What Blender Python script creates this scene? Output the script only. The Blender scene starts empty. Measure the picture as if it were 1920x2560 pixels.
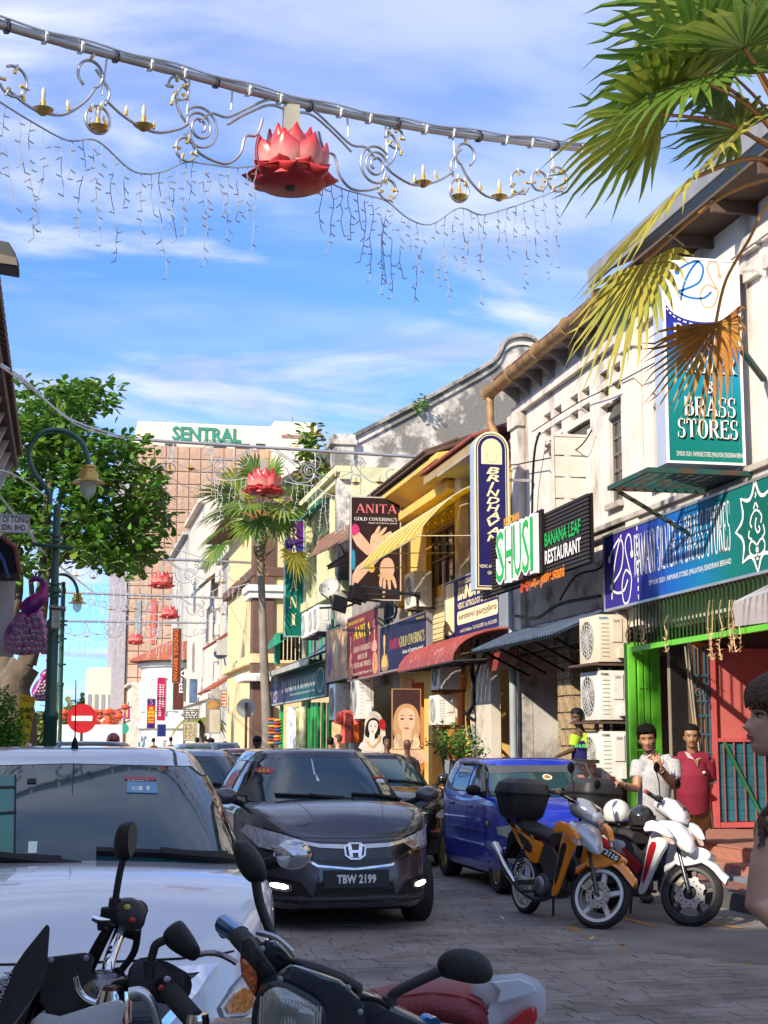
import bpy,bmesh,math,random
import numpy as np
from mathutils import Vector,Matrix,Euler,noise
from mathutils.bvhtree import BVHTree
from mathutils.geometry import delaunay_2d_cdt
R=math.radians
rnd=random.Random(7)
SC=bpy.context.scene
COL=SC.collection
# camera
FPX=3850.0
PITCH=math.atan(580/FPX)
YAW=math.atan(810*math.cos(PITCH)/FPX)
CAM=Vector((0,0,1.57))
FWD=Vector((math.sin(YAW)*math.cos(PITCH),math.cos(YAW)*math.cos(PITCH),math.sin(PITCH)))
RGT=Vector((math.cos(YAW),-math.sin(YAW),0))
UPV=RGT.cross(FWD)
cd=bpy.data.cameras.new('camera');cam=bpy.data.objects.new('camera',cd);COL.objects.link(cam)
cam.location=CAM
cam.matrix_world=Matrix.Translation(CAM)@Matrix((RGT,UPV,-FWD)).transposed().to_4x4()
cd.sensor_fit='VERTICAL';cd.sensor_height=36;cd.lens=FPX/2560*36
cd.clip_start=0.1;cd.clip_end=6000
SC.camera=cam
# light
SUN_DIR=Vector((0.66,0.56,-0.50)).normalized()
SUN_EL=math.asin(-SUN_DIR.z)
sd=bpy.data.lights.new('sun','SUN');so=bpy.data.objects.new('sun',sd);COL.objects.link(so)
sd.energy=3.1;sd.angle=R(0.9);sd.color=(1.0,0.88,0.72)
so.rotation_euler=SUN_DIR.to_track_quat('-Z','Y').to_euler()
so.location=(0,0,30)
SC.view_settings.view_transform='Standard';SC.view_settings.look='None'
SC.view_settings.exposure=1.24;SC.view_settings.gamma=1.0;SC.view_settings.use_curve_mapping=False
W=bpy.data.worlds.new('World');SC.world=W;W.use_nodes=True
nt=W.node_tree;nt.nodes.clear();N=nt.nodes.new;L=nt.links.new
out=N('ShaderNodeOutputWorld');bg=N('ShaderNodeBackground');bg.inputs[1].default_value=0.148
sky=N('ShaderNodeTexSky');sky.sky_type='NISHITA';sky.sun_disc=False
sky.sun_elevation=SUN_EL;sky.sun_rotation=math.atan2(-SUN_DIR.x,-SUN_DIR.y)
sky.air_density=1.0;sky.dust_density=0.35;sky.ozone_density=2.2
tc=N('ShaderNodeTexCoord');sep=N('ShaderNodeSeparateXYZ');L(tc.outputs['Generated'],sep.inputs[0])
def mth(op,a,b=None,c=None):
 n=N('ShaderNodeMath');n.operation=op
 for i,v in enumerate((a,b,c)):
  if v is None:continue
  if isinstance(v,(int,float)):n.inputs[i].default_value=v
  else:L(v,n.inputs[i])
 return n.outputs[0]
zz=mth('ADD',mth('MAXIMUM',sep.outputs[2],0.0),0.22)
ux=mth('DIVIDE',sep.outputs[0],zz);uy=mth('DIVIDE',sep.outputs[1],zz)
cmb=N('ShaderNodeCombineXYZ');L(mth('MULTIPLY',ux,0.8),cmb.inputs[0]);L(mth('MULTIPLY',uy,1.45),cmb.inputs[1])
def cloudnoise(scale,off,lo,hi,det=6,dist=0.3,rough=0.5):
 mp=N('ShaderNodeMapping');L(cmb.outputs[0],mp.inputs[0]);mp.inputs['Location'].default_value=off
 mp.inputs['Rotation'].default_value=(0,0,0.12)
 n=N('ShaderNodeTexNoise');L(mp.outputs[0],n.inputs['Vector'])
 n.inputs['Scale'].default_value=scale;n.inputs['Detail'].default_value=det
 n.inputs['Roughness'].default_value=rough;n.inputs['Distortion'].default_value=dist
 mr=N('ShaderNodeMapRange');mr.interpolation_type='SMOOTHSTEP'
 mr.inputs[1].default_value=lo;mr.inputs[2].default_value=hi;L(n.outputs[0],mr.inputs[0])
 return mr.outputs[0]
veil=cloudnoise(0.9,(3.1,1.2,0),0.24,0.55,5,0.5)
puff=cloudnoise(2.4,(0.4,5.2,0),0.47,0.64,8,0.5,0.55)
el=N('ShaderNodeMapRange');el.interpolation_type='SMOOTHSTEP';L(sep.outputs[2],el.inputs[0])
el.inputs[1].default_value=0.12;el.inputs[2].default_value=0.30
f1=mth('MULTIPLY',mth('MULTIPLY',veil,el.outputs[0]),0.6)
f2=mth('MULTIPLY',puff,0.85)
fac=mth('MINIMUM',mth('ADD',f1,mth('MULTIPLY',f2,mth('SUBTRACT',1.0,f1))),0.92)
tint=N('ShaderNodeMix');tint.data_type='RGBA';tint.blend_type='MULTIPLY';tint.inputs[0].default_value=1.0
L(sky.outputs[0],tint.inputs[6]);tint.inputs[7].default_value=(0.26,0.44,0.75,1)
cc=N('ShaderNodeMix');cc.data_type='RGBA';L(cloudnoise(5.0,(7,2,0),0.35,0.65,5),cc.inputs[0])
cc.inputs[6].default_value=(1.55,1.9,2.85,1);cc.inputs[7].default_value=(2.8,2.95,3.4,1)
mx=N('ShaderNodeMix');mx.data_type='RGBA'
L(fac,mx.inputs[0]);L(tint.outputs[2],mx.inputs[6]);L(cc.outputs[2],mx.inputs[7])
L(mx.outputs[2],bg.inputs[0]);L(bg.outputs[0],out.inputs[0])
SC.cycles.max_bounces=6;SC.cycles.glossy_bounces=3;SC.cycles.transparent_max_bounces=8
SC.cycles.use_denoising=True
# picture point -> place
def ray(px,py):
 return(RGT*((px-960)/FPX)+UPV*((1280-py)/FPX)+FWD)
def onX(px,py,X):
 d=ray(px,py);return CAM+d*(X/d.x)
def onY(px,py,Y):
 d=ray(px,py);return CAM+d*(Y/d.y)
def onZ(px,py,Z=0.0):
 d=ray(px,py);return CAM+d*((Z-CAM.z)/d.z)
def onD(px,py,D):
 return CAM+ray(px,py)*D
 # materials
_MC={}
def mat(col,rough=0.6,metal=0.0,var=0.12,vs=3.0,bump=0.0,bs=20.0,coat=0.0,spec=0.5,emit=None,es=0.0,alpha=1.0,trans=0.0,dirt=None,dirts=1.2,dirtr=(0.5,0.62),streak=0.0,sss=0.0):
 key=(tuple(col),rough,metal,var,vs,bump,bs,coat,spec,emit,es,alpha,trans,dirt,dirts,dirtr,streak,sss)
 if key in _MC:return _MC[key]
 m=bpy.data.materials.new('material');m.use_nodes=True;_MC[key]=m
 t=m.node_tree;b=t.nodes['Principled BSDF'];b.inputs['Roughness'].default_value=rough
 b.inputs['Metallic'].default_value=metal;b.inputs['Coat Weight'].default_value=coat;b.inputs['Coat Roughness'].default_value=0.03
 b.inputs['Specular IOR Level'].default_value=spec
 if sss:b.inputs['Subsurface Weight'].default_value=sss;b.inputs['Subsurface Radius'].default_value=(0.012,0.005,0.003)
 if trans:b.inputs['Transmission Weight'].default_value=trans
 if alpha<1:b.inputs['Alpha'].default_value=alpha
 if emit:b.inputs['Emission Color'].default_value=(*emit,1);b.inputs['Emission Strength'].default_value=es
 c4=(*col,1);src=None
 tcn=t.nodes.new('ShaderNodeTexCoord');tco=tcn.outputs['Object']
 if var>0:
  n=t.nodes.new('ShaderNodeTexNoise');n.inputs['Scale'].default_value=vs;n.inputs['Detail'].default_value=5
  t.links.new(tco,n.inputs['Vector'])
  r=t.nodes.new('ShaderNodeValToRGB');r.color_ramp.elements[0].position=0.3;r.color_ramp.elements[1].position=0.7
  r.color_ramp.elements[0].color=(*[max(0,c*(1-var))for c in col],1);r.color_ramp.elements[1].color=(*[min(1,c*(1+var*0.7))for c in col],1)
  t.links.new(n.outputs[0],r.inputs[0]);src=r.outputs[0]
 if dirt:
  n2=t.nodes.new('ShaderNodeTexNoise');n2.inputs['Scale'].default_value=dirts;n2.inputs['Detail'].default_value=9;n2.inputs['Roughness'].default_value=0.65
  if streak:
   mp=t.nodes.new('ShaderNodeMapping');mp.inputs['Scale'].default_value=(1,1,streak);t.links.new(tco,mp.inputs[0]);t.links.new(mp.outputs[0],n2.inputs['Vector'])
  else:t.links.new(tco,n2.inputs['Vector'])
  mr=t.nodes.new('ShaderNodeMapRange');mr.inputs[1].default_value=dirtr[0];mr.inputs[2].default_value=dirtr[1];t.links.new(n2.outputs[0],mr.inputs[0])
  mm=t.nodes.new('ShaderNodeMix');mm.data_type='RGBA';t.links.new(mr.outputs[0],mm.inputs[0])
  if src:t.links.new(src,mm.inputs[6])
  else:mm.inputs[6].default_value=c4
  mm.inputs[7].default_value=(*dirt,1);src=mm.outputs[2]
 if src:t.links.new(src,b.inputs['Base Color'])
 else:b.inputs['Base Color'].default_value=c4
 if bump>0:
  n3=t.nodes.new('ShaderNodeTexNoise');n3.inputs['Scale'].default_value=bs;n3.inputs['Detail'].default_value=6;t.links.new(tco,n3.inputs['Vector'])
  bp=t.nodes.new('ShaderNodeBump');bp.inputs['Strength'].default_value=bump;bp.inputs['Distance'].default_value=0.02
  t.links.new(n3.outputs[0],bp.inputs['Height']);t.links.new(bp.outputs[0],b.inputs['Normal'])
 return m
def gradmat(stops,axis,a,b_,rough=0.25,spec=0.5):
 """a printed colour gradient along one object axis"""
 m=bpy.data.materials.new('printed gradient');m.use_nodes=True;t=m.node_tree;b=t.nodes['Principled BSDF']
 b.inputs['Roughness'].default_value=rough;b.inputs['Specular IOR Level'].default_value=spec
 tcn=t.nodes.new('ShaderNodeTexCoord');s=t.nodes.new('ShaderNodeSeparateXYZ');t.links.new(tcn.outputs['Object'],s.inputs[0])
 mr=t.nodes.new('ShaderNodeMapRange');mr.inputs[1].default_value=a;mr.inputs[2].default_value=b_;t.links.new(s.outputs[axis],mr.inputs[0])
 r=t.nodes.new('ShaderNodeValToRGB');t.links.new(mr.outputs[0],r.inputs[0])
 e=r.color_ramp.elements
 while len(e)<len(stops):e.new(0.5)
 for k,(p,c)in enumerate(stops):e[k].position=p;e[k].color=(*c,1)
 t.links.new(r.outputs[0],b.inputs['Base Color'])
 return m
 # mesh building
class MB:
 def __init__(s):s.v=[];s.f=[]
 def add(s,vs,fs):
  o=len(s.v);s.v.extend([tuple(v)for v in vs]);s.f.extend([tuple(i+o for i in f)for f in fs]);return s
 def box(s,c,d,rot=None):
  c=Vector(c);vs=[]
  for z in(-1,1):
   for y in(-1,1):
    for x in(-1,1):
     p=Vector((x*d[0]/2,y*d[1]/2,z*d[2]/2))
     if rot is not None:p=rot@p
     vs.append(c+p)
  return s.add(vs,[(0,2,3,1),(4,5,7,6),(0,1,5,4),(2,6,7,3),(0,4,6,2),(1,3,7,5)])
 def bx(s,x0,x1,y0,y1,z0,z1):return s.box(((x0+x1)/2,(y0+y1)/2,(z0+z1)/2),(abs(x1-x0),abs(y1-y0),abs(z1-z0)))
 def bar(s,a,b,w,h=None):
  a=Vector(a);b=Vector(b);d=b-a
  if d.length<1e-6:return s
  return s.box((a+b)/2,(w,h or w,d.length),d.to_track_quat('Z','Y').to_matrix())
 def tube(s,pts,r,n=8,cap=True):
  pts=[Vector(p)for p in pts];k=len(pts);rs=r if isinstance(r,(list,tuple))else[r]*k
  o=len(s.v);up=None
  for i,p in enumerate(pts):
   t=(pts[min(i+1,k-1)]-pts[max(i-1,0)])
   t=t.normalized()if t.length>1e-9 else Vector((0,0,1))
   if up is None:
    up=t.orthogonal().normalized()
   else:
    up=(up-t*up.dot(t));up=up.normalized()if up.length>1e-6 else t.orthogonal().normalized()
   sd_=t.cross(up)
   for j in range(n):
    a=2*math.pi*j/n;s.v.append(tuple(p+(up*math.cos(a)+sd_*math.sin(a))*rs[i]))
  for i in range(k-1):
   for j in range(n):
    a=o+i*n+j;b=o+i*n+(j+1)%n;s.f.append((a,b,b+n,a+n))
  if cap:s.f.append(tuple(o+j for j in range(n))[::-1]);s.f.append(tuple(o+(k-1)*n+j for j in range(n)))
  return s
 def lathe(s,prof,n=16,c=(0,0,0),axis='Z',cap=True):
  o=len(s.v);c=Vector(c)
  for(r,z)in prof:
   for j in range(n):
    a=2*math.pi*j/n;x,y=r*math.cos(a),r*math.sin(a)
    p=(x,y,z)if axis=='Z' else((z,x,y)if axis=='X' else(y,z,x))
    s.v.append(tuple(c+Vector(p)))
  for i in range(len(prof)-1):
   for j in range(n):
    a=o+i*n+j;b=o+i*n+(j+1)%n;s.f.append((a,b,b+n,a+n))
  if not cap:return s
  if prof[0][0]>1e-4:s.f.append(tuple(o+j for j in range(n))[::-1])
  if prof[-1][0]>1e-4:s.f.append(tuple(o+(len(prof)-1)*n+j for j in range(n)))
  return s
 def ell(s,c,r,n=12,m=8,rot=None):
  c=Vector(c);o=len(s.v)
  for i in range(m+1):
   ph=-math.pi/2+math.pi*i/m
   for j in range(n):
    a=2*math.pi*j/n;p=Vector((r[0]*math.cos(ph)*math.cos(a),r[1]*math.cos(ph)*math.sin(a),r[2]*math.sin(ph)))
    if rot is not None:p=rot@p
    s.v.append(tuple(c+p))
  for i in range(m):
   for j in range(n):
    a=o+i*n+j;b=o+i*n+(j+1)%n;s.f.append((a,b,b+n,a+n))
  return s
 def prism(s,poly,d0,d1,plane='yz'):
  """outline in a plane, given depth along the third axis"""
  n=len(poly);o=len(s.v)
  for d in(d0,d1):
   for(a,b)in poly:
    s.v.append({'yz':(d,a,b),'xz':(a,d,b),'xy':(a,b,d)}[plane])
  s.f.append(tuple(o+i for i in range(n)));s.f.append(tuple(o+n+i for i in range(n))[::-1])
  for i in range(n):
   j=(i+1)%n;s.f.append((o+i,o+n+i,o+n+j,o+j))
  return s
 def solid(s,poly,off):
  """closed outline of 3D points pushed by a vector"""
  off=Vector(off);n=len(poly);o=len(s.v)
  s.v+=[tuple(Vector(p))for p in poly]+[tuple(Vector(p)+off)for p in poly]
  s.f.append(tuple(o+i for i in range(n)));s.f.append(tuple(o+n+i for i in range(n))[::-1])
  for i in range(n):
   j=(i+1)%n;s.f.append((o+i,o+n+i,o+n+j,o+j))
  return s
 def loft(s,rings,closed=True,cap=True):
  o=len(s.v);n=len(rings[0])
  for r in rings:s.v+=[tuple(p)for p in r]
  for i in range(len(rings)-1):
   for j in range(n if closed else n-1):
    a=o+i*n+j;b=o+i*n+(j+1)%n;s.f.append((a,b,b+n,a+n))
  if cap and closed:s.f.append(tuple(o+j for j in range(n))[::-1]);s.f.append(tuple(o+(len(rings)-1)*n+j for j in range(n)))
  return s
 def xf(s,M):s.v=[tuple(M@Vector(v))for v in s.v];return s
 def merge(s,b):return s.add(b.v,b.f)
def mesh_of(mb,name,bevel=0.0,sub=0,smooth=0,seg=2,wn=True):
 me=bpy.data.meshes.new(name);me.from_pydata(mb.v,[],mb.f)
 if True:
  bm=bmesh.new();bm.from_mesh(me)
  if bevel>0:
   bmesh.ops.remove_doubles(bm,verts=bm.verts,dist=1e-5)
  bmesh.ops.recalc_face_normals(bm,faces=bm.faces)
  if bevel>0:
   es=[e for e in bm.edges if len(e.link_faces)==2 and e.calc_face_angle(0)>0.5]
   bmesh.ops.bevel(bm,geom=es,offset=bevel,segments=seg,affect='EDGES',profile=0.6,clamp_overlap=True)
  bm.to_mesh(me);bm.free()
 if smooth:
  me.shade_smooth()
  try:me.set_sharp_from_angle(angle=R(smooth))
  except Exception:pass
 return me
def link(o,parent=None,world=True):
 COL.objects.link(o)
 if parent is not None:
  o.parent=parent
  if world:
   o.matrix_parent_inverse=Matrix.Identity(4);l=Vector(parent.get('_o',(0,0,0)));o.location=-l
   o['_o']=(0.0,0.0,0.0)if False else tuple(l)
 return o
def obj(name,mb,m,parent=None,world=True,bevel=0.0,sub=0,smooth=0,seg=2,label=None):
 me=mesh_of(mb,name,bevel,0,smooth,seg);me.materials.append(m)
 o=bpy.data.objects.new(name,me);COL.objects.link(o)
 if parent is not None:
  o.parent=parent
  if world:o.location=-acc(parent)
 if sub:
  md=o.modifiers.new('sub','SUBSURF');md.levels=sub;md.render_levels=sub
 if label:o['label']=label
 return o
def acc(o):
 v=Vector((0,0,0))
 while o is not None:v+=o.location;o=o.parent
 return v
def tag(o,label=None,cat=None,group=None,kind=None):
 if label:o['label']=label
 if cat:o['category']=cat
 if group:o['group']=group
 if kind:o['kind']=kind
 return o
def thing(name,label,cat,loc=(0,0,0),rz=0.0,group=None):
 o=bpy.data.objects.new(name,None);COL.objects.link(o);o.empty_display_size=0.2
 o.location=loc;o.rotation_euler=(0,0,rz)
 return tag(o,label,cat,group)
def single(name,mb,m,label,cat,group=None,**k):
 return tag(obj(name,mb,m,**k),label,cat,group)
def struct(name,mb,m,parent=None,**k):
 o=obj(name,mb,m,parent,**k)
 if parent is None:o['kind']='structure'
 return o
def copy_tree(o,parent=None):
 c=o.copy();COL.objects.link(c);c.parent=parent
 for ch in[x for x in KIDS.get(o.name,[])or list(o.children)]:copy_tree(ch,c)
 return c
KIDS={}
def pieces(name,mlist,m,parent,first=0):
 """pieces sharing one box mesh: mlist of (centre, dims, rotation or None)"""
 me=bpy.data.meshes.get('unit_'+name)
 b=MB().box((0,0,0),(1,1,1));me=mesh_of(b,'unit_'+name);me.materials.append(m)
 base=acc(parent)if parent is not None else Vector((0,0,0));res=[]
 for(c,d,rot)in mlist:
  o=bpy.data.objects.new(name,me);COL.objects.link(o);o.parent=parent
  M=Matrix.Translation(Vector(c)-base)@(rot.to_4x4()if rot is not None else Matrix.Identity(4))@Matrix.Diagonal((d[0],d[1],d[2],1))
  o.matrix_local=M;res.append(o)
 return res
def chaikin(p,k=2,closed=True):
 for _ in range(k):
  q=[];n=len(p)
  rng=range(n)if closed else range(n-1)
  if not closed:q.append(p[0])
  for i in rng:
   a=Vector(p[i]);b=Vector(p[(i+1)%n]);q.append(tuple(a*0.75+b*0.25));q.append(tuple(a*0.25+b*0.75))
  if not closed:q.append(p[-1])
  p=q
 return p
def spline(pts,k=6):
 pts=[Vector(p)for p in pts];out_=[]
 P=[pts[0]]+pts+[pts[-1]]
 for i in range(1,len(P)-2):
  for j in range(k):
   t=j/k;a,b,c,d=P[i-1],P[i],P[i+1],P[i+2]
   out_.append(0.5*((2*b)+(c-a)*t+(2*a-5*b+4*c-d)*t*t+(3*b-a-3*c+d)*t*t*t))
 out_.append(pts[-1]);return out_
class Fr:
 def __init__(s,o,x,y):s.o=Vector(o);s.x=Vector(x).normalized();s.y=Vector(y).normalized();s.z=s.x.cross(s.y)
 def p(s,u,v,w=0.0):return s.o+s.x*u+s.y*v+s.z*w
 def M(s):return Matrix.Translation(s.o)@Matrix((s.x,s.y,s.z)).transposed().to_4x4()
def glyphs(text,bold=0.0,shear=0.0,space=1.0,align='LEFT',line=1.0):
 c=bpy.data.curves.new('letters','FONT');c.body=text;c.size=1;c.offset=bold;c.shear=shear
 c.space_character=space;c.align_x='LEFT';c.resolution_u=2;c.space_line=line
 o=bpy.data.objects.new('letters',c);me=o.to_mesh()
 vs=[tuple(v.co)for v in me.vertices];fs=[tuple(p.vertices)for p in me.polygons]
 o.to_mesh_clear();bpy.data.objects.remove(o);bpy.data.curves.remove(c)
 return vs,fs
SERIF={'A':(0.86,[(.08,0,.42,1,.07),(.42,1,.78,0,.17),(.2,.35,.62,.35,.06)],[(.08,0),(.78,0)]),'B':(0.74,[(.14,0,.14,1,.16),(.14,.97,.46,.97,.06),(.14,.53,.5,.53,.06),(.14,.03,.48,.03,.06),'b'],[]),'C':(0.8,['c'],[]),'G':(0.84,['c',(.7,.0,.7,.42,.13),(.55,.42,.8,.42,.05)],[]),'D':(0.84,[(.14,0,.14,1,.16),(.14,.97,.42,.97,.06),(.14,.03,.42,.03,.06),'d'],[]),'E':(0.7,[(.14,0,.14,1,.16),(.03,.97,.62,.97,.06),(.14,.52,.48,.52,.06),(.03,.03,.64,.03,.06),(.62,.78,.62,1,.05),(.48,.42,.48,.62,.05),(.64,0,.64,.24,.05)],[]),'F':(0.66,[(.14,0,.14,1,.16),(.03,.97,.62,.97,.06),(.14,.52,.48,.52,.06),(.62,.78,.62,1,.05),(.48,.42,.48,.62,.05)],[(.14,0)]),'H':(0.86,[(.14,0,.14,1,.16),(.7,0,.7,1,.16),(.14,.52,.7,.52,.06)],[(.14,0),(.14,1),(.7,0),(.7,1)]),'I':(0.36,[(.17,0,.17,1,.16)],[(.17,0),(.17,1)]),'J':(0.5,[(.3,.15,.3,1,.16),(.3,.12,.05,.05,.08)],[(.3,1)]),'L':(0.68,[(.14,0,.14,1,.16),(.03,.03,.62,.03,.06),(.62,0,.62,.28,.05)],[(.14,1)]),'M':(1.02,[(.12,0,.14,1,.07),(.14,1,.5,.08,.16),(.5,.08,.84,1,.06),(.86,0,.86,1,.16)],[(.12,0),(.86,0),(.1,1),(.88,1)]),'N':(0.86,[(.12,0,.12,1,.06),(.12,1,.72,0,.17),(.72,0,.72,1,.06)],[(.12,0),(.12,1),(.72,1)]),'O':(0.84,['o'],[]),'P':(0.7,[(.14,0,.14,1,.16),(.14,.97,.42,.97,.06),(.14,.48,.42,.48,.06),'p'],[(.14,0)]),'R':(0.8,[(.14,0,.14,1,.16),(.14,.97,.42,.97,.06),(.14,.5,.42,.5,.06),'p',(.38,.5,.7,0,.17)],[(.14,0),(.7,0)]),'S':(0.64,['s',(.53,.72,.53,.98,.05),(.06,.02,.06,.3,.05)],[]),'T':(0.74,[(.36,0,.36,1,.16),(.02,.97,.7,.97,.06),(.03,.76,.03,1,.05),(.69,.76,.69,1,.05)],[(.36,0)]),'U':(0.84,[(.16,.25,.16,1,.16),(.68,.25,.68,1,.06),'u'],[(.16,1),(.68,1)]),'V':(0.84,[(.1,1,.42,0,.17),(.42,0,.72,1,.06)],[(.1,1),(.74,1)]),'W':(1.14,[(.08,1,.32,0,.16),(.32,0,.56,.9,.06),(.54,1,.78,0,.16),(.78,0,1.02,1,.06)],[(.08,1),(.56,1),(1.04,1)]),'Y':(0.8,[(.08,1,.38,.45,.16),(.38,.45,.7,1,.06),(.38,0,.38,.48,.16)],[(.08,1),(.7,1),(.38,0)]),'&':(0.9,[(.25,.75,.72,.0,.13),(.25,.75,.42,.98,.07),(.42,.98,.52,.75,.08),(.52,.75,.14,.3,.07),(.14,.3,.3,.03,.13),(.3,.03,.8,.48,.06)],[]),"'":(0.2,[(.1,.7,.1,1,.09)],[]),' ':(0.34,[],[])}
def serif(text,sp=0.05):
 vs=[];fs=[];x=0.0
 def quad(a,b,w):
  o=len(vs);d=Vector((b[0]-a[0],b[1]-a[1]));L_=d.length or 1
  if abs(d.y)<abs(d.x)*0.12:n=Vector((0,w/2))
  else:n=Vector((w/2,0))
  for q,s_ in((a,-1),(b,-1),(b,1),(a,1)):vs.append((x+q[0]+n.x*s_,q[1]+n.y*s_,0))
  fs.append((o,o+1,o+2,o+3))
 def arc(cx,cy,rx,ry,t0,t1,thick,thin,k=14):
  o=len(vs)
  for i in range(k+1):
   t=R(t0+(t1-t0)*i/k);w=thin+(thick-thin)*abs(math.cos(t))**1.3
   for s_ in(0,1):
    vs.append((x+cx+(rx-w*s_)*math.cos(t),cy+(ry-(thin+(w-thin)*.15)*s_)*math.sin(t),0))
  for i in range(k):fs.append((o+2*i,o+2*i+2,o+2*i+3,o+2*i+1))
 for ch in text:
  w,st,se=SERIF.get(ch,SERIF[' '])
  for s_ in st:
   if s_=='o':arc(.42,.5,.38,.52,0,360,.17,.05,24)
   elif s_=='c':arc(.44,.5,.4,.52,50,315,.17,.05,18);quad((.72,.68),(.72,.98),.05)
   elif s_=='d':arc(.36,.5,.42,.5,-90,90,.17,.06)
   elif s_=='b':arc(.4,.75,.25,.25,-90,90,.15,.06);arc(.42,.28,.3,.28,-90,90,.16,.06)
   elif s_=='p':arc(.4,.74,.28,.26,-90,90,.16,.06)
   elif s_=='u':arc(.42,.3,.3,.32,180,360,.1,.06)
   elif s_=='s':arc(.3,.75,.26,.27,60,270,.13,.05);arc(.3,.26,.27,.28,-120,90,.14,.05)
   else:quad(s_[:2],s_[2:4],s_[4])
  for(a,b)in se:quad((a-.12,b+(.025 if b<.5 else-.025)),(a+.12,b+(.025 if b<.5 else-.025)),.05)
  x+=w+sp
 return vs,fs
def text(fr,s,box,m,parent=None,font='sans',name='lettering',w=0.004,bold=0.0,shear=0.0,space=1.0,keep=False,thick=0.0,**k):
 """letters fitted into box (u0,v0,u1,v1) of the frame"""
 vs,fs=serif(s)if font=='serif' else glyphs(s,bold,shear,space,**k)
 if not vs:return None
 a=np.array(vs);x0,y0=a[:,0].min(),a[:,1].min();x1,y1=a[:,0].max(),a[:,1].max()
 u0,v0,u1,v1=box;sx=(u1-u0)/max(x1-x0,1e-6);sy=(v1-v0)/max(y1-y0,1e-6)
 if keep:sx=sy=min(sx,sy)
 pts=[fr.p((u0+u1)/2+(p[0]-(x0+x1)/2)*sx,(v0+v1)/2+(p[1]-(y0+y1)/2)*sy,w)for p in vs]
 mb=MB().add(pts,fs)
 me=bpy.data.meshes.new(name);me.from_pydata(mb.v,[],mb.f);me.materials.append(m)
 o=bpy.data.objects.new(name,me);COL.objects.link(o)
 if parent is not None:o.parent=parent;o.location=-acc(parent)
 if thick:
  md=o.modifiers.new('depth','SOLIDIFY');md.thickness=thick;md.offset=0
 return o
def flat(fr,poly,m,parent,name='print',w=0.003,smooth=0):
 if smooth:poly=[(p[0],p[1])for p in chaikin([(a,b)for a,b in poly],smooth)]
 mb=MB().add([fr.p(a,b,w)for a,b in poly],[tuple(range(len(poly)))])
 me=bpy.data.meshes.new(name);me.from_pydata(mb.v,[],mb.f);me.materials.append(m)
 o=bpy.data.objects.new(name,me);COL.objects.link(o);o.parent=parent;o.location=-acc(parent);return o
def strip(fr,pts,wd,m,parent,name='print',w=0.005,k=5):
 """a painted line of given width along 2D points"""
 p=spline([(a,b,0)for a,b in pts],k)if k>1 else[Vector((a,b,0))for a,b in pts]
 vs=[];fs=[]
 for i,q in enumerate(p):
  t=p[min(i+1,len(p)-1)]-p[max(i-1,0)];n=Vector((-t.y,t.x,0));n=n.normalized()*wd/2 if n.length>1e-9 else Vector((0,wd/2,0))
  vs+=[fr.p(q.x+n.x,q.y+n.y,w),fr.p(q.x-n.x,q.y-n.y,w)]
 for i in range(len(p)-1):fs.append((2*i,2*i+2,2*i+3,2*i+1))
 me=bpy.data.meshes.new(name);me.from_pydata([tuple(v)for v in vs],[],fs);me.materials.append(m)
 o=bpy.data.objects.new(name,me);COL.objects.link(o);o.parent=parent;o.location=-acc(parent);return o
def joined(objs):
 """keep one object out of several flat prints of one material"""
 a=objs[0];bm=bmesh.new()
 for o in objs:bm.from_mesh(o.data)
 bm.to_mesh(a.data);bm.free()
 for o in objs[1:]:bpy.data.objects.remove(o)
 return a
def leaf_mat(col,t_=.35,**k):
 m=mat(col,**k).copy();t=m.node_tree;b=t.nodes['Principled BSDF'];o=t.nodes['Material Output'];tr=t.nodes.new('ShaderNodeBsdfTranslucent');mx_=t.nodes.new('ShaderNodeMixShader');mx_.inputs[0].default_value=t_
 src=b.inputs['Base Color'].links[0].from_socket;t.links.new(src,tr.inputs[0]);t.links.new(b.outputs[0],mx_.inputs[1]);t.links.new(tr.outputs[0],mx_.inputs[2]);t.links.new(mx_.outputs[0],o.inputs[0]);return m
WHITE=mat((0.78,0.78,0.76),0.4,var=0.04);BLACK=mat((0.012,0.012,0.013),0.45,var=0.1);STEEL=mat((0.42,0.42,0.43),0.35,0.9)
GREYM=mat((0.22,0.23,0.24),0.5,0.3);DARKM=mat((0.05,0.05,0.055),0.5,0.2);CHROME=mat((0.75,0.76,0.78),0.08,1.0,var=0)
RUBBER=mat((0.016,0.016,0.017),0.75,var=0.3,vs=30,bump=0.2,bs=80)
# THE GROUND
asphalt=mat((0.235,0.215,0.20),0.85,var=0.22,vs=1.2,bump=0.5,bs=60,dirt=(0.15,0.135,0.125),dirts=0.7,spec=.3)
pave_m=mat((0.30,0.262,0.238),0.8,var=0.25,vs=2.3,bump=0.8,bs=45,dirt=(0.17,0.152,0.14),dirts=0.8,spec=.3)
gr=struct('ground',MB().box((0,900,-0.06),(3000,3000,0.1)),mat((0.09,0.088,0.085),0.9))
road=struct('road',MB().bx(-0.9,6.35,-14,230,-0.012,0.0),asphalt)
blocks=[];late=MB();r2=random.Random(3)
Yc=5.2;row=0
_l=sorted([(onZ(a,b).y,onZ(a,b).x)for a,b in((1225,2248),(1300,2275),(1400,2310),(1480,2345),(1570,2378),(1700,2400),(1830,2412),(1960,2424))]);LYS=[5.2]+[q[0]for q in _l]+[40];LXS=[6.2]+[q[1]for q in _l]+[3.6]
def lane_edge(y):
 return float(np.interp(y,LYS,LXS))-.06
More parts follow.
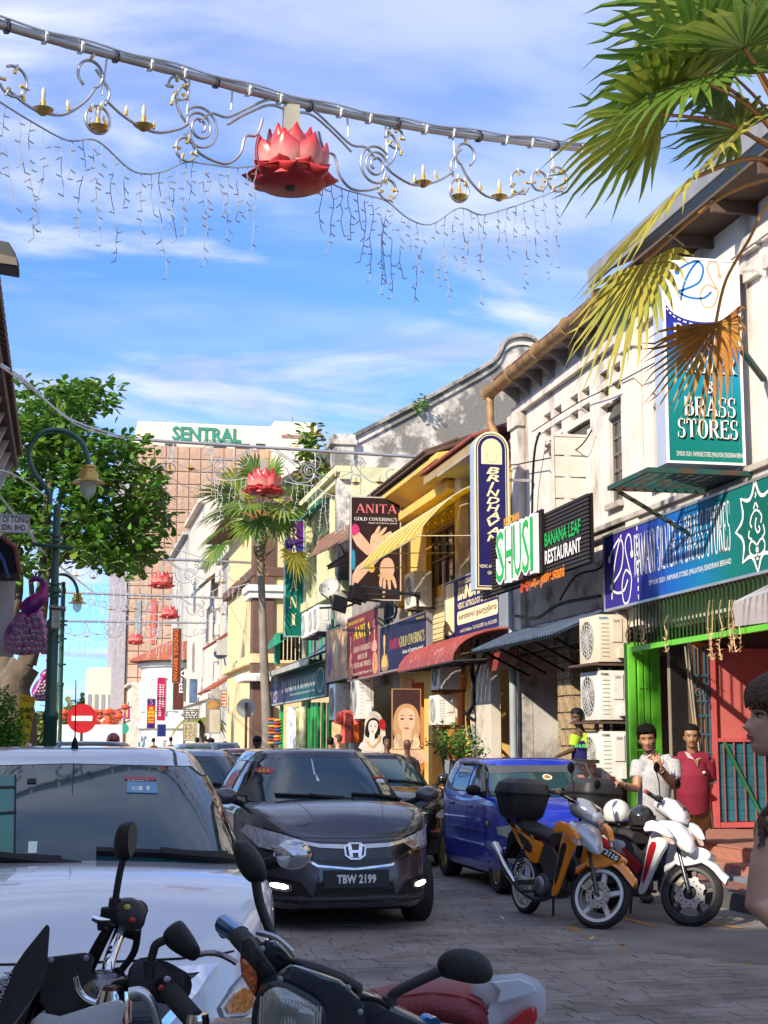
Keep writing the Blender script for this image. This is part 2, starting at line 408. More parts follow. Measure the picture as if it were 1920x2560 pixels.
while Yc<36:
 dY=0.145;x=-0.85-(0.2 if row%2 else 0.0)
 while x<lane_edge(Yc)-0.05:
  w_=0.27+r2.uniform(-0.05,0.10);c=((x+w_/2),Yc+dY/2+r2.uniform(-.006,.006),0.0)
  d=(w_-0.009,dY-0.008,0.012+r2.uniform(0,.005))
  rot=Euler((r2.uniform(-.012,.012),r2.uniform(-.012,.012),r2.uniform(-.02,.02))).to_matrix()
  near=Yc<14 and x>0.9+0.0*Yc
  blocks.append((Yc if(x>0.85)else 99+Yc,c,d,rot));x+=w_
 Yc+=dY;row+=1
blocks.sort(key=lambda b:b[0])
pb=pieces('paving_block',[(c,d,r_)for _,c,d,r_ in blocks[:300]],pave_m,road)
for _,c,d,r_ in blocks[300:]:late.box(c,d,r_)
o=obj('paving_blocks',late,pave_m,road);o['kind']='stuff'
yl=mat((0.42,0.23,0.07),0.8,var=0.3,vs=14,dirt=(0.20,0.16,0.13),dirts=9,dirtr=(0.52,0.60))
wl=mat((0.5,0.5,0.5),0.8,var=0.2,vs=14,dirt=(0.12,0.12,0.12),dirts=8)
def groundline(pts,wd,m,z=0.005):
 p=spline([onZ(a,b,0)for a,b in pts],8);mb=MB();vs=[];fs=[]
 for i,q in enumerate(p):
  t=p[min(i+1,len(p)-1)]-p[max(i-1,0)];n=Vector((-t.y,t.x,0)).normalized()*wd/2
  vs+=[(q.x+n.x,q.y+n.y,z),(q.x-n.x,q.y-n.y,z)]
 for i in range(len(p)-1):fs.append((2*i,2*i+2,2*i+3,2*i+1))
 return mb.add(vs,fs)
obj('road_line',groundline([(1225,2248),(1300,2275),(1400,2310),(1480,2345),(1570,2378),(1700,2400),(1830,2412),(1960,2424)],0.13,yl),yl,road)
obj('road_line',groundline([(1500,2275),(1560,2296),(1640,2318)],0.10,yl),yl,road)
obj('road_line',groundline([(1700,2290),(1790,2310),(1850,2322)],0.10,yl),yl,road)
obj('road_line',groundline([(1100,2241),(1164,2242)],0.12,wl),wl,road)
kerbm=mat((0.075,0.075,0.08),0.8,bump=0.4,bs=30,var=0.3)
kerb=struct('kerb',MB().bx(6.33,6.352,-6,160,0,0.155),kerbm)
pieces('kerb_stone',[((6.42,-5.5+i*0.9+0.45,0.083),(0.17,0.885,0.16),None)for i in range(42)],kerbm,kerb)
tilem=mat((0.26,0.115,0.085),0.7,var=0.2,vs=4,bump=0.2,bs=30,dirt=(0.16,0.09,0.075),dirts=1.5)
pav=struct('pavement',MB().bx(6.50,10.2,-6,220,-0.01,0.145),tilem)
pieces('tile',[((6.52+0.14+0.28*i,13.2+0.28*j,0.148),(0.272,0.272,0.012),None)for i in range(2)for j in range(14)],tilem,pav)
stepm=mat((0.42,0.185,0.125),0.55,var=0.12,vs=6,bump=0.1,dirt=(0.3,0.15,0.11),dirts=2)
st=struct('steps',MB().bx(7.07,8.1,10.0,20.0,0.14,0.275).bx(7.35,10.4,10.0,20.9,0.27,0.425),stepm)
sl=[]
for j in range(32):
 y=10.15+0.3*j
 sl.append(((7.2,y,0.288),(0.29,0.292,0.024),None));sl.append(((7.5,y,0.438),(0.32,0.292,0.024),None))
 sl.append(((7.06,y,0.21),(0.02,0.292,0.13),None));sl.append(((7.34,y,0.36),(0.02,0.292,0.12),None))
 for k in range(4):sl.append(((7.815+0.3*k,y,0.438),(0.292,0.292,0.024),None))
pieces('tile',sl,stepm,st)
struct('step_edging',MB().bx(6.93,7.05,10.0,20.2,0.14,0.20),mat((0.16,0.19,0.23),0.6),bevel=0.01)
lpav=struct('left_pavement',MB().bx(-6.5,-0.92,-14,230,-0.01,0.14),mat((0.2,0.17,0.15),0.8,bump=0.3))
struct('left_kerb',MB().bx(-0.94,-0.80,-14,230,-0.005,0.145),kerbm)
for k,(px,py)in enumerate(((1735,2262),(1790,2268),(1560,2365),(1530,2358),(1480,2352),(1255,2300),(1890,2285),(1130,2205))):
 c=onZ(px,py,0);tag(obj('litter',MB().box((c.x,c.y,.02),(.03+.02*(k%3),.02,.008),Euler((.1,.2,k)).to_matrix()),mat((.6,.6,.5)if k!=6 else(.45,.5,.15),.7)),['crumpled white scrap by the kerb behind the white motorcycle wheel','pale scrap near the kerb right of the white wheel','pale crumb on the yellow line below the orange wheel','small pale crumb left of the orange wheel base','tiny white scrap under the orange front wheel','pale scrap on the paving behind the orange exhaust','yellow-green leaf lying at the kerb by the elbow','pale scrap beside the blue car'][k],'litter','scraps of litter on the road')
c=onZ(1905,2432,0);struct('drain_cover',MB().lathe([(0,.004),(.11,.004),(.12,.0)],20,(c.x,c.y,.002)),mat((.05,.045,.04),.7,bump=.6,bs=50),road)
# BUILDING KIT
def wall_mesh(X,Y0,Y1,z0,z1,holes,t=0.3,sgn=1):
 """a wall in the plane X, thickness going away from the street, with openings (y0,y1,z0,z1)"""
 holes=[(max(a,Y0+.02),min(b,Y1-.02),max(c,z0),min(d,z1))for a,b,c,d in holes]
 ys=sorted(set([Y0,Y1]+[round(v,4)for h in holes for v in h[:2]]));zs=sorted(set([z0,z1]+[round(v,4)for h in holes for v in h[2:]]))
 def solid(i,j):
  if i<0 or j<0 or i>=len(ys)-1 or j>=len(zs)-1:return False
  y=(ys[i]+ys[i+1])/2;z=(zs[j]+zs[j+1])/2
  return not any(a<y<b and c<z<d for a,b,c,d in holes)
 mb=MB();X2=X+t*sgn
 for i in range(len(ys)-1):
  for j in range(len(zs)-1):
   if not solid(i,j):continue
   a,b,c,d=ys[i],ys[i+1],zs[j],zs[j+1]
   mb.add([(X,a,c),(X,b,c),(X,b,d),(X,a,d)],[(0,1,2,3)]);mb.add([(X2,a,c),(X2,b,c),(X2,b,d),(X2,a,d)],[(0,3,2,1)])
   if not solid(i-1,j):mb.add([(X,a,c),(X,a,d),(X2,a,d),(X2,a,c)],[(0,1,2,3)])
   if not solid(i+1,j):mb.add([(X,b,c),(X,b,d),(X2,b,d),(X2,b,c)],[(0,3,2,1)])
   if not solid(i,j-1):mb.add([(X,a,c),(X,b,c),(X2,b,c),(X2,a,c)],[(0,1,2,3)])
   if not solid(i,j+1):mb.add([(X,a,d),(X,b,d),(X2,b,d),(X2,a,d)],[(0,3,2,1)])
 return mb
def wallobj(name,mb,m,parent):
 me=bpy.data.meshes.new(name);me.from_pydata(mb.v,[],mb.f);bm=bmesh.new();bm.from_mesh(me);bmesh.ops.remove_doubles(bm,verts=bm.verts,dist=1e-4)
 bmesh.ops.recalc_face_normals(bm,faces=bm.faces);bm.to_mesh(me);bm.free();me.materials.append(m)
 o=bpy.data.objects.new(name,me);COL.objects.link(o);o.parent=parent;o.location=-acc(parent);return o
def hole(X,pxL,pyT,pxR,pyB):
 """opening in the plane X from its far top corner and its near bottom corner in the picture"""
 a=onX(pxL,pyT,X);b=onX(pxR,pyB,X);return(b.y,a.y,b.z,a.z)
glassd=mat((0.03,0.04,0.045),0.08,var=0.3,vs=2,spec=0.8)
glassg=mat((0.085,0.085,0.07),0.3,var=0.2,vs=3,spec=0.6)
voidm=mat((0.02,0.019,0.018),0.9,var=0.2)
def window(h,X,parent,frame=None,pane=None,nx=2,nz=3,depth=0.2,bars=0,fw=0.045,sill=None):
 y0,y1,z0,z1=h;frame=frame or mat((0.16,0.15,0.13),0.6);pane=pane or glassd;Xi=X+depth
 mb=MB()
 for y in np.linspace(y0,y1,nx+1):mb.bx(Xi-0.02,Xi+0.03,y-fw/2,y+fw/2,z0,z1)
 for z in np.linspace(z0,z1,nz+1):mb.bx(Xi-0.017,Xi+0.033,y0,y1,z-fw/2,z+fw/2)
 w=obj('window',mb,frame,parent)
 ps=[];dy=(y1-y0)/nx;dz=(z1-z0)/nz
 for i in range(nx):
  for j in range(nz):
   ps.append(MB().box((Xi+0.02,y0+dy*(i+.5),z0+dz*(j+.5)),(0.008,dy-fw*.8,dz-fw*.8),Euler((0,rnd.uniform(-.02,.02),rnd.uniform(-.02,.02))).to_matrix()))
 for p_ in ps:obj('pane',p_,pane,w)
 if bars:
  b=MB()
  for y in np.linspace(y0,y1,bars+2)[1:-1]:b.bx(X+0.05,X+0.062,y-.006,y+.006,z0,z1)
  obj('bar',b,DARKM,w)
 if sill:obj('sill',MB().bx(X-0.09,X+0.02,y0-.06,y1+.06,z0-.09,z0-.002),sill,w)
 return w
def roof_slab(name,parent,m,X0,X1,Y0,Y1,zfront,zback,t=0.08,tiles=None,tw=0.3,th=0.35,over=0.0):
 """a roof plane rising from the street side, with rows of tiles along the eave"""
 rf=obj(name,MB().add([(X0,Y0,zfront),(X0,Y1,zfront),(X1,Y1,zback),(X1,Y0,zback),(X0,Y0,zfront+t),(X0,Y1,zfront+t),(X1,Y1,zback+t),(X1,Y0,zback+t)],[(0,1,2,3),(4,7,6,5),(0,4,5,1),(1,5,6,2),(2,6,7,3),(3,7,4,0)]),m,parent)
 if tiles:
  sl=Vector((X1-X0,0,zback-zfront));Ls=sl.length;sl.normalize();n=Vector((-sl.z,0,sl.x));lst=[]
  rot=Matrix(((sl.x,0,-sl.z),(0,1,0),(sl.z,0,sl.x)))
  for r_ in range(tiles):
   for k in range(int((Y1-Y0)/tw)):
    c=Vector((X0,Y0+tw*(k+.5),zfront+t))+sl*(th*(r_+.45))+n*(0.03+0.012*(r_%2))
    lst.append((c,(th*1.1,tw*.86,0.045),rot@Euler((rnd.uniform(-.03,.03),rnd.uniform(-.06,-.02),rnd.uniform(-.03,.03))).to_matrix()))
  pieces('roof_tile',lst,m,rf)
 return rf
def box_building(name,label,X0,X1,Y0,Y1,H,wm,loc=None):
 b=thing(name,label,'building',(X0,(Y0+Y1)/2,0));return b
 # signs
def xrect(X,pxL,pyT,pyB,pxR,pyR=None):
 a=onX(pxL,pyT,X);b=onX(pxL,pyB,X);c=onX(pxR,pyR if pyR is not None else(pyT+pyB)/2,X)
 return Fr((X,a.y,b.z),(0,-1,0),(0,0,1)),a.y-c.y,a.z-b.z
def yrect(Y,pxL,pyT,pxR,pyB):
 a=onY(pxL,pyT,Y);b=onY(pxL,pyB,Y);c=onY(pxR,pyB,Y)
 return Fr((b.x,Y,b.z),(1,0,0),(0,0,1)),c.x-b.x,a.z-b.z
def signbox(name,label,fr,W_,H_,face,depth=0.15,frame=None,fwid=0.04,cab=None,cat='sign',group=None,smooth_face=None):
 c=fr.p(W_/2,0,-depth/2)
 t=thing(name,label,cat,c,group=group)
 def slab(u0,v0,u1,v1,w0,w1,poly=None):
  poly=poly or[(u0,v0),(u1,v0),(u1,v1),(u0,v1)]
  return MB().solid([fr.p(a,b,w0)for a,b in poly],fr.z*(w1-w0))
 obj('cabinet',slab(0,0,W_,H_,-depth,-0.012),cab or GREYM,t)
 obj('face',slab(fwid,fwid,W_-fwid,H_-fwid,-0.0115,0.0),face,t)
 if frame:
  mb=MB()
  for q in((0,0,W_,fwid),(0,H_-fwid,W_,H_),(0,fwid,fwid,H_-fwid),(W_-fwid,fwid,W_,H_-fwid)):mb.merge(slab(*q,-0.012,0.012))
  obj('frame',mb,frame,t)
 return t
def P2(name,label):return name,label
WHT=mat((0.80,0.80,0.78),0.4,var=0.02);CREAM=mat((0.78,0.68,0.42),0.45,var=0.04);YEL=mat((0.8,0.62,0.05),0.45,var=0.03)
RED=mat((0.55,0.03,0.03),0.45,var=0.05);NAVY=mat((0.02,0.018,0.10),0.35,var=0.1);GRN=mat((0.03,0.33,0.10),0.4,var=0.05)
# RIGHT ROW
stucco=mat((0.66,0.60,0.54),0.85,var=0.10,vs=1.6,bump=0.25,bs=14,dirt=(0.30,0.26,0.225),dirts=1.3,dirtr=(0.52,0.66),streak=0.3)
stuccod=mat((0.55,0.52,0.48),0.9,var=0.18,vs=1.6,bump=0.4,bs=14,dirt=(0.14,0.13,0.12),dirts=1.1,dirtr=(0.48,0.62))
FX=8.2
def yat(px,X=FX,py=1500):return onX(px,py,X).y
def zat(px,py,X=FX):return onX(px,py,X).z
# white shophouse (nearest)
Yw0,Yw1=6.0,yat(1292,py=1200)
wb=thing('shophouse','large off-white shophouse with ventilation slots and open casement window, nearest on the right','building',(FX,18,0))
holes=[];wins=[]
for(a,b,c,d)in((1372,1102,1411,1300),(1417,1080,1472,1310),(1522,1010,1557,1250)):wins.append(hole(FX,a,b,c,d))
wins.append(hole(FX,1632,985,1662,1200));wins.append((17.6,18.6,5.6,7.3));wins.append((14.4,15.5,5.2,7.3))
vents=[]
for(x0,yt,n)in((1358,1035,2),(1424,990,2),(1498,930,2)):
 for k in range(2):
  a=onX(x0+k*(26+2*(x0>1400)),yt-k*18,FX)
  for j in range(3):vents.append((a.y-0.42,a.y-0.02,a.z-0.20-0.27*j,a.z-0.04-0.27*j))
ztop=8.15
wallobj('wall',wall_mesh(FX,Yw0,Yw1,3.2,ztop,wins+vents,0.3),stucco,wb)
for h in vents:obj('vent_backing',MB().bx(FX+0.12,FX+0.15,h[0]-.02,h[1]+.02,h[2]-.02,h[3]+.02),mat((0.05,0.04,0.03),0.9),wb)
cement=mat((0.45,0.41,0.36),0.85,bump=0.3,bs=20,var=0.2,dirt=(0.2,0.18,0.16))
for i,h in enumerate(wins):
 louv=i==4
 if louv:
  w=obj('window',MB().bx(FX+.2,FX+.25,h[0],h[1],h[2],h[3]),voidm,wb)
  for k in range(12):obj('louvre',MB().box((FX+.08,(h[0]+h[1])/2,h[2]+.08+k*(h[3]-h[2])/12),(0.16,h[1]-h[0],0.012),Euler((0,0.7,0)).to_matrix()),mat((0.42,0.47,0.5),0.15),w)
 else:
  top=(h[0],h[1],h[3]-(h[3]-h[2])*.17,h[3]);low=(h[0],h[1],h[2],h[3]-(h[3]-h[2])*.19)
  window(low,FX,wb,nx=2,nz=5,pane=glassg,depth=0.07,bars=3 if i==2 else 0,sill=cement)
  obj('fanlight',MB().box((FX+.04,(h[0]+h[1])/2,(top[2]+top[3])/2),(0.02,h[1]-h[0]-.04,top[3]-top[2]),Euler((0,0.42,0)).to_matrix()),glassg,wb)
h=wins[1];ys,zb,zt=h[0]+.02,h[2]+.05,h[3]-.25
fr_=mat((0.6,0.55,0.48),0.6);lf=thing('tmp',None,None);bpy.data.objects.remove(lf)
cs=obj('casement',MB().bx(FX-0.56,FX-0.02,ys-.02,ys+.02,zb,zb+.04).bx(FX-0.56,FX-0.02,ys-.02,ys+.02,zt-.04,zt).bx(FX-.6,FX-.56,ys-.02,ys+.02,zb,zt).bx(FX-.02,FX+.02,ys-.02,ys+.02,zb,zt),fr_,wb)
for k in range(4):
 dz=(zt-zb)/4;obj('pane',MB().bx(FX-.56,FX-.02,ys-.006,ys+.006,zb+dz*k+.012,zb+dz*(k+1)-.012),mat((0.62,0.58,0.5),0.4,var=.1,vs=6,bump=.3,bs=80),cs)
for px in(1300,1590):
 y=yat(px,py=1200);obj('pilaster',MB().bx(FX-.13,FX-.003,y-.35,y+.15,3.25,7.6).bx(FX-.18,FX-.003,y-.4,y+.2,7.35,7.62),stucco,wb,bevel=.015)
obj('cornice',MB().bx(FX-.16,FX-.004,Yw0,Yw1-.04,4.82,4.9).bx(FX-.10,FX-.004,Yw0,Yw1-.06,4.72,4.817),cement,wb,bevel=.01)
obj('cornice',MB().bx(FX-.1,FX-.004,Yw0,Yw1-.04,7.62,7.78),stucco,wb)
obj('spandrel',MB().bx(FX-.03,FX-.005,Yw0,Yw1-.03,3.22,4.4),mat((0.5,0.45,0.40),.9,bump=.5,dirt=(.16,.14,.12),dirts=1.3),wb)
for k,y in enumerate(np.arange(14.6,18,.55)):
 for j in range(2):obj('block',MB().bx(FX-.08,FX-.0035,y,y+.38,7.72+.36*j-.5,7.9+.36*j-.5),stucco,wb,bevel=.01)
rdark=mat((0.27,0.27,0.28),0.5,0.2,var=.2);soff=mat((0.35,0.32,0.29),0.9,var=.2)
ysplit=yat(1484,X=FX-.6,py=850)
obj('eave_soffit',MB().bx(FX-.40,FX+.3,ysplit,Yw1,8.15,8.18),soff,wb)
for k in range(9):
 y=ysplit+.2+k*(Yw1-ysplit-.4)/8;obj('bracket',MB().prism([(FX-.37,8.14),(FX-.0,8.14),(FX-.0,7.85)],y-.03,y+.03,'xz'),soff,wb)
rfm=mat((0.22,0.085,0.05),0.8,var=.3,vs=6)
roof_slab('roof',wb,rfm,FX-.42,FX+4.5,ysplit,Yw1,8.22,10.6,tiles=1,tw=.22,th=.4)
obj('rear_wall',MB().bx(FX+6,FX+6.2,Yw0,Yw1,0,8),stuccod,wb)
roof_slab('roof',wb,rdark,FX-.66,FX+4.5,Yw0,ysplit-.05,8.45,10.9)
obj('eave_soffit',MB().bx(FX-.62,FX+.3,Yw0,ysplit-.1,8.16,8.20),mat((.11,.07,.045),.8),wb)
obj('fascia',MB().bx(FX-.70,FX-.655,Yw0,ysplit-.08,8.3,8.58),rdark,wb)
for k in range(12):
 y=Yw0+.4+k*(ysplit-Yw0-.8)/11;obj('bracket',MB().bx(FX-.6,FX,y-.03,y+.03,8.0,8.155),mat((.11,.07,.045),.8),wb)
gut=mat((0.36,0.21,0.085),0.55,var=.25,vs=5,dirt=(.2,.11,.05),dirts=3)
g_=MB()
ga=Vector((FX-.46,ysplit+.05,8.2));gb=Vector((FX-.46,Yw1+.25,8.15));prof=[]
for i in range(9):a_=math.pi+math.pi*i/8;prof.append((0.14*math.cos(a_),0.14*math.sin(a_)))
ring=lambda c:[(c.x+p_[0],c.y,c.z+p_[1])for p_ in prof]+[(c.x+p_[0]*.85,c.y,c.z+p_[1]*.85)for p_ in prof[::-1]]
g_.loft([ring(ga.lerp(gb,t_))for t_ in(0,.25,.5,.75,1)])
gt=thing('gutter','ochre painted half-round gutter with elbow downpipe along the white shophouse eave','gutter',gb)
obj('trough',g_,gut,gt,smooth=40)
for k in range(9):obj('collar',MB().tube([ga.lerp(gb,k/8)+Vector((0,-.02,-.01)),ga.lerp(gb,k/8)+Vector((0,.02,-.01))],.152,12),gut,gt)if k%2==0 else None
dp=[Vector((FX-.46,Yw1+.15,8.02)),Vector((FX-.46,Yw1+.15,7.55)),Vector((FX-.14,Yw1-.05,6.6)),Vector((FX-.14,Yw1-.05,4.9))]
obj('downpipe',MB().tube(dp,.075,10),gut,gt,smooth=50)
obj('downpipe',MB().tube([dp[-1]+Vector((0,0,-.01)),Vector((FX-.14,Yw1-.05,.15))],.07,10),mat((.3,.33,.36),.5),gt,smooth=50,label='grey lower length of downpipe')
# ground floor of the white shophouse: passage, door, mesh column
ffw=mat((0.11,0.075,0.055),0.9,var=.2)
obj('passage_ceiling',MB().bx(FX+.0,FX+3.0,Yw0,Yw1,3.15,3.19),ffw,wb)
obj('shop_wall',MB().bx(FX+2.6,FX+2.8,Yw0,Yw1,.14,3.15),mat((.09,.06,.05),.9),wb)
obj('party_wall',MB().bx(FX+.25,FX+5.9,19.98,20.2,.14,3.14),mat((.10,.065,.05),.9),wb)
stone=mat((0.42,0.31,0.17),.85,var=.3,vs=5,bump=.7,bs=12,dirt=(.2,.14,.08),dirts=2)
for(ya,yb)in((22.35,22.95),(24.3,25.0)):
 pc=obj('pillar',MB().bx(FX+.03,FX+.42,ya+.03,yb-.03,.15,3.2),stone,wb)
 lst=[]
 for r_ in range(11):
  for(cx,cy,dx,dy)in((FX+.2,ya+.02,.4,.05),(FX+.02,(ya+yb)/2,.05,yb-ya)):
   off=rnd.uniform(-.1,.1);L_=max(dx,dy)
   for s_ in(-1,1):
    w_=L_/2+s_*off;m_=s_*(L_/2-w_/2)
    lst.append(((cx+(m_ if dx>dy else 0),cy+(m_ if dy>dx else 0),.30+.275*r_),((w_-.03 if dx>dy else .05+rnd.uniform(0,.03)),(w_-.03 if dy>dx else .05+rnd.uniform(0,.03)),.25),Euler((rnd.uniform(-.03,.03),)*3).to_matrix()))
 pieces('stone',lst,stone,pc)
dr=obj('door',MB().bx(8.78,10.4,19.93,19.97,.46,2.88),mat((.50,.12,.11),.55,var=.08,bump=.05),wb,label='pink sheet metal door with teal lower half')
obj('door_frame',MB().bx(8.72,8.78,19.86,19.97,.45,3.1).bx(9.98,10.04,19.86,19.925,.45,1.6).bx(8.78,9.98,19.87,19.92,.45,.52).bx(8.78,9.98,19.87,19.92,1.60,1.65),mat((.48,.09,.09),.5),dr)
teal=mat((.025,.13,.17),.5,var=.25,vs=5)
for i in range(8):
 for j in range(7):obj('panel',MB().bx(8.79+.148*i,8.79+.148*i+.142,19.905,19.928,.53+.152*j,.53+.152*j+.146),teal,dr)
bb=MB()
for i in range(8):obj('bar',MB().bx(8.86+.15*i,8.876+.15*i,19.865,19.885,.52,1.62),mat((.24,.09,.10),.5),dr)
gp=obj('brace',MB().bar((8.86,19.84,1.6),(9.42,19.8,.48),.035),mat((.02,.14,.05),.5),dr)
og=obj('grille_panel',MB().bx(8.49,8.72,19.95,19.97,1.0,2.95),mat((.55,.20,.03),.6,var=.2),wb,label='orange panel behind blue iron grille')
gm=mat((.04,.10,.14),.5);g_=MB()
for x in(8.50,8.57,8.64,8.70):g_.bx(x-.012,x+.012,19.91,19.93,1.0,2.9)
for z in(1.2,1.45,1.7,1.95,2.15,2.38,2.5):g_.bx(8.49,8.72,19.905,19.925,z-.015,z+.015)
for s_ in(8.55,8.66):g_.tube([(s_+.05*math.cos(a),19.9,2.27+.05*math.sin(a))for a in np.linspace(-.5,4.5,12)],.009,5)
obj('grille',g_,gm,og)
obj('leaning_rod',MB().tube([(8.36,19.9,2.9),(8.55,19.85,.47)],.012,6).tube([(8.39,19.88,2.9),(8.58,19.83,.47)],.012,6),mat((.3,.28,.2),.5),wb)
mo=obj('mosaic_column',MB().bx(8.19,8.45,20.06,20.14,.15,3.3),mat((.26,.22,.16),.8),wb,label='column clad in small dark mosaic tiles')
mt=MB()
for i in range(8):
 for j in range(96):mt.bx(8.20+.031*i,8.20+.031*i+.023,20.045,20.062,.2+.032*j,.2+.032*j+.024)
q_=obj('mosaic_tiles',mt,mat((.018,.017,.017),.3),mo);q_['kind']='stuff'
obj('edge_strip',MB().bx(8.453,8.483,20.02,20.1,.15,3.3),mat((.7,.66,.58),.5),mo)
mo2=MB()
gg=mat((0.13,0.52,0.03),0.45,var=.08);ggd=mat((0.02,0.075,0.012),.5)
gt2=thing('folding_gate','bright green folding metal gate drawn back behind the air conditioners','gate',(8.0,20.9,.15))
G0,G1,GY=7.86,8.33,20.75
obj('gate_frame',MB().bx(G0,G0+.1,GY,GY+.05,.3,3.0).bx(G1-.07,G1,GY,GY+.05,.3,3.0).bx(G0+.1,G1-.07,GY,GY+.05,2.95,3.0).bx(G0+.1,G1-.07,GY,GY+.05,1.72,1.76).bx(G0+.1,G1-.07,GY,GY+.05,1.47,1.5),gg,gt2)
for k in range(3):
 x=G0+.155+.095*k
 obj('slat',MB().box((x-.012,GY+.05,2.36),(.03,.09,1.15),Euler((0,0,.5)).to_matrix()).bx(x+.0,x+.055,GY,GY+.03,1.78,2.94).box((x+.02,GY-.01,2.36),(.055,.02,.02)),gg,gt2)
 obj('slat',MB().bx(x+.02,x+.045,GY,GY+.03,.32,1.46).bx(x-.02,x-.008,GY,GY+.06,.32,1.46),gg,gt2)
obj('scroll',MB().tube([(8.14+.05*math.cos(a)*(1-a/22),GY,1.61+.05*math.sin(a)*(1-a/22))for a in np.linspace(0,14,40)],.007,5),gg,gt2)
obj('gate_backing',MB().bx(G0,G1,GY+.16,GY+.18,.3,3.0),mat((.03,.10,.02),.7),gt2)
ng=thing('overhead_grille','green overhead grille of thin bars above the shop entrance','grille',(7.9,17.5,3.1))
ge=obj('rail',MB().bx(7.86,7.93,13.0,20.7,2.86,2.93),gg,ng);
for k in range(60):obj('bar',MB().bx(7.885,7.905,13.2+k*.125,13.215+k*.125,2.932,3.6),ggd,ng)
gp2=obj('post',MB().bx(7.84,7.96,15.86,15.98,.43,3.4),gg,ng)
# upstairs of the small grey shophouse (hidden mostly by the upright sign)
def simple_house(name,label,Y0,Y1,H,m,holes_=(),X=FX,Xb=None,ground=None,z0=0.0,pane=None,nx=2,nz=3,sill=None,depth=.15,frame=None):
 b=thing(name,label,'building',(X,(Y0+Y1)/2,0));Xb=Xb or X+8
 hs=list(holes_)
 wallobj('wall',wall_mesh(X,Y0,Y1,z0,H,hs,.25),m,b)
 obj('side_wall',MB().bx(X+.25,Xb,Y0+.01,Y0+.22,0,H-.02),m,b);obj('rear_wall',MB().bx(Xb-.2,Xb,Y0+.23,Y1-.02,0,H-.03),m,b)
 for h_ in hs:
  if h_[2]>3:window(h_,X,b,frame=frame,pane=pane,nx=nx,nz=nz,sill=sill,depth=depth)
 return b
Yg1=yat(1175,py=1300)
gh=simple_house('shophouse','narrow grey shophouse with rusty red roof behind the rounded upright sign',Yw1+.02,Yg1,7.3,stuccod,[(Yw1+1.1,Yw1+2.6,4.6,6.2),(Yw1+.3,Yg1-.3,.15,3.1)],z0=0.0,nx=3,nz=3)
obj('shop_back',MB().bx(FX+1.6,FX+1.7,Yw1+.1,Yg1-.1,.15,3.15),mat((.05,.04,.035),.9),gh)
redr=mat((0.30,0.07,0.05),0.7,var=.3,vs=4,dirt=(.12,.05,.04),dirts=2)
def corrugated(name,parent,m,X0,X1,Y0,Y1,z0,z1,pitch=.12,amp=.03):
 n=int((Y1-Y0)/pitch*2);vs=[];fs=[]
 for i in range(n+1):
  y=Y0+(Y1-Y0)*i/n;a=amp*(1 if i%2 else-1)
  vs+=[(X0,y,z0+a),(X1,y,z1+a),(X1,y,z1+a-.03),(X0,y,z0+a-.03)]
 for i in range(n):
  for k in range(4):fs.append((4*i+k,4*i+(k+1)%4,4*i+4+(k+1)%4,4*i+4+k))
 return obj(name,MB().add(vs,fs),m,parent)
corrugated('roof',gh,redr,FX-.75,FX+3.6,Yw1+.35,Yg1+1.4,7.35,8.9)
obj('fascia',MB().bx(FX-.46,FX-.68,Yw1+.3,Yg1+1.3,7.1,7.27),mat((.35,.26,.13),.7),gh)
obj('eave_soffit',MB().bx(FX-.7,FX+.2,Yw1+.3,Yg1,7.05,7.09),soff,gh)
# yellow shophouse
yelw=mat((0.74,0.46,0.10),0.8,var=.12,vs=2,bump=.2,dirt=(.55,.38,.16),dirts=1.4)
yelp=mat((0.68,0.56,0.30),0.8,var=.15,vs=3,bump=.2,dirt=(.35,.28,.15),dirts=1.6)
Yy0,Yy1=Yg1+.02,yat(1000,py=1300)
hy=(yat(1155,py=1400),yat(1065,py=1400),zat(1155,1440),zat(1155,1290));hy=(min(hy[:2]),max(hy[:2]),hy[2],hy[3])
gfh=[(Yy0+.5,Yy0+3.4,.15,3.0),(Yy0+4.2,Yy1-.4,.15,3.0)]
yh=simple_house('shophouse','bright yellow shophouse with clapboard front and yellow awning',Yy0,Yy1,7.6,yelw,[hy]+gfh,nx=5,nz=2,frame=mat((.1,.08,.05),.6))
planks=[]
for k in range(14):
 z=3.25+k*.115
 planks.append(((FX-.03,(Yy0+Yy1)/2,z),(.03,Yy1-Yy0-.2,.11),Euler((0,.14,0)).to_matrix()))
pieces('plank',planks,yelp,yh)
obj('pilaster',MB().bx(FX-.2,FX-.004,Yy1-.75,Yy1-.25,4.9,7.45),yelw,yh,bevel=.02)
obj('pilaster',MB().bx(FX-.2,FX-.004,Yy0+.05,Yy0+.5,3.3,7.45),mat((.7,.6,.42),.8,bump=.4,dirt=(.4,.3,.15)),yh,bevel=.02)
obj('eave',MB().prism([(FX-.7,7.45),(FX,7.15),(FX,7.7),(FX-.7,7.58)],Yy0+.0,Yy1-.05,'xz'),yelw,yh,bevel=.02)
obj('cornice',MB().bx(FX-.35,FX-.003,Yy0+.55,Yy1-.8,6.9,7.1),yelw,yh,bevel=.02)
darkt=mat((.10,.055,.04),.8,var=.4,vs=8)
roof_slab('roof',yh,darkt,FX-.8,FX+4,Yy0+.6,Yy1+2.6,7.62,9.4,tiles=3,tw=.26,th=.4)
lt=MB()
for k in range(26):
 y=hy[0]+(hy[1]-hy[0])*k/25;lt.box((FX+.05,y,hy[3]+.27),(.02,.02,.42));lt.box((FX+.05,y+.06,hy[3]+.27),(.015,.12,.015),Euler((.8,0,0)).to_matrix())
wallobj('transom_backing',MB().bx(FX-.008,FX-.004,hy[0],hy[1],hy[3]+.02,hy[3]+.55),mat((.3,.2,.06),.8),yh)
obj('transom_lattice',lt.xf(Matrix.Translation((-.08,0,0))),YEL,yh)
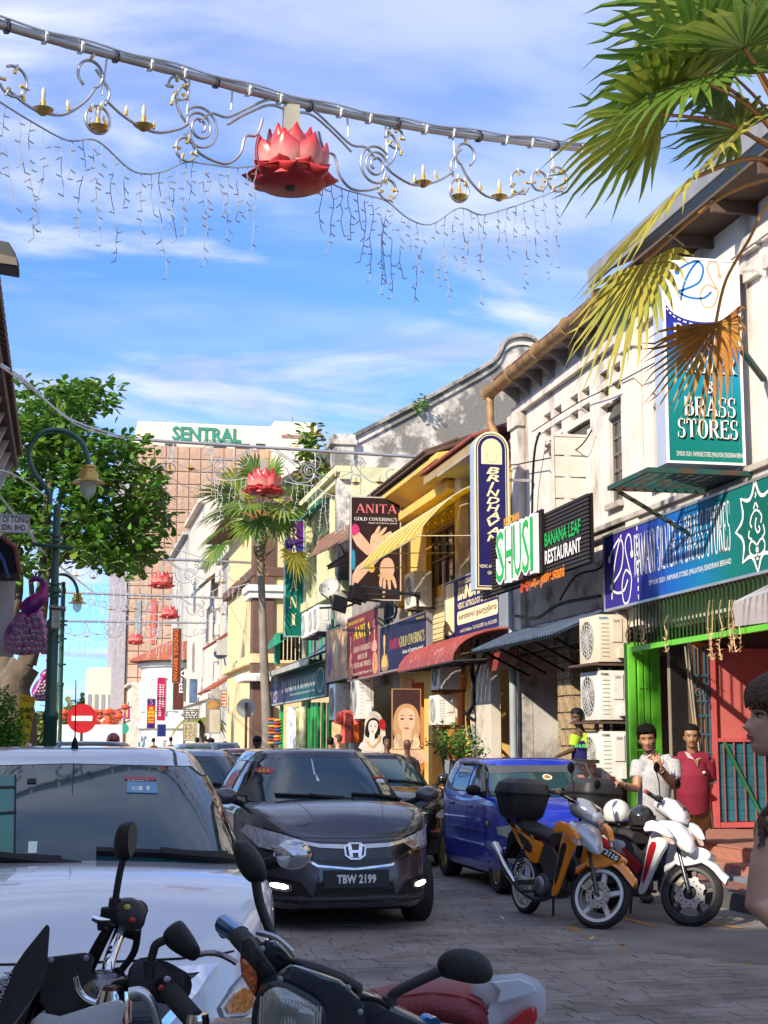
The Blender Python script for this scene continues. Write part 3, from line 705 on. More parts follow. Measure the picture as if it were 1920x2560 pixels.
aw=thing('awning','translucent yellow awning on a thin frame over the yellow house window','awning',(7.6,(Yy0+Yy1)/2,6))
ya,yb=yat(1150,7.6,1250),yat(955,7.2,1240);am=leaf_mat((.80,.62,.02),.5,rough=.4,var=.1)
nr=8
def awp(t,s):
 return Vector((FX-.05-1.45*s,ya+(yb-ya)*t,6.70-.95*s*s-.15*s))
for k in range(nr):
 rings=[[awp((k+.03)/nr,s),awp((k+.97)/nr,s),awp((k+.97)/nr,s)-Vector((0,0,.01)),awp((k+.03)/nr,s)-Vector((0,0,.01))]for s in np.linspace(0,1,7)]
 obj('sheet',MB().loft(rings),am,aw)
fm=MB()
for k in range(nr+1):fm.tube([awp(k/nr,s)+Vector((0,0,.012))for s in np.linspace(0,1,7)],.014,5)
for s in(0,.5,1):fm.tube([awp(0,s)-Vector((0,0,.03)),awp(1,s)-Vector((0,0,.03))],.014,5)
for k in(0,4,8):fm.tube([awp(k/nr,1),Vector((FX-.02,ya+(yb-ya)*k/nr,5.65))],.012,5)
obj('frame',fm,mat((.6,.55,.3),.5),aw)
# anita gold shop bay and the grey gable behind
Ya0,Ya1=Yy1+.02,yat(880,py=1300)
ah=simple_house('shophouse','shophouse front with orange ground floor behind the gold covering posters',Ya0,Ya1,6.6,mat((.30,.27,.24),.9,bump=.4,var=.25),[(Ya0+.8,Ya1-.8,.15,3.1),(Ya0+.6,Ya0+2.4,4.3,5.9)],nx=3)
roof_slab('roof',ah,darkt,FX-.7,FX+4,Ya0+1.2,Ya1+.1,6.6,8.3,tiles=3,tw=.3,th=.4)
orange=mat((.62,.22,.06),.7,var=.12,vs=2)
obj('orange_pier',MB().bx(FX-.06,FX+.5,yat(1035,py=1700),yat(1010,py=1700),.15,3.1),orange,ah)
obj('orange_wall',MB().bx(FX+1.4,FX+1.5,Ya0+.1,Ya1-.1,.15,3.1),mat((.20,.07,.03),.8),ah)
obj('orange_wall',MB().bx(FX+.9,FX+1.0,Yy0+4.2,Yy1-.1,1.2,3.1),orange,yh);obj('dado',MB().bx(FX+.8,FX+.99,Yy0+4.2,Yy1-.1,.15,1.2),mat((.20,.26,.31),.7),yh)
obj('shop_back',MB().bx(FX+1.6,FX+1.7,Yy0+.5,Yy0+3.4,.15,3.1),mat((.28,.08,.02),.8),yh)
obj('counter',MB().bx(FX+.7,FX+1.1,Yy0+.8,Yy0+3.2,.15,1.1),mat((.12,.09,.07),.6),yh)
grid=MB()
for k in range(9):grid.bx(FX+.66,FX+.69,Yy0+.8+k*.29,Yy0+.83+k*.29,.15,1.9)
for k in range(8):grid.bx(FX+.665,FX+.695,Yy0+.8,Yy0+3.2,.3+k*.22,.32+k*.22)
obj('display_grid',grid,mat((.4,.38,.33),.5),yh)
# weathered grey gable wall rising above the green house
moss=mat((.62,.58,.52),.95,var=.3,vs=2.5,bump=1.0,bs=7,dirt=(.19,.18,.165),dirts=1.1,dirtr=(.43,.53))
YG=44.3
def yp(px,py):p_=onY(px,py,YG);return(p_.x,p_.z)
prof=[yp(880,1092),yp(1000,1030),yp(1100,978),yp(1200,922),yp(1237,898),yp(1252,878),yp(1262,855),yp(1280,843),yp(1302,839),yp(1325,843),yp(1340,855),yp(1349,874),yp(1362,888),yp(1380,905),yp(1500,985),yp(1640,1090)]
body=[(prof[0][0],5.0)]+prof+[(prof[-1][0],5.0)]
gw=thing('gable_wall','tall weathered grey gable wall with curved bell-shaped crest and peeling plaster','wall',(12,YG,0))
obj('wall',MB().prism(body,YG,YG+.45,'xz'),moss,gw)
cop=MB();cop2=MB()
cop.loft([[(a,YG-.14,b+.07),(a,YG+.55,b+.07),(a,YG+.55,b-.07),(a,YG-.14,b-.07)]for a,b in[tuple(q)[:2]for q in spline([(a,b,0)for a,b in prof],3)]]);cop2.loft([[(a,YG-.07,b-.2),(a,YG+.02,b-.2),(a,YG+.02,b-.30),(a,YG-.07,b-.30)]for a,b in[tuple(q)[:2]for q in spline([(a,b,0)for a,b in prof],3)]])
obj('coping',cop,mat((.34,.31,.28),.95,bump=.6,var=.3,dirt=(.13,.12,.11),dirts=2),gw,bevel=.02);obj('moulding',cop2,moss,gw)
px_,pz_=prof[0]
obj('finial_block',MB().bx(px_-.55,px_+.05,YG-.12,YG+.6,pz_-.9,pz_-.28).bx(px_-.68,px_+.13,YG-.2,YG+.7,pz_-.28,pz_-.12).bx(px_-.60,px_+.09,YG-.16,YG+.65,pz_-.12,pz_+.04).bx(px_-.42,px_,YG-.08,YG+.5,5,pz_-.9),moss,gw,bevel=.025)
# pale green shophouse
Yn0,Yn1=Ya1+.02,yat(757,py=1300)
pg=mat((.60,.60,.36),.85,var=.1,vs=1.5,bump=.2,dirt=(.45,.43,.26),dirts=1.2)
green=mat((.02,.30,.16),.6,var=.15)
gh_=[];
for k in range(3):
 y=Yn0+1.0+k*2.4;gh_.append((y,y+1.3,6.6,8.6))
nh=simple_house('shophouse','pale green shophouse with mouldings and emerald painted recess',Yn0,Yn1,9.7,pg,gh_+[(Yn0+.4,Yn1-.4,3.9,5.9),(Yn0+.6,Yn1-.6,.15,3.1)],nx=2,nz=3,pane=mat((.2,.24,.2),.4))
obj('cornice',MB().bx(FX-.35,FX-.003,Yn0,Yn1,9.3,9.5).bx(FX-.5,FX-.003,Yn0,Yn1,9.503,9.7),pg,nh,bevel=.02)
obj('cornice',MB().bx(FX-.3,FX-.003,Yn0,Yn1,6.0,6.3),pg,nh,bevel=.03)
for k in range(4):
 y=Yn0+.3+k*2.45;obj('pilaster',MB().bx(FX-.14,FX-.0035,y,y+.35,6.303,9.297),pg,nh,bevel=.02)
obj('green_recess',MB().bx(FX+.9,FX+1.0,Yn0+.4,Yn1-.4,3.5,6.0),green,nh)
for k in range(4):
 y=Yn0+.8+k*2.2;obj('green_pilaster',MB().bx(FX-.06,FX-.004,y-.1,y+.25,4.2,5.95),green,nh,bevel=.02)
obj('parapet',MB().bx(FX-.04,FX-.0045,Yn0+.4,Yn1-.4,3.3,4.15),pg,nh)
obj('balcony_shelf',MB().bx(FX-1.0,FX-.01,Yn0+1.5,Yn1-.6,4.02,4.07).bx(FX-1.0,FX-.96,Yn0+1.5,Yn1-.6,3.9,4.1),green,nh)
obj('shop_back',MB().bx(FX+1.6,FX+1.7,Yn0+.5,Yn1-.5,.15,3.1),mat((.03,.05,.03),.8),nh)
ta=thing('canopy','small teal curved canopy high on the pale green house','canopy',(7.8,Yn0+5.5,8.7));tm=mat((.03,.24,.22),.6)
for k in range(6):
 rings=[]
 for s in np.linspace(0,1,6):
  x=FX-.02-.85*s;z=9.25-.55*s**1.8;y=Yn0+3.6+k*.52
  rings.append([(x,y,z),(x,y+.5,z),(x,y+.5,z-.02),(x,y,z-.02)])
 obj('sheet',MB().loft(rings),tm,ta)
 # cream and brown corner house
Yb0,Yb1=yat(730,py=1300)+2,yat(625,X=8.2,py=1500)
cream=mat((.72,.55,.30),.85,var=.08,vs=1.5);brown=mat((.13,.07,.05),.8,var=.15)
bh=thing('shophouse','cream and brown colonial corner house with louvred shutters','building',(FX,Yb0,0))
XL=onY(640,1400,Yb0).x
obj('wall',MB().bx(XL+.1,FX+9,Yb0,Yb1,0,11.0),cream,bh)
for x in(XL,XL+.0):
 pass
obj('pilaster',MB().bx(XL-.1,XL+.7,Yb0-.12,Yb0+.7,0,10.6),brown,bh,bevel=.02)
obj('pilaster',MB().bx(XL+3.6,XL+4.1,Yb0-.12,Yb0-.003,0,10.6),brown,bh)
for z in(7.9,4.6):obj('band',MB().bx(XL-.16,XL+4.3,Yb0-.16,Yb1,z,z+.35),brown if z>5 else cream,bh,bevel=.03)
obj('cornice',MB().bx(XL-.35,XL+1.3,Yb0-.35,Yb0+1.6,7.3,7.55).bx(XL-.25,XL+1.15,Yb0-.25,Yb0+1.6,7.05,7.3).bx(XL-.5,XL+1.5,Yb0-.5,Yb0+1.8,3.9,4.2),mat((.75,.73,.68),.7),bh,bevel=.04)
sh=obj('shutter',MB().bx(XL+1.5,XL+3.4,Yb0-.1,Yb0-.005,8.3,10.6),brown,bh)
for k in range(22):obj('slat',MB().box((XL+1.95+.95*(k%2),Yb0-.12,8.45+.19*(k//2)),(.82,.05,.15),Euler((.5,0,0)).to_matrix()),mat((.16,.09,.07),.7),sh)
obj('panel_frame',MB().bx(XL+1.5,XL+3.5,Yb0-.06,Yb0-.003,5.2,7.1),mat((.16,.08,.05),.7),bh);obj('sign_panel',MB().bx(XL+1.65,XL+3.35,Yb0-.08,Yb0-.061,5.35,6.95),cream,bh)
frb=Fr((XL+1.7,Yb0-.082,5.7),(1,0,0),(0,0,1));text(frb,'SI',(.2,0,.95,.8),mat((.6,.04,.03),.5),bh,'serif')
ed=obj('roof',MB().add([(XL-.9,Yb0-.9,10.6),(XL+5,Yb0-.9,10.6),(XL+5,Yb1+1,10.6),(XL-.9,Yb1+1,10.6),(XL+2.5,Yb0+3,12.9),(XL+5,Yb0+3,12.9),(XL+5,Yb1-2,12.9),(XL+2.5,Yb1-2,12.9)],[(0,1,5,4),(3,0,4,7),(4,5,6,7),(2,3,7,6),(1,2,6,5),(0,3,2,1)]),darkt,bh)
# FAR RIGHT ROW
def gable_front(Y,X0,X1,H,peak,t=.3):
 return MB().prism([(X0,0),(X1,0),(X1,H),((X0+X1)/2,peak),(X0,H)],Y,Y+t,'xz')
lightg=mat((.50,.49,.45),.9,var=.15,vs=.8,bump=.3,dirt=(.26,.25,.23),dirts=.5,dirtr=(.45,.65))
whitew=mat((.60,.55,.47),.85,var=.1,vs=.8,bump=.2,dirt=(.45,.42,.37),dirts=.6,dirtr=(.5,.7))
terr=mat((.36,.10,.05),.8,var=.35,vs=5,dirt=(.2,.07,.04),dirts=3)
def far_house(name,label,pxr,pxl,X0,topy,m,wins=(),roof=None,yref=1500,deep=9):
 Y0=onX(pxr,yref,X0).y;Y1=onX(pxl,yref,X0).y;H=onX(pxr,topy,X0).z
 b=thing(name,label,'building',(X0,(Y0+Y1)/2,0))
 obj('wall',MB().bx(X0,X0+deep,Y0,Y1,0,H),m,b)
 for(u,z,w_,h_,dark)in wins:
  y=Y0+(Y1-Y0)*u
  fo=obj('window',MB().bx(X0-.05,X0-.01,y-w_/2,y+w_/2,z,z+h_),mat((.42,.38,.32),.7),b)
  obj('pane',MB().bx(X0-.07,X0-.052,y-w_/2+.1,y-.04,z+.1,z+h_-.1),dark,fo);obj('pane',MB().bx(X0-.07,X0-.052,y+.04,y+w_/2-.1,z+.1,z+h_-.1),dark,fo)
 obj('cornice',MB().bx(X0-.4,X0-.003,Y0,Y1,H-.35,H-.1).bx(X0-.2,X0-.004,Y0,Y1,4.2,4.5),m,b)
 return b,Y0,Y1,H
dk=mat((.05,.05,.05),.4,var=.2);shut=mat((.2,.17,.14),.7)
f1_,a0,a1,H1=far_house('shophouse','tall blank grey house wall with stains between brown corner house and white houses',618,556,8.6,1330,lightg,[(.3,8,1.2,1.6,dk),(.7,8,1.2,1.6,dk)],deep=11)
obj('gable',MB().prism([(8.6,H1),(19.6,H1),(16.5,H1+3.4),(11.5,H1+3.4)],a0+.01,a0+.5,'xz'),lightg,f1_)
for(px,py,n_)in((590,1570,5),(575,1690,7)):
 pl=onX(px,py,8.0);er=thing('lean_to_roof','lean-to of broken terracotta tiles on brackets, '+('upper one under the blank grey wall' if py<1600 else 'lower one with curved arch bracket'),'roof',pl)
 roof_slab('roof',er,terr,6.9,8.5,pl.y-2,pl.y+5,pl.z-.8,pl.z+.2,tiles=3,tw=.5,th=.5)
 obj('bracket',MB().tube([(7.1,pl.y-1.6,pl.z-.85),(8.3,pl.y-1.7,pl.z-1.4),(8.5,pl.y-1.7,pl.z-2.8)],.12,6),whitew,er)
 obj('fascia',MB().bx(6.9,8.55,pl.y-2.1,pl.y-2.0,pl.z-1.4,pl.z-.72),lightg,er)
f2_,b0,b1,H2=far_house('shophouse','ornate white plaster house with dark broken awning up high',552,510,8.6,1360,whitew,[(.3,7.6,1.6,2.2,dk),(.7,7.6,1.6,2.2,dk)])
for k in range(5):obj('moulding',MB().bx(8.35,8.599,b0+.3,b0+1.1,4.6+1.5*k,5.3+1.5*k),whitew,f2_,bevel=.12)
obj('awning',MB().prism([(7.4,10.4),(8.55,11.4),(8.55,11.3),(7.4,10.2)],b0+1,b0+6,'xz'),dk,f2_)
f3_,c0,c1,H3=far_house('shophouse','narrow weathered house with tall upright windows beyond the ornate white one',508,470,8.7,1250,whitew,[(.5,10.4,1.6,2.2,dk),(.5,6.4,1.6,2.0,shut)])
f4_,d0,d1,H4=far_house('shophouse','plain grey-white tall house with drainpipe behind the red lotus',468,430,8.9,1330,lightg,[(.5,9.5,1.8,2.2,dk),(.5,6,1.8,2.2,dk)])
yc=112.0;ctr=onY(455,1800,yc);rw=thing('corner_house','round-cornered white house with mint windows and terracotta hipped roof','building',(ctr.x,yc,0))
Rr=ctr.x-onY(336,1800,yc).x;Hc=onY(400,1648,yc).z;cw=mat((.66,.67,.62),.8,var=.06)
cx_,cy_=ctr.x+.6,yc+Rr
pr=[(Rr+.0,0),(Rr,Hc)]
obj('wall',MB().lathe([(Rr,0),(Rr,Hc-.5),(Rr+.25,Hc-.45),(Rr+.25,Hc-.2),(Rr,Hc-.15),(Rr,Hc)],32,(cx_,cy_,0)),cw,rw)
obj('roof',MB().lathe([(Rr+.9,Hc-.05),(Rr+.9,Hc+.1),(1.5,Hc+1.5),(0,Hc+1.55)],32,(cx_,cy_,0)),terr,rw)
mint=mat((.42,.62,.56),.6)
for a in(200,222,244,262,284):
 for z in(Hc-3.6,Hc-8.0):
  c=Vector((cx_+(Rr+.05)*math.cos(R(a)),cy_+(Rr+.05)*math.sin(R(a)),z+1));rt=Euler((0,0,R(a+90))).to_matrix()
  wq=obj('window',MB().box(c,(1.5,.12,2.2),rt),mint,rw)
  for k in range(2):obj('pane',MB().box(c+rt@Vector((-.36+.72*k,.09,.2)),(.5,.05,1.3),rt),mat((.12,.2,.2),.3),wq)
  obj('mullion',MB().box(c+rt@Vector((.95,0,0)),(.35,.3,2.6),rt),cw,rw)
obj('band',MB().lathe([(Rr+.1,Hc-5.0),(Rr+.3,Hc-4.9),(Rr+.3,Hc-4.6),(Rr+.1,Hc-4.5)],32,(cx_,cy_,0)),cw,rw)
k_=0
for(pr_,pl_,X0,ty,lab,m_)in((334,318,7.6,1700,'small pale house with rusty drainpipe just before the tower',mat((.6,.55,.45),.9,var=.2)),(316,296,7.4,1745,'low distant cream shop row under the tower',whitew)):
 f_,y0_,y1_,h_=far_house('shophouse',lab,pr_,pl_,X0,ty,m_,[(.3,4.8,2,1.6,dk),(.7,4.8,2,1.6,dk)])
for i,(yy,x1,h_,lab,m_)in enumerate(((150,-1.6,15.5,'distant tall cream block with blank upper wall left of the tower',mat((.72,.62,.46),.8)),(176,.4,12.0,'distant white shop row at the end of the street',whitew))):
 b=thing('distant_building',lab,'building',(x1,yy,0));obj('wall',MB().bx(x1+4.7 if i==0 else x1+3.2,x1+8 if i==0 else x1+6.5,yy+40,yy+60,0,10.7 if i==0 else 8),m_,b)
 for k in range(4):obj('window',MB().bx(x1+(4.7 if i==0 else 6.5)+.8*k,x1+(5.1 if i==0 else 7)+.8*k,yy+39.9,yy+39.99,5,7.5),mat((.25,.28,.3),.4),b)
 # THE TOWER
YT=185.0
tl=onY(290,1800,YT).x;tr=onY(700,1120,YT);tzt=onY(600,1122,YT).z;tz2=onY(600,1062,YT).z
tw=thing('office_tower','tall pink-beige panelled college tower with green lettering on its white crown','building',(tl,YT,0))
tb=mat((.34,.21,.13),.6,var=.1);tp=mat((.56,.385,.27),.5,var=.16,vs=.25,spec=.3,dirt=(.46,.29,.19),dirts=.25);tww=mat((.80,.70,.54),.8,var=.04)
xr=onY(700,1300,YT).x;ntx=13;ntz=24;dx=(xr-tl-1.0)/ntx;dz=tzt/ntz
obj('wall',MB().bx(tl+.9,xr+8,YT,YT+22,0,tzt),tb,tw)
obj('side_fin',MB().bx(tl-.6,tl+.85,YT-.4,YT+22,0,tzt-1.0),mat((.36,.33,.35),.7,var=.15),tw)
ps=[]
for j in range(ntz):
 for i in range(ntx+5):ps.append(((tl+1+dx*(i+.5),YT-.05,dz*(j+.5)),(dx-.11,.12,dz-.13),Euler((rnd.uniform(-.004,.004),0,rnd.uniform(-.004,.004))).to_matrix()))
ps.sort(key=lambda p_:-p_[0][2]);pieces('panel',ps[:300],tp,tw)
rest=MB()
for c,d,r_ in ps[300:]:rest.box(c,d,r_)
q_=obj('panels',rest,tp,tw);q_['kind']='stuff'
xc0=onY(345,1070,YT).x;xc1=onY(685,1080,YT).x
obj('crown',MB().bx(xc0,xc1,YT+.4,YT+20,tzt+.01,tz2),tww,tw)
b0x=onY(686,1060,YT-2).x;b1x=onY(792,1060,YT-2).x;bz=onY(740,1055,YT-2).z
obj('lift_core',MB().bx(b0x,b1x,YT-2,YT+14,0,bz),tww,tw)
obj('window_band',MB().bx(b0x+.9,b1x-.8,YT-2.08,YT-2.01,onY(740,1096,YT-2).z,onY(740,1088,YT-2).z),mat((.35,.2,.16),.4),tw)
fr_t=Fr((0,YT+.38,0),(1,0,0),(0,0,1))
def tq(px,py):p_=onY(px,py,YT+.38);return p_.x,p_.z
a=tq(430,1100);b=tq(602,1072);tgm=mat((.04,.26,.18),.5)
text(fr_t,'SENTRAL',(a[0],a[1],b[0],b[1]),tgm,tw,bold=.03,w=.05,thick=.1)
a=tq(508,1110);b=tq(602,1101);text(fr_t,'COLLEGE PENANG',(a[0],a[1],b[0],b[1]),tgm,tw,bold=.01,w=.05)
for(x0,x1)in((412,440),(530,566),(588,625),(640,664)):
 p0=onY(x0,1126,YT+.3);p1=onY(x1,1115,YT+.3)
 for k in range(9):obj('vent_slat',MB().bx(p0.x+(p1.x-p0.x)*k/9,p0.x+(p1.x-p0.x)*(k+.5)/9,YT+.25,YT+.39,p0.z+.25,p1.z+.3),DARKM,tw)
obj('antenna',MB().tube([(b0x+2.5,YT,bz),(b0x+2.5,YT,bz+1)],.08,5),GREYM,tw)
for(px,c_)in((345,(.25,.3,.3)),(384,(.55,.10,.06))):
 p0=onY(px,1530,YT-.3);obj('banner',MB().bx(p0.x-.35,p0.x+.35,YT-.25,YT-.15,onY(px,1610,YT-.3).z,onY(px,1500,YT-.3).z),mat(c_,.6),tw)
 # LEFT SIDE
LX=-1.35
lw=mat((.66,.65,.62),.85,var=.1,bump=.2,dirt=(.4,.38,.35))
lb=thing('shophouse','white shophouse with dark projecting tiled eave at the left edge','building',(LX,25,0))
YL0,YL1=17.0,onX(38,1180,-.95).y+.2
obj('wall',MB().bx(LX-8,LX,YL0,YL1-.6,0,7.0),lw,lb)
zE0=onX(2,945,-.95).z;zE1=onX(38,1150,-.95).z
obj('eave',MB().add([(-.92,YL0,zE1-.1),(-.92,YL1,zE1-.1),(LX-3,YL1,zE1+2),(LX-3,YL0,zE1+2),(-.92,YL0,zE1+.14),(-.92,YL1,zE1+.14),(LX-3,YL1,zE1+2.24),(LX-3,YL0,zE1+2.24)],[(0,1,2,3),(4,7,6,5),(0,4,5,1),(1,5,6,2),(2,6,7,3),(3,7,4,0)]),mat((.14,.08,.06),.8,var=.3),lb)
lst=[((-.98+.0,YL0+.15+.3*k,zE1+.2),(.34,.25,.05),Euler((0,.5,0)).to_matrix())for k in range(int((YL1-YL0)/.3))]
pieces('roof_tile',lst,mat((.22,.16,.11),.9,var=.3),lb)
for k in range(6):
 y=YL1-.4-1.1*k;obj('bracket',MB().prism([(LX,zE1-.15),(-.98,zE1-.05),(LX,zE1-.9)],y-.05,y+.05,'xz'),lw,lb)
obj('capital',MB().bx(LX-.02,LX+.22,YL1-1.0,YL1-.55,5.2,5.6).bx(LX-.02,LX+.14,YL1-.95,YL1-.6,0,5.2),lw,lb,bevel=.02)
for i,(y0,y1,h_,m_,lab)in enumerate(((-40,-22,7.9,stuccod,'plain grey shop row'),(-21.9,-8,8.2,lw,'white shop row'),(-7.9,4,7.8,cream,'cream shop row'),(4.1,16.9,8.0,whitew,'off-white shop row'))):  # unseen rows, added with place and height chosen to shade the road
 b=thing('shophouse',lab+' along the left pavement, out of the picture, placed to shade the street','building',(-3.4,(y0+y1)/2,0))
 b['label']=lab+' along the left pavement, unseen, added to shade the street'
 X1=-4.6 if y0>3 else-4.2
 obj('wall',MB().bx(-14,X1,y0,y1,0,h_),m_,b)
 for k in range(int((y1-y0)/3)):
  w_=obj('window',MB().bx(X1+.002,X1+.05,y0+.8+3*k,y0+2.2+3*k,4.4,6.2),mat((.25,.23,.2),.6),b)
  obj('pane',MB().bx(X1+.052,X1+.06,y0+.9+3*k,y0+2.1+3*k,4.5,6.1),glassd,w_)
  obj('door',MB().bx(X1+.002,X1+.04,y0+.5+3*k,y0+2.5+3*k,.14,3.0),mat((.12,.09,.07),.6),b)
fr,W_,H_=yrect(24.5,-40,1284,74,1330)
t=signbox('name_board','white board lettered IM OI TONG and SDN BHD beside green lamp post',fr,W_,H_,WHT,.06,frame=mat((.5,.48,.45),.6),fwid=.02)
q=mat((.10,.08,.07),.5)
def ubox(Y,fr,x0,y0,x1,y1):
 a=onY(x0,y1,Y);b=onY(x1,y0,Y);return((a.x-fr.o.x),a.z-fr.o.z,b.x-fr.o.x,b.z-fr.o.z)
text(fr,'KIM OI TONG',ubox(24.5,fr,-24,1291,71,1305),q,t,bold=.02);text(fr,'CO. SDN. BHD.',ubox(24.5,fr,-24,1312,66,1325),q,t,bold=.02)
bl=thing('shop_blind','black and maroon rolled shop blind below the white name board','blind',(-1.0,24,4))
p0=onY(0,1365,24.2);p1=onY(52,1450,24.2)
obj('blind',MB().prism([(p0.x-.6,p0.z+.1),(p0.x+.08,p0.z),(p1.x-.08,p0.z-.16),(p1.x,p1.z),(p0.x-.6,p1.z)],23.2,24.4,'xz'),BLACK,bl)
obj('trim',MB().tube([(p0.x+.05,23.19,p0.z+.02),(p1.x-.07,23.19,p0.z-.15),(p1.x+.01,23.19,p1.z)],.035,6),mat((.25,.05,.05),.7),bl)
obj('trim',MB().tube([(p0.x-.1,23.17,p0.z-.03),(p0.x+.1,23.17,p0.z-.35),(p0.x+.18,23.17,p0.z-.6)],.03,6),mat((.04,.09,.25),.7),bl)
fr,W_,H_=yrect(24.6,-20,1440,31,1640)
t=single('notice_board',MB().solid([fr.p(0,0,-.04),fr.p(W_,0,-.04),fr.p(W_,H_,-.04),fr.p(0,H_,-.04)],(0,.08,0)),lw,'tall plain white board below black blind at the left edge','board')
# LAMP POSTS
lampg=mat((.012,.075,.045),.35,var=.1,coat=.4);gold=mat((.60,.40,.10),.35,.6,var=.1)
def lamp_post(px,Y,top,s,lab):
 b=onY(px,1860,Y);t=thing('street_lamp',lab,'street lamp',(b.x,Y,0),group='green street lamps with golden heads')
 x,y=b.x,Y;zt=top
 prof=[(r_*.7,z_)for r_,z_ in[(.20,.14),(.20,.5),(.15,.55),(.14,1.5),(.17,1.52),(.17,1.6),(.11,1.65),(.105,3.0),(.13,3.02),(.13,3.1),(.09,3.12),(.085,zt-1.75),(.11,zt-1.73),(.11,zt-1.63),(.08,zt-1.6),(.075,zt-1.45),(0,zt-1.45)]]
 obj('post',MB().lathe(prof,16,(x,y,0)),lampg,t,smooth=40)
 for z in(zt-3.55,zt-2.9,zt-2.55,zt-2.45):obj('collar',MB().lathe([(.09,z-.02),(.13,z-.02),(.13,z+.02),(.09,z+.02)],16,(x,y,0)),lampg,t)
 return t,x,y
t,x,y=lamp_post(124,22.5,0,1,'tall green street lamp with hooped arm and golden lantern, nearest of the lamps')
bpy.data.objects.remove([c for c in bpy.data.objects if c.parent==t and c.name.startswith('post')][0])
for c in[c for c in bpy.data.objects if c.parent==t]:bpy.data.objects.remove(c)
zt=onY(122,1262,22.5).z
obj('post',MB().lathe([(r_*.66,z_)for r_,z_ in((.18,.14),(.18,.5),(.15,.55),(.145,1.9),(.17,1.92),(.17,2.0),(.125,2.05),(.12,3.2),(.15,3.22),(.15,3.3),(.10,3.34),(.095,zt-1.3),(.12,zt-1.28),(.12,zt-1.2),(.085,zt-1.15),(.08,zt),(0,zt))],16,(x,y,0)),lampg,t,smooth=40)
for pyy in(1340,1352,1460,1478,1490,1590,1605):
 z=onY(122,pyy,22.5).z;obj('collar',MB().lathe([(.06,z-.015),(.095,z-.015),(.095,z+.015),(.06,z+.015)],16,(x,y,0)),lampg,t)
LS=.6
arm=[onY(a,b,22.5)for a,b in((124,1262),(124,1240),(112,1215),(88,1185),(73,1150),(75,1120),(95,1090),(125,1076),(160,1078),(192,1094),(212,1122),(222,1163))]
obj('arm',MB().tube(spline(arm,5),.038,10),lampg,t,smooth=60)
def lantern(t,c,s):
 obj('lamp_shade',MB().lathe([(.05,.02),(.17,0),(.18,-.05),(.16,-.08),(.165,-.14),(.23,-.17),(.235,-.3),(.25,-.34),(.41,-.42),(.40,-.435),(.2,-.40),(0,-.39)],24,c,'Z')if s==1 else MB().lathe([(r_*s,z*s)for r_,z in[(.05,.02),(.17,0),(.18,-.05),(.16,-.08),(.165,-.14),(.23,-.17),(.235,-.3),(.25,-.34),(.41,-.42),(.40,-.435),(.2,-.40),(0,-.39)]],24,c),gold,t,smooth=35)
 obj('glass_bowl',MB().lathe([(r_*s,z*s)for r_,z in[(.19,-.41),(.205,-.5),(.18,-.66),(.1,-.78),(0,-.84)]],20,c),mat((.62,.68,.62),.12,var=.05,alpha=.55),t,smooth=60)
lantern(t,onY(222,1164,22.5),.6)
obj('bracket',MB().tube([onY(80,1360,22.4),onY(182,1372,22.4)],.03,6),lampg,t)
t,x,y=lamp_post(146,40,onY(146,1440,40).z+1.3,1,'smaller-looking green street lamp behind the nearest one, gold lantern over the cars')
arm=[onY(a,b,40)for a,b in((136,1440),(150,1436),(168,1439),(184,1452),(192,1470),(194,1483))]
obj('arm',MB().tube(spline(arm,5),.04,8),lampg,t,smooth=60);lantern(t,onY(194,1484,40),.58)
mbx=thing('meter_box','weathered grey louvred metal box strapped to green lamp post','box',onY(140,1580,22.3))
p0=onY(128,1572,22.2);p1=onY(150,1526,22.2)
obj('body',MB().bx(p0.x,p1.x,22.05,22.4,p0.z,p1.z),mat((.46,.43,.36),.5,.3,var=.2),mbx,bevel=.01)
obj('lid',MB().box(((p0.x+p1.x)/2+.02,22.2,p1.z+.03),(p1.x-p0.x+.12,.46,.03),Euler((0,.1,0)).to_matrix()),mat((.35,.3,.24),.6),mbx)
for k in range(4):obj('louvre',MB().box((p0.x+.08,22.04,p0.z+.11+.035*k),(.08,.02,.012),Euler((.4,0,0)).to_matrix()),mat((.6,.57,.5),.5),mbx)
fl=thing('floodlight','dark weatherproof lamp head at upper left edge of the sky','lamp',onY(10,640,14))
pts=[onY(a,b,14)for a,b in((-40,600),(0,600),(22,604),(38,630),(48,660),(46,668),(0,660),(-40,655))]
obj('housing',MB().solid(pts,(0,.35,0)),mat((.06,.065,.06),.5),fl,bevel=.03)
pts=[onY(a,b,13.99)for a,b in((-40,625),(40,645),(44,664),(-40,652))]
obj('lens',MB().solid(pts,(0,-.01,0)),mat((.2,.16,.11),.4),fl)
obj('arm',MB().tube([onY(-40,630,14.2),onY(-90,640,14.2),onY(-160,900,14.2)],.04,8),DARKM,fl)
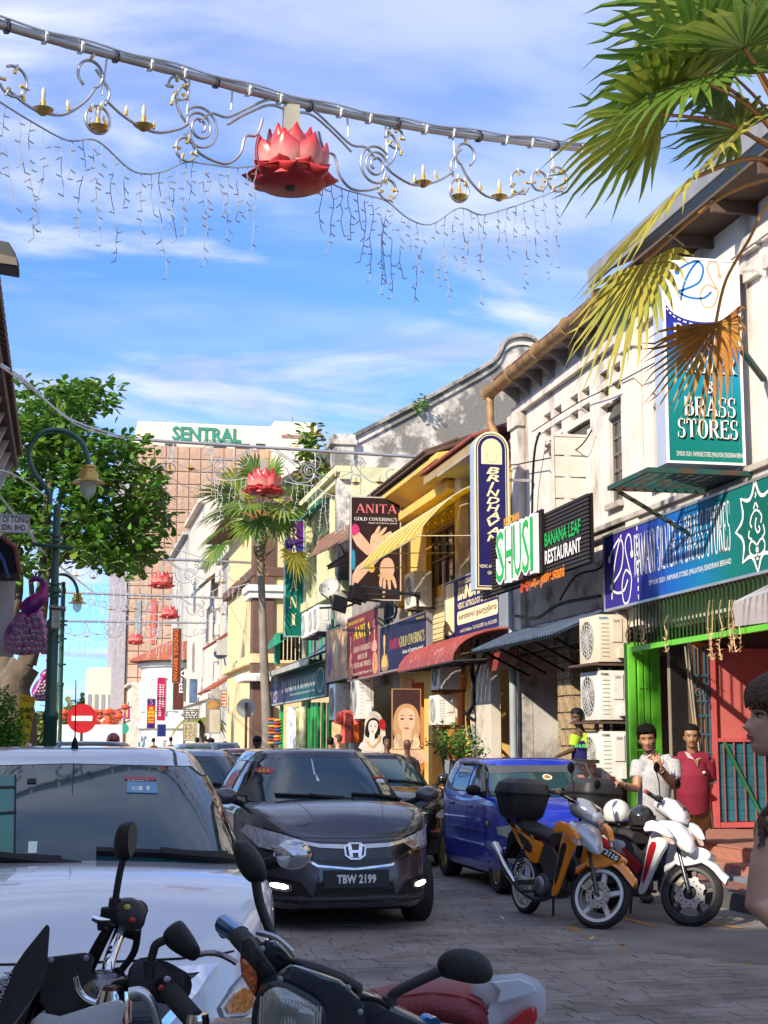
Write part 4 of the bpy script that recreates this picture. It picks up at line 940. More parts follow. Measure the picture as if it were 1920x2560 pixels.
# PEACOCKS
def peacock(px0,py0,s,Y,lab):
 """px0,py0: picture point of the breast; s: picture pixels per model unit"""
 t=thing('peacock_sculpture',lab,'sculpture',onY(px0,py0,Y),group='painted peacock sculptures on the lamp posts')
 P=lambda a,b,dy=0:onY(px0+a*s,py0+b*s,Y+dy)
 k=s*Y/FPX
 pk=mat((.42,.02,.17),.3,var=.3,vs=8,dirt=(.10,.01,.16),dirts=3);pk2=mat((.62,.20,.42),.45,var=.35,vs=14,dirt=(.22,.02,.22),dirts=5)
 nk=[P(-40,-62),P(-24,-72),P(-8,-72),P(8,-62),P(12,-40),P(2,-12),P(-22,8),P(-48,28),P(-60,42)]
 obj('body',MB().tube(spline(nk,5),[v*k for v in np.interp(np.linspace(0,1,41),[0,.06,.14,.3,.5,.65,.8,1],[2,8,9.5,9,12,24,30,22])],14),pk,t,smooth=70)
 obj('head',MB().ell(P(-24,-70),(9*k,7*k,8*k)),mat((.06,.03,.22),.3),t,smooth=60)
 obj('beak',MB().tube([P(-30,-68),P(-43,-60)],[5*k,.5*k],6),mat((.05,.04,.15),.3),t)
 for a in(-1,0,1):obj('crest_feather',MB().tube([P(-20,-77),P(-16+a*6,-98)],[1.2*k,2.2*k],5),pk,t)
 out_=[(-70,30),(-8,24),(10,60),(24,100),(34,140),(30,165),(-8,178),(-45,188),(-95,186),(-130,150),(-125,100)]
 outs=chaikin(out_,2)
 obj('train',MB().solid([P(a,b,.12)for a,b in outs],(0,.16,0)),pk2,t,bevel=.01)
 rr=random.Random(5);n=0
 for row in range(7):
  cols=3+row
  for c in range(cols):
   u=(c+.5)/cols;v=row/6.4
   lx=-68-48*min(1,v*1.3);rx=-2+34*v
   a=lx+(rx-lx)*u+rr.uniform(-3,3);b=42+132*v+rr.uniform(-4,4)
   if a<-118:continue
   f_=obj('feather',MB().ell(P(a,b,-.0),(13*k,.045,19*k),10,6,Euler((-.5,0,0)).to_matrix()),pk2,t,smooth=60)
   if row>0:
    obj('eye_spot',MB().ell(P(a,b+3,-.05),(8.5*k,.02,9.5*k),10,4),mat((.36,.27,.33),.4,var=.3,vs=20),f_)
    obj('eye_centre',MB().ell(P(a,b+4,-.075),(3*k,.02,3.4*k),8,4),mat((.42,.03,.03)if row>4 else(.12,.04,.1),.4),f_)
 obj('stay',MB().tube([P(30,120,.2),P(58,120,.2)],1.5*k,6),DARKM,t)
 return t
peacock(103,1500,.62*1.18,24.2,'large magenta painted peacock sculpture with eye-spotted train, head beside green post')
peacock(130,1678,.40,33.0,'small magenta peacock sculpture half behind the green lamp post')
# YELLOW LEANING SIGN, hedge
fr,W_,H_=yrect(27,45,1733,90,1850)
t=thing('banner_sign','yellow leaning banner reading RUBA\'S beside the hedge','sign',onY(65,1850,27))
pts=[onY(a,b,27)for a,b in((50,1733),(89,1744),(70,1880),(30,1880))]
obj('face',MB().solid(pts,(0,.05,0)),mat((.72,.52,.03),.5),t)
fr=Fr(onY(48,1800,26.98),(1,0,-.02),(0,0,1));k=27.6/FPX
text(fr,"RUBA'S",(2*k,18*k,32*k,30*k),BLACK,t,bold=.03);text(fr,'AL',(14*k,3*k,30*k,14*k),BLACK,t,bold=.03);text(fr,'PERSOLEKAN',(3*k,50*k,35*k,55*k),RED,t);text(fr,'PENGANTIN',(6*k,43*k,32*k,48*k),RED,t)
fr,W_,H_=yrect(34,88,1738,99,1790)
# PLANTS
leafm=leaf_mat((.10,.24,.028),.3,rough=.45,var=.5,vs=2.2,dirt=(.22,.30,.03),dirts=1.5,dirtr=(.52,.66),spec=.4)
barkm=mat((.13,.10,.07),.9,var=.35,vs=5,bump=.9,bs=12)
def leaf_clump(mb,c,n,s,rr,spread,broad=.5):
 for _ in range(n):
  d=Vector((rr.gauss(0,1),rr.gauss(0,1),rr.gauss(0,.8))).normalized()*rr.uniform(.2,1)*spread
  p=Vector(c)+d;t=(d.normalized()*.6+Vector((rr.uniform(-1,1),rr.uniform(-1,1),rr.uniform(-.5,.35)))).normalized()
  w=t.cross(Vector((rr.uniform(-.5,.5),rr.uniform(-.5,.5),1))).normalized();L_=s*rr.uniform(.7,1.25);wd=L_*broad*.5
  nrm=t.cross(w)*L_*.12
  o=len(mb.v)
  mb.v+=[tuple(p),tuple(p+t*L_*.35+w*wd*.7-nrm),tuple(p+t*L_*.75+w*wd),tuple(p+t*L_),tuple(p+t*L_*.75-w*wd),tuple(p+t*L_*.35-w*wd*.7-nrm)]
  mb.f+=[(o,o+1,o+2,o+3),(o,o+3,o+4,o+5)]
def almond():
 Y=37.0;rr=random.Random(11)
 b=onY(45,1860,Y);t=thing('almond_tree','large spreading broad-leaved tree with layered dark green crown at the left','tree',(b.x,Y,0))
 f=[onY(a,c,Y)for a,c in((40,1900),(42,1800),(30,1720),(60,1660))]
 tr=MB().tube(spline(f,5),[v for v in np.interp(np.linspace(0,1,16),[0,.5,1],[.5,.42,.40])],14)
 obj('trunk',tr,barkm,t,smooth=60)
 limbs=[[(20,1720),(15,1600),(45,1480),(40,1350),(30,1200),(60,1080)],[(60,1670),(90,1560),(110,1450),(150,1330),(220,1240),(330,1190)],[(70,1660),(100,1540),(112,1400),(120,1250),(150,1120),(230,1050)],[(110,1450),(180,1370),(280,1320),(400,1290)],[(30,1500),(10,1400),(-60,1300),(-120,1200)],[(120,1300),(60,1220),(0,1140)],[(150,1330),(240,1380),(340,1400)],[(60,1640),(80,1500),(66,1380)]]
 for i,l in enumerate(limbs):
  w0=.2 if i<3 else .11
  pts=spline([onY(a,c,Y+rr.uniform(-1.4,1.4)*(j>1))for j,(a,c)in enumerate(l)],4)
  obj('limb',MB().tube(pts,list(np.linspace(w0,.03,len(pts))),8),barkm,t,smooth=60)
 mb=MB()
 tiers=[((20,1000),(290,985),28,26),((0,1060),(230,1010),26,24),((60,1075),(270,1100),25,25),((10,1120),(360,1120),25,34),((20,1180),(400,1180),26,40),((0,1235),(420,1235),28,42),((30,1290),(410,1290),26,36),((0,1340),(380,1335),22,32),((120,1370),(360,1372),20,20),((40,1400),(90,1410),14,5),((180,1375),(330,1395),14,12),((280,1400),(360,1395),14,10),((-200,1050),(0,1100),40,16),((-220,1200),(0,1220),40,20),((-150,1320),(10,1340),30,12)]
 k=Y*1.03/FPX
 for(a,b_,sc,n)in tiers:
  for i in range(n):
   u=rr.random();px=a[0]+(b_[0]-a[0])*u+rr.gauss(0,8);py=a[1]+(b_[1]-a[1])*u+rr.gauss(0,sc*.5)
   c=onY(px,py,Y+rr.uniform(-2.4,2.4)*(1-.5*abs(u-.5)))
   leaf_clump(mb,c,22,.25,rr,.36,.60)
 cr=obj('crown',mb,leafm,t);cr['kind']='stuff'
 return t
almond()
def bush(name,label,pts,Y,rx,n,s,m,broad=.4,cat='bush',stem=True):
 rr=random.Random(len(pts)*7+int(Y));mb=MB();c0=onY(pts[0][0],pts[0][1],Y)
 t=thing(name,label,cat,(c0.x,Y,0))
 for(px,py,q)in pts:
  for i in range(q):
   c=onY(px+rr.gauss(0,rx),py+rr.gauss(0,rx*.8),Y+rr.uniform(-.5,.5));leaf_clump(mb,c,n,s,rr,s*1.6,broad)
 o=obj('foliage',mb,m,t);o['kind']='stuff'
 if stem:
  for k in range(4):
   p=onY(pts[k%len(pts)][0],pts[k%len(pts)][1],Y);obj('stem',MB().tube([(c0.x+(k-1.5)*.08,Y,.2),(p.x,Y,p.z)],[.02,.008],6),barkm,t)
 return t
hm=mat((.10,.28,.02),.5,var=.5,vs=3)
bush('hedge','bright green leafy hedge at lower left beside yellow banner',[(10,1760,16),(25,1800,16),(40,1850,16),(5,1840,16),(-25,1800,14),(30,1880,12),(-5,1900,10)],23.0,14,18,.085,hm)
bush('potted_shrub','round leafy green shrub in front of the white shop wall',[(1130,1850,12),(1165,1860,14),(1100,1870,8),(1180,1885,12),(1140,1885,12)],24.5,17,16,.085,mat((.10,.24,.03),.5,var=.5,vs=5,dirt=(.15,.05,.04),dirts=6,dirtr=(.62,.7)),.4,'shrub')
single('planter',MB().lathe([(.35,.15),(.42,.7),(.46,.72),(.44,.78),(.36,.74),(0,.72)],16,tuple(onY(1150,1900,24.5).xy)+(0,)),mat((.03,.18,.06),.5),'green planter tub under the round shrub','planter')
bush('wall_plant','sapling with yellowing leaves sprouting from pale green parapet',[(775,1090,5),(770,1120,6),(790,1140,7),(760,1115,3),(795,1165,8),(770,1185,5)],51,7,10,.26,mat((.12,.22,.02),.5,var=.5,vs=2,dirt=(.32,.2,.02),dirts=1.3),.7,'plant',stem=False)
bush('wall_plant','small green weed hanging from the gable coping',[(1056,1005,4),(1053,1020,4)],44.0,4,9,.13,hm,.6,'plant',stem=False)
def far_tree(px,py,Y,rx,ry,m,lab,seed):
 rr=random.Random(seed);c=onY(px,py,Y);t=thing('tree',lab,'tree',(c.x,Y,0),group='trees closing the end of the street');mb=MB()
 obj('trunk',MB().tube([(c.x,Y,-.1),(c.x+.3,Y,c.z*.6),(c.x,Y,c.z)],[.6,.4,.15],8),barkm,t)
 k=Y/FPX
 for i in range(120):
  d=Vector((rr.gauss(0,.5),rr.gauss(0,.5),rr.gauss(0,.45)));
  if d.length>1.15:continue
  leaf_clump(mb,(c.x+d.x*rx*k,Y+d.y*rx*k,c.z+d.z*ry*k),26,.85,rr,1.2,.8)
 o=obj('crown',mb,m,t);o['kind']='stuff'
fm1=mat((.05,.10,.025),.6,var=.4,vs=.5);fm2=mat((.14,.16,.025),.6,var=.4,vs=.5)
far_tree(170,1815,212,62,46,fm2,'yellowish green distant tree behind the red lanterns',1)
far_tree(225,1800,235,75,50,fm1,'dark green distant tree between lanterns and no-entry sign',2)
far_tree(120,1840,225,60,46,fm1,'low dark distant tree behind the lamp posts',3)
far_tree(250,1775,300,60,30,fm1,'highest distant tree at street end, left of the pale block',4)
# fan palms
def frond(t,hub,tip,drop,radius,m,rr,nleaf=26,spread=120,petiole=True,roll=0.0,cup=.25,pm=None,nsplit=.45):
 """a fan leaf: petiole from hub to base point `tip`, blade spreading about the same direction and drooping"""
 hub=Vector(hub);tip=Vector(tip);ax=(tip-hub).normalized()
 f_=thing('frond_tmp',None,None);COL.objects.unlink(f_);bpy.data.objects.remove(f_)
 mid=(hub+tip)/2+Vector((0,0,(tip-hub).length*.10))
 pts=spline([hub,mid,tip],5)
 side=ax.cross(Vector((0,0,1))).normalized();side=(Matrix.Rotation(roll,3,ax)@side)
 fwd=(ax+Vector((0,0,-drop))).normalized();side=(side-fwd*side.dot(fwd)).normalized();nrm=side.cross(fwd)
 mb=MB();seg=7
 for i in range(nleaf):
  a=R(-spread+2*spread*(i+.5)/nleaf+rr.uniform(-1.5,1.5));d=fwd*math.cos(a)+side*math.sin(a)
  L_=radius*(.72+.28*math.cos(a*.8))*rr.uniform(.9,1.06);wmax=radius*2.15*R(spread)/nleaf*.52
  wv=d.cross(nrm).normalized();o=len(mb.v)
  for s in range(seg+1):
   u=s/seg;p=tip+d*L_*u+nrm*(math.sin(abs(a))*cup*L_*u*u*.5)
   p=p+Vector((0,0,-1))*(L_*(.10*u*u+.32*max(0,u-.45)**1.7*rr.uniform(.5,1.7)))+nrm*((i%2)-.5)*wmax*.35*u
   wd=wmax*(u/.5 if u<.5 else 1-((u-.5)/.5)**1.25)*.5+.0015
   mb.v+=[tuple(p+wv*wd),tuple(p-nrm*wd*.35),tuple(p-wv*wd)]
  for s in range(seg):
   q=o+3*s;mb.f+=[(q,q+3,q+4,q+1),(q+1,q+4,q+5,q+2)]
 fo=obj('frond',mb,m,t)
 if petiole:obj('petiole',MB().tube(pts,list(np.linspace(radius*.022,radius*.012,len(pts))),6),pm or mat((.30,.13,.03),.5,var=.2),fo)
 return fo
pfm=leaf_mat((.19,.29,.035),.3,rough=.38,var=.35,vs=1.2,dirt=(.38,.36,.05),dirts=1.1,dirtr=(.5,.68),spec=.5)
pfd=leaf_mat((.11,.21,.03),.3,rough=.38,var=.3,vs=1.5,dirt=(.22,.28,.04),dirts=1.5,spec=.5)
pfy=leaf_mat((.42,.38,.06),.3,rough=.4,var=.3,vs=2,dirt=(.26,.31,.05),dirts=1.6,spec=.5)
pfb=leaf_mat((.40,.17,.035),.25,rough=.5,var=.4,vs=3,dirt=(.50,.30,.05),dirts=2.2,dirtr=(.5,.62))
rr=random.Random(21)
hub=onY(2010,430,12.6);np_=thing('fan_palm','fan palm whose big fronds hang into the picture at upper right','palm',(hub.x,hub.y,0))
obj('trunk',MB().tube([(hub.x+.05,hub.y,-.02),(hub.x,hub.y,3),(hub.x,hub.y,hub.z+.1)],[.2,.15,.14],14),mat((.2,.17,.13),.9,bump=.8,bs=14,var=.3),np_,smooth=60)
for(px,py,Y,rad,drop,m,roll,spr,nl)in((1745,175,12.0,1.22,.25,pfd,.7,100,26),(1790,30,12.3,1.3,.2,pfd,.5,100,26),(1835,190,12.4,1.05,.35,pfd,.1,118,26),(1880,-30,12.0,1.3,.3,pfm,-.2,120,26),(1860,120,11.7,1.25,.45,pfd,.2,115,28),(1650,285,12.2,1.15,.35,pfm,.6,118,28),(1740,195,11.8,.95,.9,pfd,-.2,115,26),(1850,330,12.6,.8,.35,pfd,.2,115,24),(1735,445,12.0,1.45,.55,pfy,.35,105,28),(1607,660,12.3,1.05,1.5,pfy,-.1,95,24),(1950,60,12.8,1.3,.3,pfd,0,120,26),(2120,250,12.6,1.3,.4,pfd,0,120,24),(2200,450,12.7,1.3,.6,pfm,0,120,24),(2160,640,12.4,1.0,1.0,pfy,0,110,24),(2080,740,13.2,.8,.9,pfm,0,110,22)):
 frond(np_,hub,onY(px,py,Y),drop,rad,m,rr,nl,spr,roll=roll)
fb=frond(np_,hub+Vector((0,0,-.1)),onY(1790,808,12.2),3.2,.80,pfb,random.Random(5),34,100,roll=0,petiole=False,cup=.9)
obj('petiole',MB().tube(spline([hub+Vector((0,0,-.1)),onY(1925,505,12.25),onY(1872,600,12.2),onY(1815,700,12.2),onY(1789,810,12.2)],6),.014,6),mat((.42,.20,.04),.5),fb,smooth=60)
hub=onY(653,1318,51.5);mp_=thing('fan_palm','slender fan palm rising mid-street in front of the tower','palm',(hub.x,hub.y,0))
tk=[onY(a,b,51.5)for a,b in((670,1900),(668,1800),(660,1650),(655,1500),(651,1400),(652,1350),(653,1312))]
rs=[.20,.18,.14,.12,.115,.21,.17]
tkm=mat((.22,.19,.16),.9,var=.25,vs=2,bump=.8,bs=9);sp_=spline(tk,7)
obj('trunk',MB().tube(sp_,[np.interp(i/(len(sp_)-1),np.linspace(0,1,7),rs)*(1+.035*(i%2))for i in range(len(sp_))],14),tkm,mp_,smooth=50)
bo=MB()
for i in range(46):
 p=onY(653+rr.uniform(-12,12),rr.uniform(1315,1440),51.5);d=Vector((rr.uniform(-1,1),rr.uniform(-1,1),rr.uniform(.2,1))).normalized()
 bo.tube([p-Vector((0,0,.1)),p+d*rr.uniform(.15,.45)],[.06,.012],4)
q_=obj('leaf_bases',bo,mat((.30,.16,.06),.9,var=.4,vs=4),mp_);q_['kind']='stuff'
for(px,py,dY,rad,drop,m,roll)in((575,1240,.5,1.5,.35,pfd,.4),(600,1225,0,1.5,.2,pfm,.3),(655,1240,1.0,1.4,.1,pfm,0),(700,1225,.6,1.5,.2,pfd,-.2),(735,1245,0,1.55,.35,pfd,-.4),(740,1275,-.5,1.45,.7,pfd,-.2),(745,1250,1.2,1.5,.5,pfd,-.3),(572,1270,-.3,1.4,.7,pfd,.3),(555,1320,-.5,1.2,.9,pfd,.2),(545,1365,-1,1.1,1.2,pfd,.1),(735,1385,-1.4,1.05,1.6,pfy,0),(620,1260,-1.6,1.3,.8,pfd,0),(705,1265,-1.5,1.3,.8,pfm,0),(660,1215,-1.8,1.3,.5,pfm,0),(640,1190,.4,1.3,.1,pfd,.1),(675,1195,.2,1.3,.1,pfd,-.1),(600,1280,1,1.3,.8,pfd,0),(715,1290,1,1.3,1.0,pfd,0),(660,1230,1.8,1.3,.3,pfd,0),(690,1300,-1.2,1.1,1.3,pfd,0),(625,1305,-1.2,1.1,1.2,pfd,0)):
 tip=onY(px,py,51.5+dY);h2=hub+Vector((rr.uniform(-.1,.1),0,rr.uniform(-.4,.5)))
 if(tip-h2).length<.5:tip=h2+(tip-h2).normalized()*.9
 frond(mp_,h2,tip,drop,rad*.92,m,rr,22,118,roll=roll)
hub=onY(590,1800,62);bp=thing('banana_plant','ragged banana plant standing before distant shopfronts','plant',(onY(505,1860,80).x,80,0));bm_=mat((.13,.17,.02),.5,var=.4,vs=1,dirt=(.3,.2,.04),dirts=1)
for a in range(9):
 c=onY(505,1810,80);th_=R(a*40);mb=MB()
 for i in range(12):
  u=i/11;ctr_=c+Vector((math.cos(th_)*1.7*u,math.sin(th_)*1.2*u,1.9*u-2.6*u*u));w_=.30*math.sin(math.pi*min(1,u+.08))
  mb.v+=[tuple(ctr_+Vector((-math.sin(th_)*w_,math.cos(th_)*w_,-.08))),tuple(ctr_),tuple(ctr_+Vector((math.sin(th_)*w_,-math.cos(th_)*w_,-.08)))]
 for i in range(11):q=3*i;mb.f+=[(q,q+3,q+4,q+1),(q+1,q+4,q+5,q+2)]
 obj('leaf',mb,bm_,bp)
obj('stem',MB().tube([(onY(505,1860,80).x,80,0),tuple(onY(505,1800,80))],[.2,.12],8),barkm,bp)
# SIGNS
alu=mat((.55,.55,.54),.35,.7,var=.1)
def onbox(fr,Xp,pts):
 return pts
def ux(fr,X,px,py):
 p=onX(px,py,X);return fr.o.y-p.y,p.z-fr.o.z
def uy(fr,Y,px,py):
 p=onY(px,py,Y);return p.x-fr.o.x,p.z-fr.o.z
 # the long RAMANI SILVER sign
X=7.86;fr,W_,H_=xrect(X,1508,1341,1531,1967,1330)
violet,blue,sky_,teal_=(.035,.018,.20),(.01,.10,.42),(.01,.20,.50),(.008,.16,.15)
fcm=gradmat([(0,violet),(.22,(.04,.03,.28)),(.42,blue),(.60,(.008,.17,.36)),(.75,teal_),(1,(.008,.13,.10))],1,0,1)
t=signbox('shop_sign','long violet to teal shop sign lettered RAMANI SILVER & BRASS STORES',fr,W_,H_,fcm,.3,frame=alu,fwid=.035)
for c in bpy.data.objects:
 if c.parent==t and c.name.startswith('face'):
  mr=fcm.node_tree.nodes['Map Range'];mr.inputs[1].default_value=fr.o.y-t.location.y+t.location.y;mr.inputs[2].default_value=fr.o.y-W_
  mr.inputs[1].default_value=fr.o.y-t.location.y+acc(t).y;c.data.update()
def rs_logo(fr,parent,c,s,m1,m2,w=.006,wd=.03):
 """the looped R and S monogram"""
 P=lambda pts:[(c[0]+a*s,c[1]+b*s)for a,b in pts]
 strip(fr,P([(-.44,.22),(-.25,.36),(0,.45),(.12,.3),(.02,.02),(-.3,-.15),(-.42,-.2),(-.2,-.3),(.1,-.3),(.28,-.16)]),wd,m1,parent,'monogram')
 strip(fr,P([(.06,.5),(-.12,.3),(-.28,0),(-.38,-.38)]),wd,m1,parent,'monogram')
 strip(fr,P([(.46,.2),(.42,.42),(.30,.46),(.2,.3),(.34,0),(.42,-.18),(.3,-.45),(.1,-.46),(.05,-.2),(.2,-.02),(.38,-.1)]),wd*.85,m2,parent,'monogram')
 for(a,b,m)in((-.44,.2,m1),(.46,.18,m2)):
  flat(fr,[(c[0]+(a+.055*math.cos(k))*s,c[1]+(b+.055*math.sin(k))*s)for k in np.linspace(0,2*math.pi,12)[:-1]],m,parent,'monogram_dot',.007)
rs_logo(fr,t,(W_*.12,H_*.48),1.02,WHT,WHT,wd=.035)
for k in range(9):flat(fr,[(W_*.232,H_*(.05+.108*k)),(W_*.232+.035,H_*(.05+.108*k)),(W_*.232+.035,H_*(.05+.108*k)+.07),(W_*.232,H_*(.05+.108*k)+.07)],WHT,t,'dash',.006)
a=ux(fr,X,1588,1456);b=ux(fr,X,1826,1308)
text(fr,'RAMANI SILVER & BRASS STORES',(a[0],a[1]+.06,b[0],a[1]+.68),WHT,t,'serif',w=.006)
text(fr,'DIMILIKI OLEH : RAMANIE STORES (MALAYSIA) SENDIRIAN BERHAD',(a[0]+.55,a[1]-.12,b[0],a[1]-.03),WHT,t,w=.005)
cx,cy,rr_=W_*.875,H_*.5,H_*.44
pts=[]
for k in range(8):
 a0=math.pi/4*k+math.pi/2
 pts+=[(cx+rr_*1.08*math.cos(a0),cy+rr_*1.08*math.sin(a0)),(cx+rr_*.80*math.cos(a0+.2),cy+rr_*.80*math.sin(a0+.2)),(cx+rr_*.74*math.cos(a0+.4),cy+rr_*.74*math.sin(a0+.4)),(cx+rr_*.80*math.cos(a0+.58),cy+rr_*.80*math.sin(a0+.58))]
pts=[(cx+(p[0]-cx)*1.05,p[1])for p in pts]
flat(fr,pts,mat((.006,.12,.09),.3),t,'flower_panel',.004)
strip(fr,pts+[pts[0]],.045,WHT,t,'flower_outline',.008,1)
E=lambda l:[(cx+a*rr_,cy+b*rr_)for a,b in l]
for l in([(-.12,.42),(0,.55),(.12,.42)],[(-.2,.3),(-.05,.38),(.1,.36),(.22,.3)],[(.2,.3),(.3,.2),(.24,.05)],[(-.22,.3),(-.32,.12),(-.24,0)],[(.02,.2),(-.06,.02),(.05,-.15),(.18,-.1),(.12,.0)],[(-.38,-.05),(-.42,-.2),(-.25,-.28)],[(.36,0),(.42,-.2),(.28,-.3)],[(-.42,-.45),(-.3,-.32),(-.1,-.38),(.05,-.55),(-.1,-.68),(-.36,-.6),(-.42,-.45)],[(.42,-.45),(.3,-.32),(.1,-.38),(-.05,-.55),(.1,-.68),(.36,-.6),(.42,-.45)],[(-.05,-.78),(0,-.74),(.05,-.78)],[(-.02,.68),(.04,.74),(0,.8)]):
 strip(fr,E(l),.026,WHT,t,'figure_stroke',.009)
 # the upright RAMANI BRASS STORES light box
Y=17.15;fr,W_,H_=yrect(Y,1668,640,1864,1157)
lb_=mat((.50,.56,.66),.4,.3,var=.06)
t=signbox('upright_sign','upright light box lettered BRASS STORES, half behind a dead brown frond',fr,W_,H_,gradmat([(0,(.006,.17,.14)),(.28,(.006,.20,.20)),(.5,(.008,.26,.40)),(.72,(.015,.06,.40)),(.9,(.03,.015,.24)),(1,(.03,.015,.24))],2,0,1),.32,frame=WHT,fwid=.03,cab=lb_)
f=[c for c in bpy.data.objects if c.parent==t and c.name.startswith('face')][0]
mr=f.data.materials[0].node_tree.nodes['Map Range'];mr.inputs[1].default_value=fr.o.z;mr.inputs[2].default_value=fr.o.z+H_*.84
arc=[(.03,H_-.03),(.03,H_*.80)]+[(W_/2+W_*.47*math.cos(a),H_*.80-H_*.115*abs(math.sin(a))**.8)for a in np.linspace(math.pi,2*math.pi,20)]+[(W_-.03,H_-.03)]
flat(fr,arc,WHT,t,'white_panel',.004)
for k in range(17):
 a=math.pi+math.pi*(k+.5)/17;u,v=W_/2+W_*.47*math.cos(a),H_*.785-H_*.115*abs(math.sin(a))**.8
 a2=a+.1;u2,v2=W_/2+W_*.47*math.cos(a2),H_*.785-H_*.115*abs(math.sin(a2))**.8
 strip(fr,[(u,v),(u2,v2)],.018,WHT,t,'dash',.005,1)
rs_logo(fr,t,(W_*.46,H_*.875),.62,mat((.005,.17,.55),.4),mat((.8,.42,.25),.4),wd=.028)
def twocol(s,x0,y0,x1,y1):
 a=uy(fr,Y,x0,y1);b=uy(fr,Y,x1,y0)
 text(fr,s,(a[0],a[1],b[0],b[1]),WHT,t,'serif',w=.012,thick=.01);text(fr,s,(a[0]+.022,a[1]-.018,b[0]+.022,b[1]-.018),BLACK,t,'serif',w=.005)
twocol('RAMANI',1684,817,1850,860);twocol('SILVER',1710,893,1838,932);twocol('&',1765,955,1790,985);twocol('BRASS',1712,996,1836,1040);twocol('STORES',1695,1052,1842,1094)
a=uy(fr,Y,1692,1143);b=uy(fr,Y,1862,1134);text(fr,'DIMILIKI OLEH : RAMANIE STORES (MALAYSIA) SENDIRIAN BERHAD',(a[0],a[1],b[0],b[1]),WHT,t,w=.005)
pf=thing('sign_bracket','rusty green steel platform holding the upright light box','bracket',(8.0,18,4.8));gr_=mat((.01,.07,.06),.6,var=.3,dirt=(.08,.04,.02),dirts=4)
z0=fr.o.z-.1;bx0=fr.o.x-.25
pfm=MB();
for k in range(13):pfm.bx(bx0+.02,8.19,17.12+.1*k-.005,17.13+.1*k,z0-.01,z0+.005)
for k in range(9):pfm.bx(bx0+.14*k,bx0+.14*k+.012,17.1,18.4,z0-.012,z0+.003)
obj('mesh_deck',pfm,gr_,pf);obj('frame',MB().bx(bx0,8.19,17.05,17.1,z0-.04,z0+.02).bx(bx0,8.19,18.4,18.45,z0-.04,z0+.02).bx(bx0-.04,bx0,17.05,18.45,z0-.04,z0+.02),gr_,pf)
obj('strut',MB().bar((bx0+.1,18.42,z0-.05),(8.17,18.42,z0-.75),.045),gr_,pf);obj('strut',MB().bar((8.17,16.8,z0+1.1),(7.6,16.2,z0+1.3),.06),gr_,pf)
# BRINDHAVAN upright capsule
Y=26.0;fr,W_,H_=yrect(Y,1188,1077,1276,1473)
t=thing('capsule_sign','tall navy round-topped sign lettered BRINDHAVAN downwards','sign',fr.p(W_/2,0))
def capsule(inset,top=True,bot=0):
 r=W_/2-inset;cy=H_-W_/2;return[(inset,inset+bot),(W_-inset,inset+bot)]+[(W_/2+r*math.cos(a),cy+r*math.sin(a))for a in np.linspace(0,math.pi,16)]
obj('cabinet',MB().solid([fr.p(a,b,-.28)for a,b in capsule(0)],fr.z*.275),mat((.42,.53,.68),.4,.3),t)
obj('face',MB().solid([fr.p(a,b,-.004)for a,b in capsule(.0)],fr.z*.004),CREAM,t)
flat(fr,capsule(.035),NAVY,t,'border',.003);flat(fr,capsule(.055),CREAM,t,'border',.005);flat(fr,capsule(.07),NAVY,t,'border',.007)
ct=H_-W_/2;flat(fr,[(.13,H_*.79),(W_-.13,H_*.79)]+[(W_/2+(W_/2-.13)*math.cos(a),ct+(W_/2-.13)*math.sin(a))for a in np.linspace(0,math.pi,12)],CREAM,t,'arch',.009)
strip(fr,[(W_*.38,H_*.86),(W_*.36,H_*.82),(W_*.5,H_*.80),(W_*.64,H_*.82),(W_*.62,H_*.86)],.012,mat((.55,.47,.26),.5),t,'emblem',.012)
lets='BRINDHAVAN';n=len(lets)
for i,ch in enumerate(lets):
 vt=H_*(.775-.0475*i)*1.0;hh=H_*.040;text(fr,ch,(W_*(.34 if ch!='I' else .42),vt-hh-.02,W_*(.72 if ch!='I' else .58),vt-.01),CREAM,t,bold=.025,shear=.25,w=.01,name='letter')
text(fr,'VEDIC ASTROLOGY',(W_*.12,H_*.135,W_*.88,H_*.155),CREAM,t,w=.01,bold=.02);text(fr,'GEMSTONE',(W_*.35,H_*.095,W_*.88,H_*.115),CREAM,t,w=.01,bold=.02)
obj('bracket',MB().bar(fr.p(W_,H_*.7,-.1),fr.p(W_+.45,H_*.7,-.1),.05).bar(fr.p(W_,H_*.25,-.1),fr.p(W_+.45,H_*.25,-.1),.05),alu,t)
# SHUSI restaurant board of dark slats
X=7.35;A=onX(1196,1380,X);fr,W_,H_=xrect(X,1200,1360,1500,1473,1400)
t=thing('restaurant_sign','black slatted board with green SHUSI, BANANA LEAF and white RESTAURANT lettering','sign',fr.p(W_/2,0))
H2=H_*1.0;zt_=onX(1473,1270,X).z-fr.o.z;H2=max(H_,zt_)
sl=mat((.028,.022,.020),.6,var=.25,vs=5);ns=17
pieces('slat',[(fr.p(W_/2,H2*(k+.5)/ns,0),(.03,W_,H2/ns-.02),None)for k in range(ns)],sl,t)
obj('backing',MB().solid([fr.p(0,0,-.08),fr.p(W_,0,-.08),fr.p(W_,H2,-.08),fr.p(0,H2,-.08)],fr.z*.04),BLACK,t)
def xt(s,x0,y0t,y0b,x1,m,fr=fr,X=X,w=.03,**k):
 a=ux(fr,X,x0,y0b);b=ux(fr,X,x0,y0t);c=ux(fr,X,x1,(y0t+y0b)/2-(x1-x0)*.30)
 return text(fr,s,(a[0],a[1],c[0],b[1]),m,k.pop('parent',t),w=w,**k)
GL=mat((.02,.42,.10),.4)
sx0=ux(fr,X,1258,1415)[0]+.14;sx1=ux(fr,X,1360,1360)[0];zb_=ux(fr,X,1258,1462)[1]
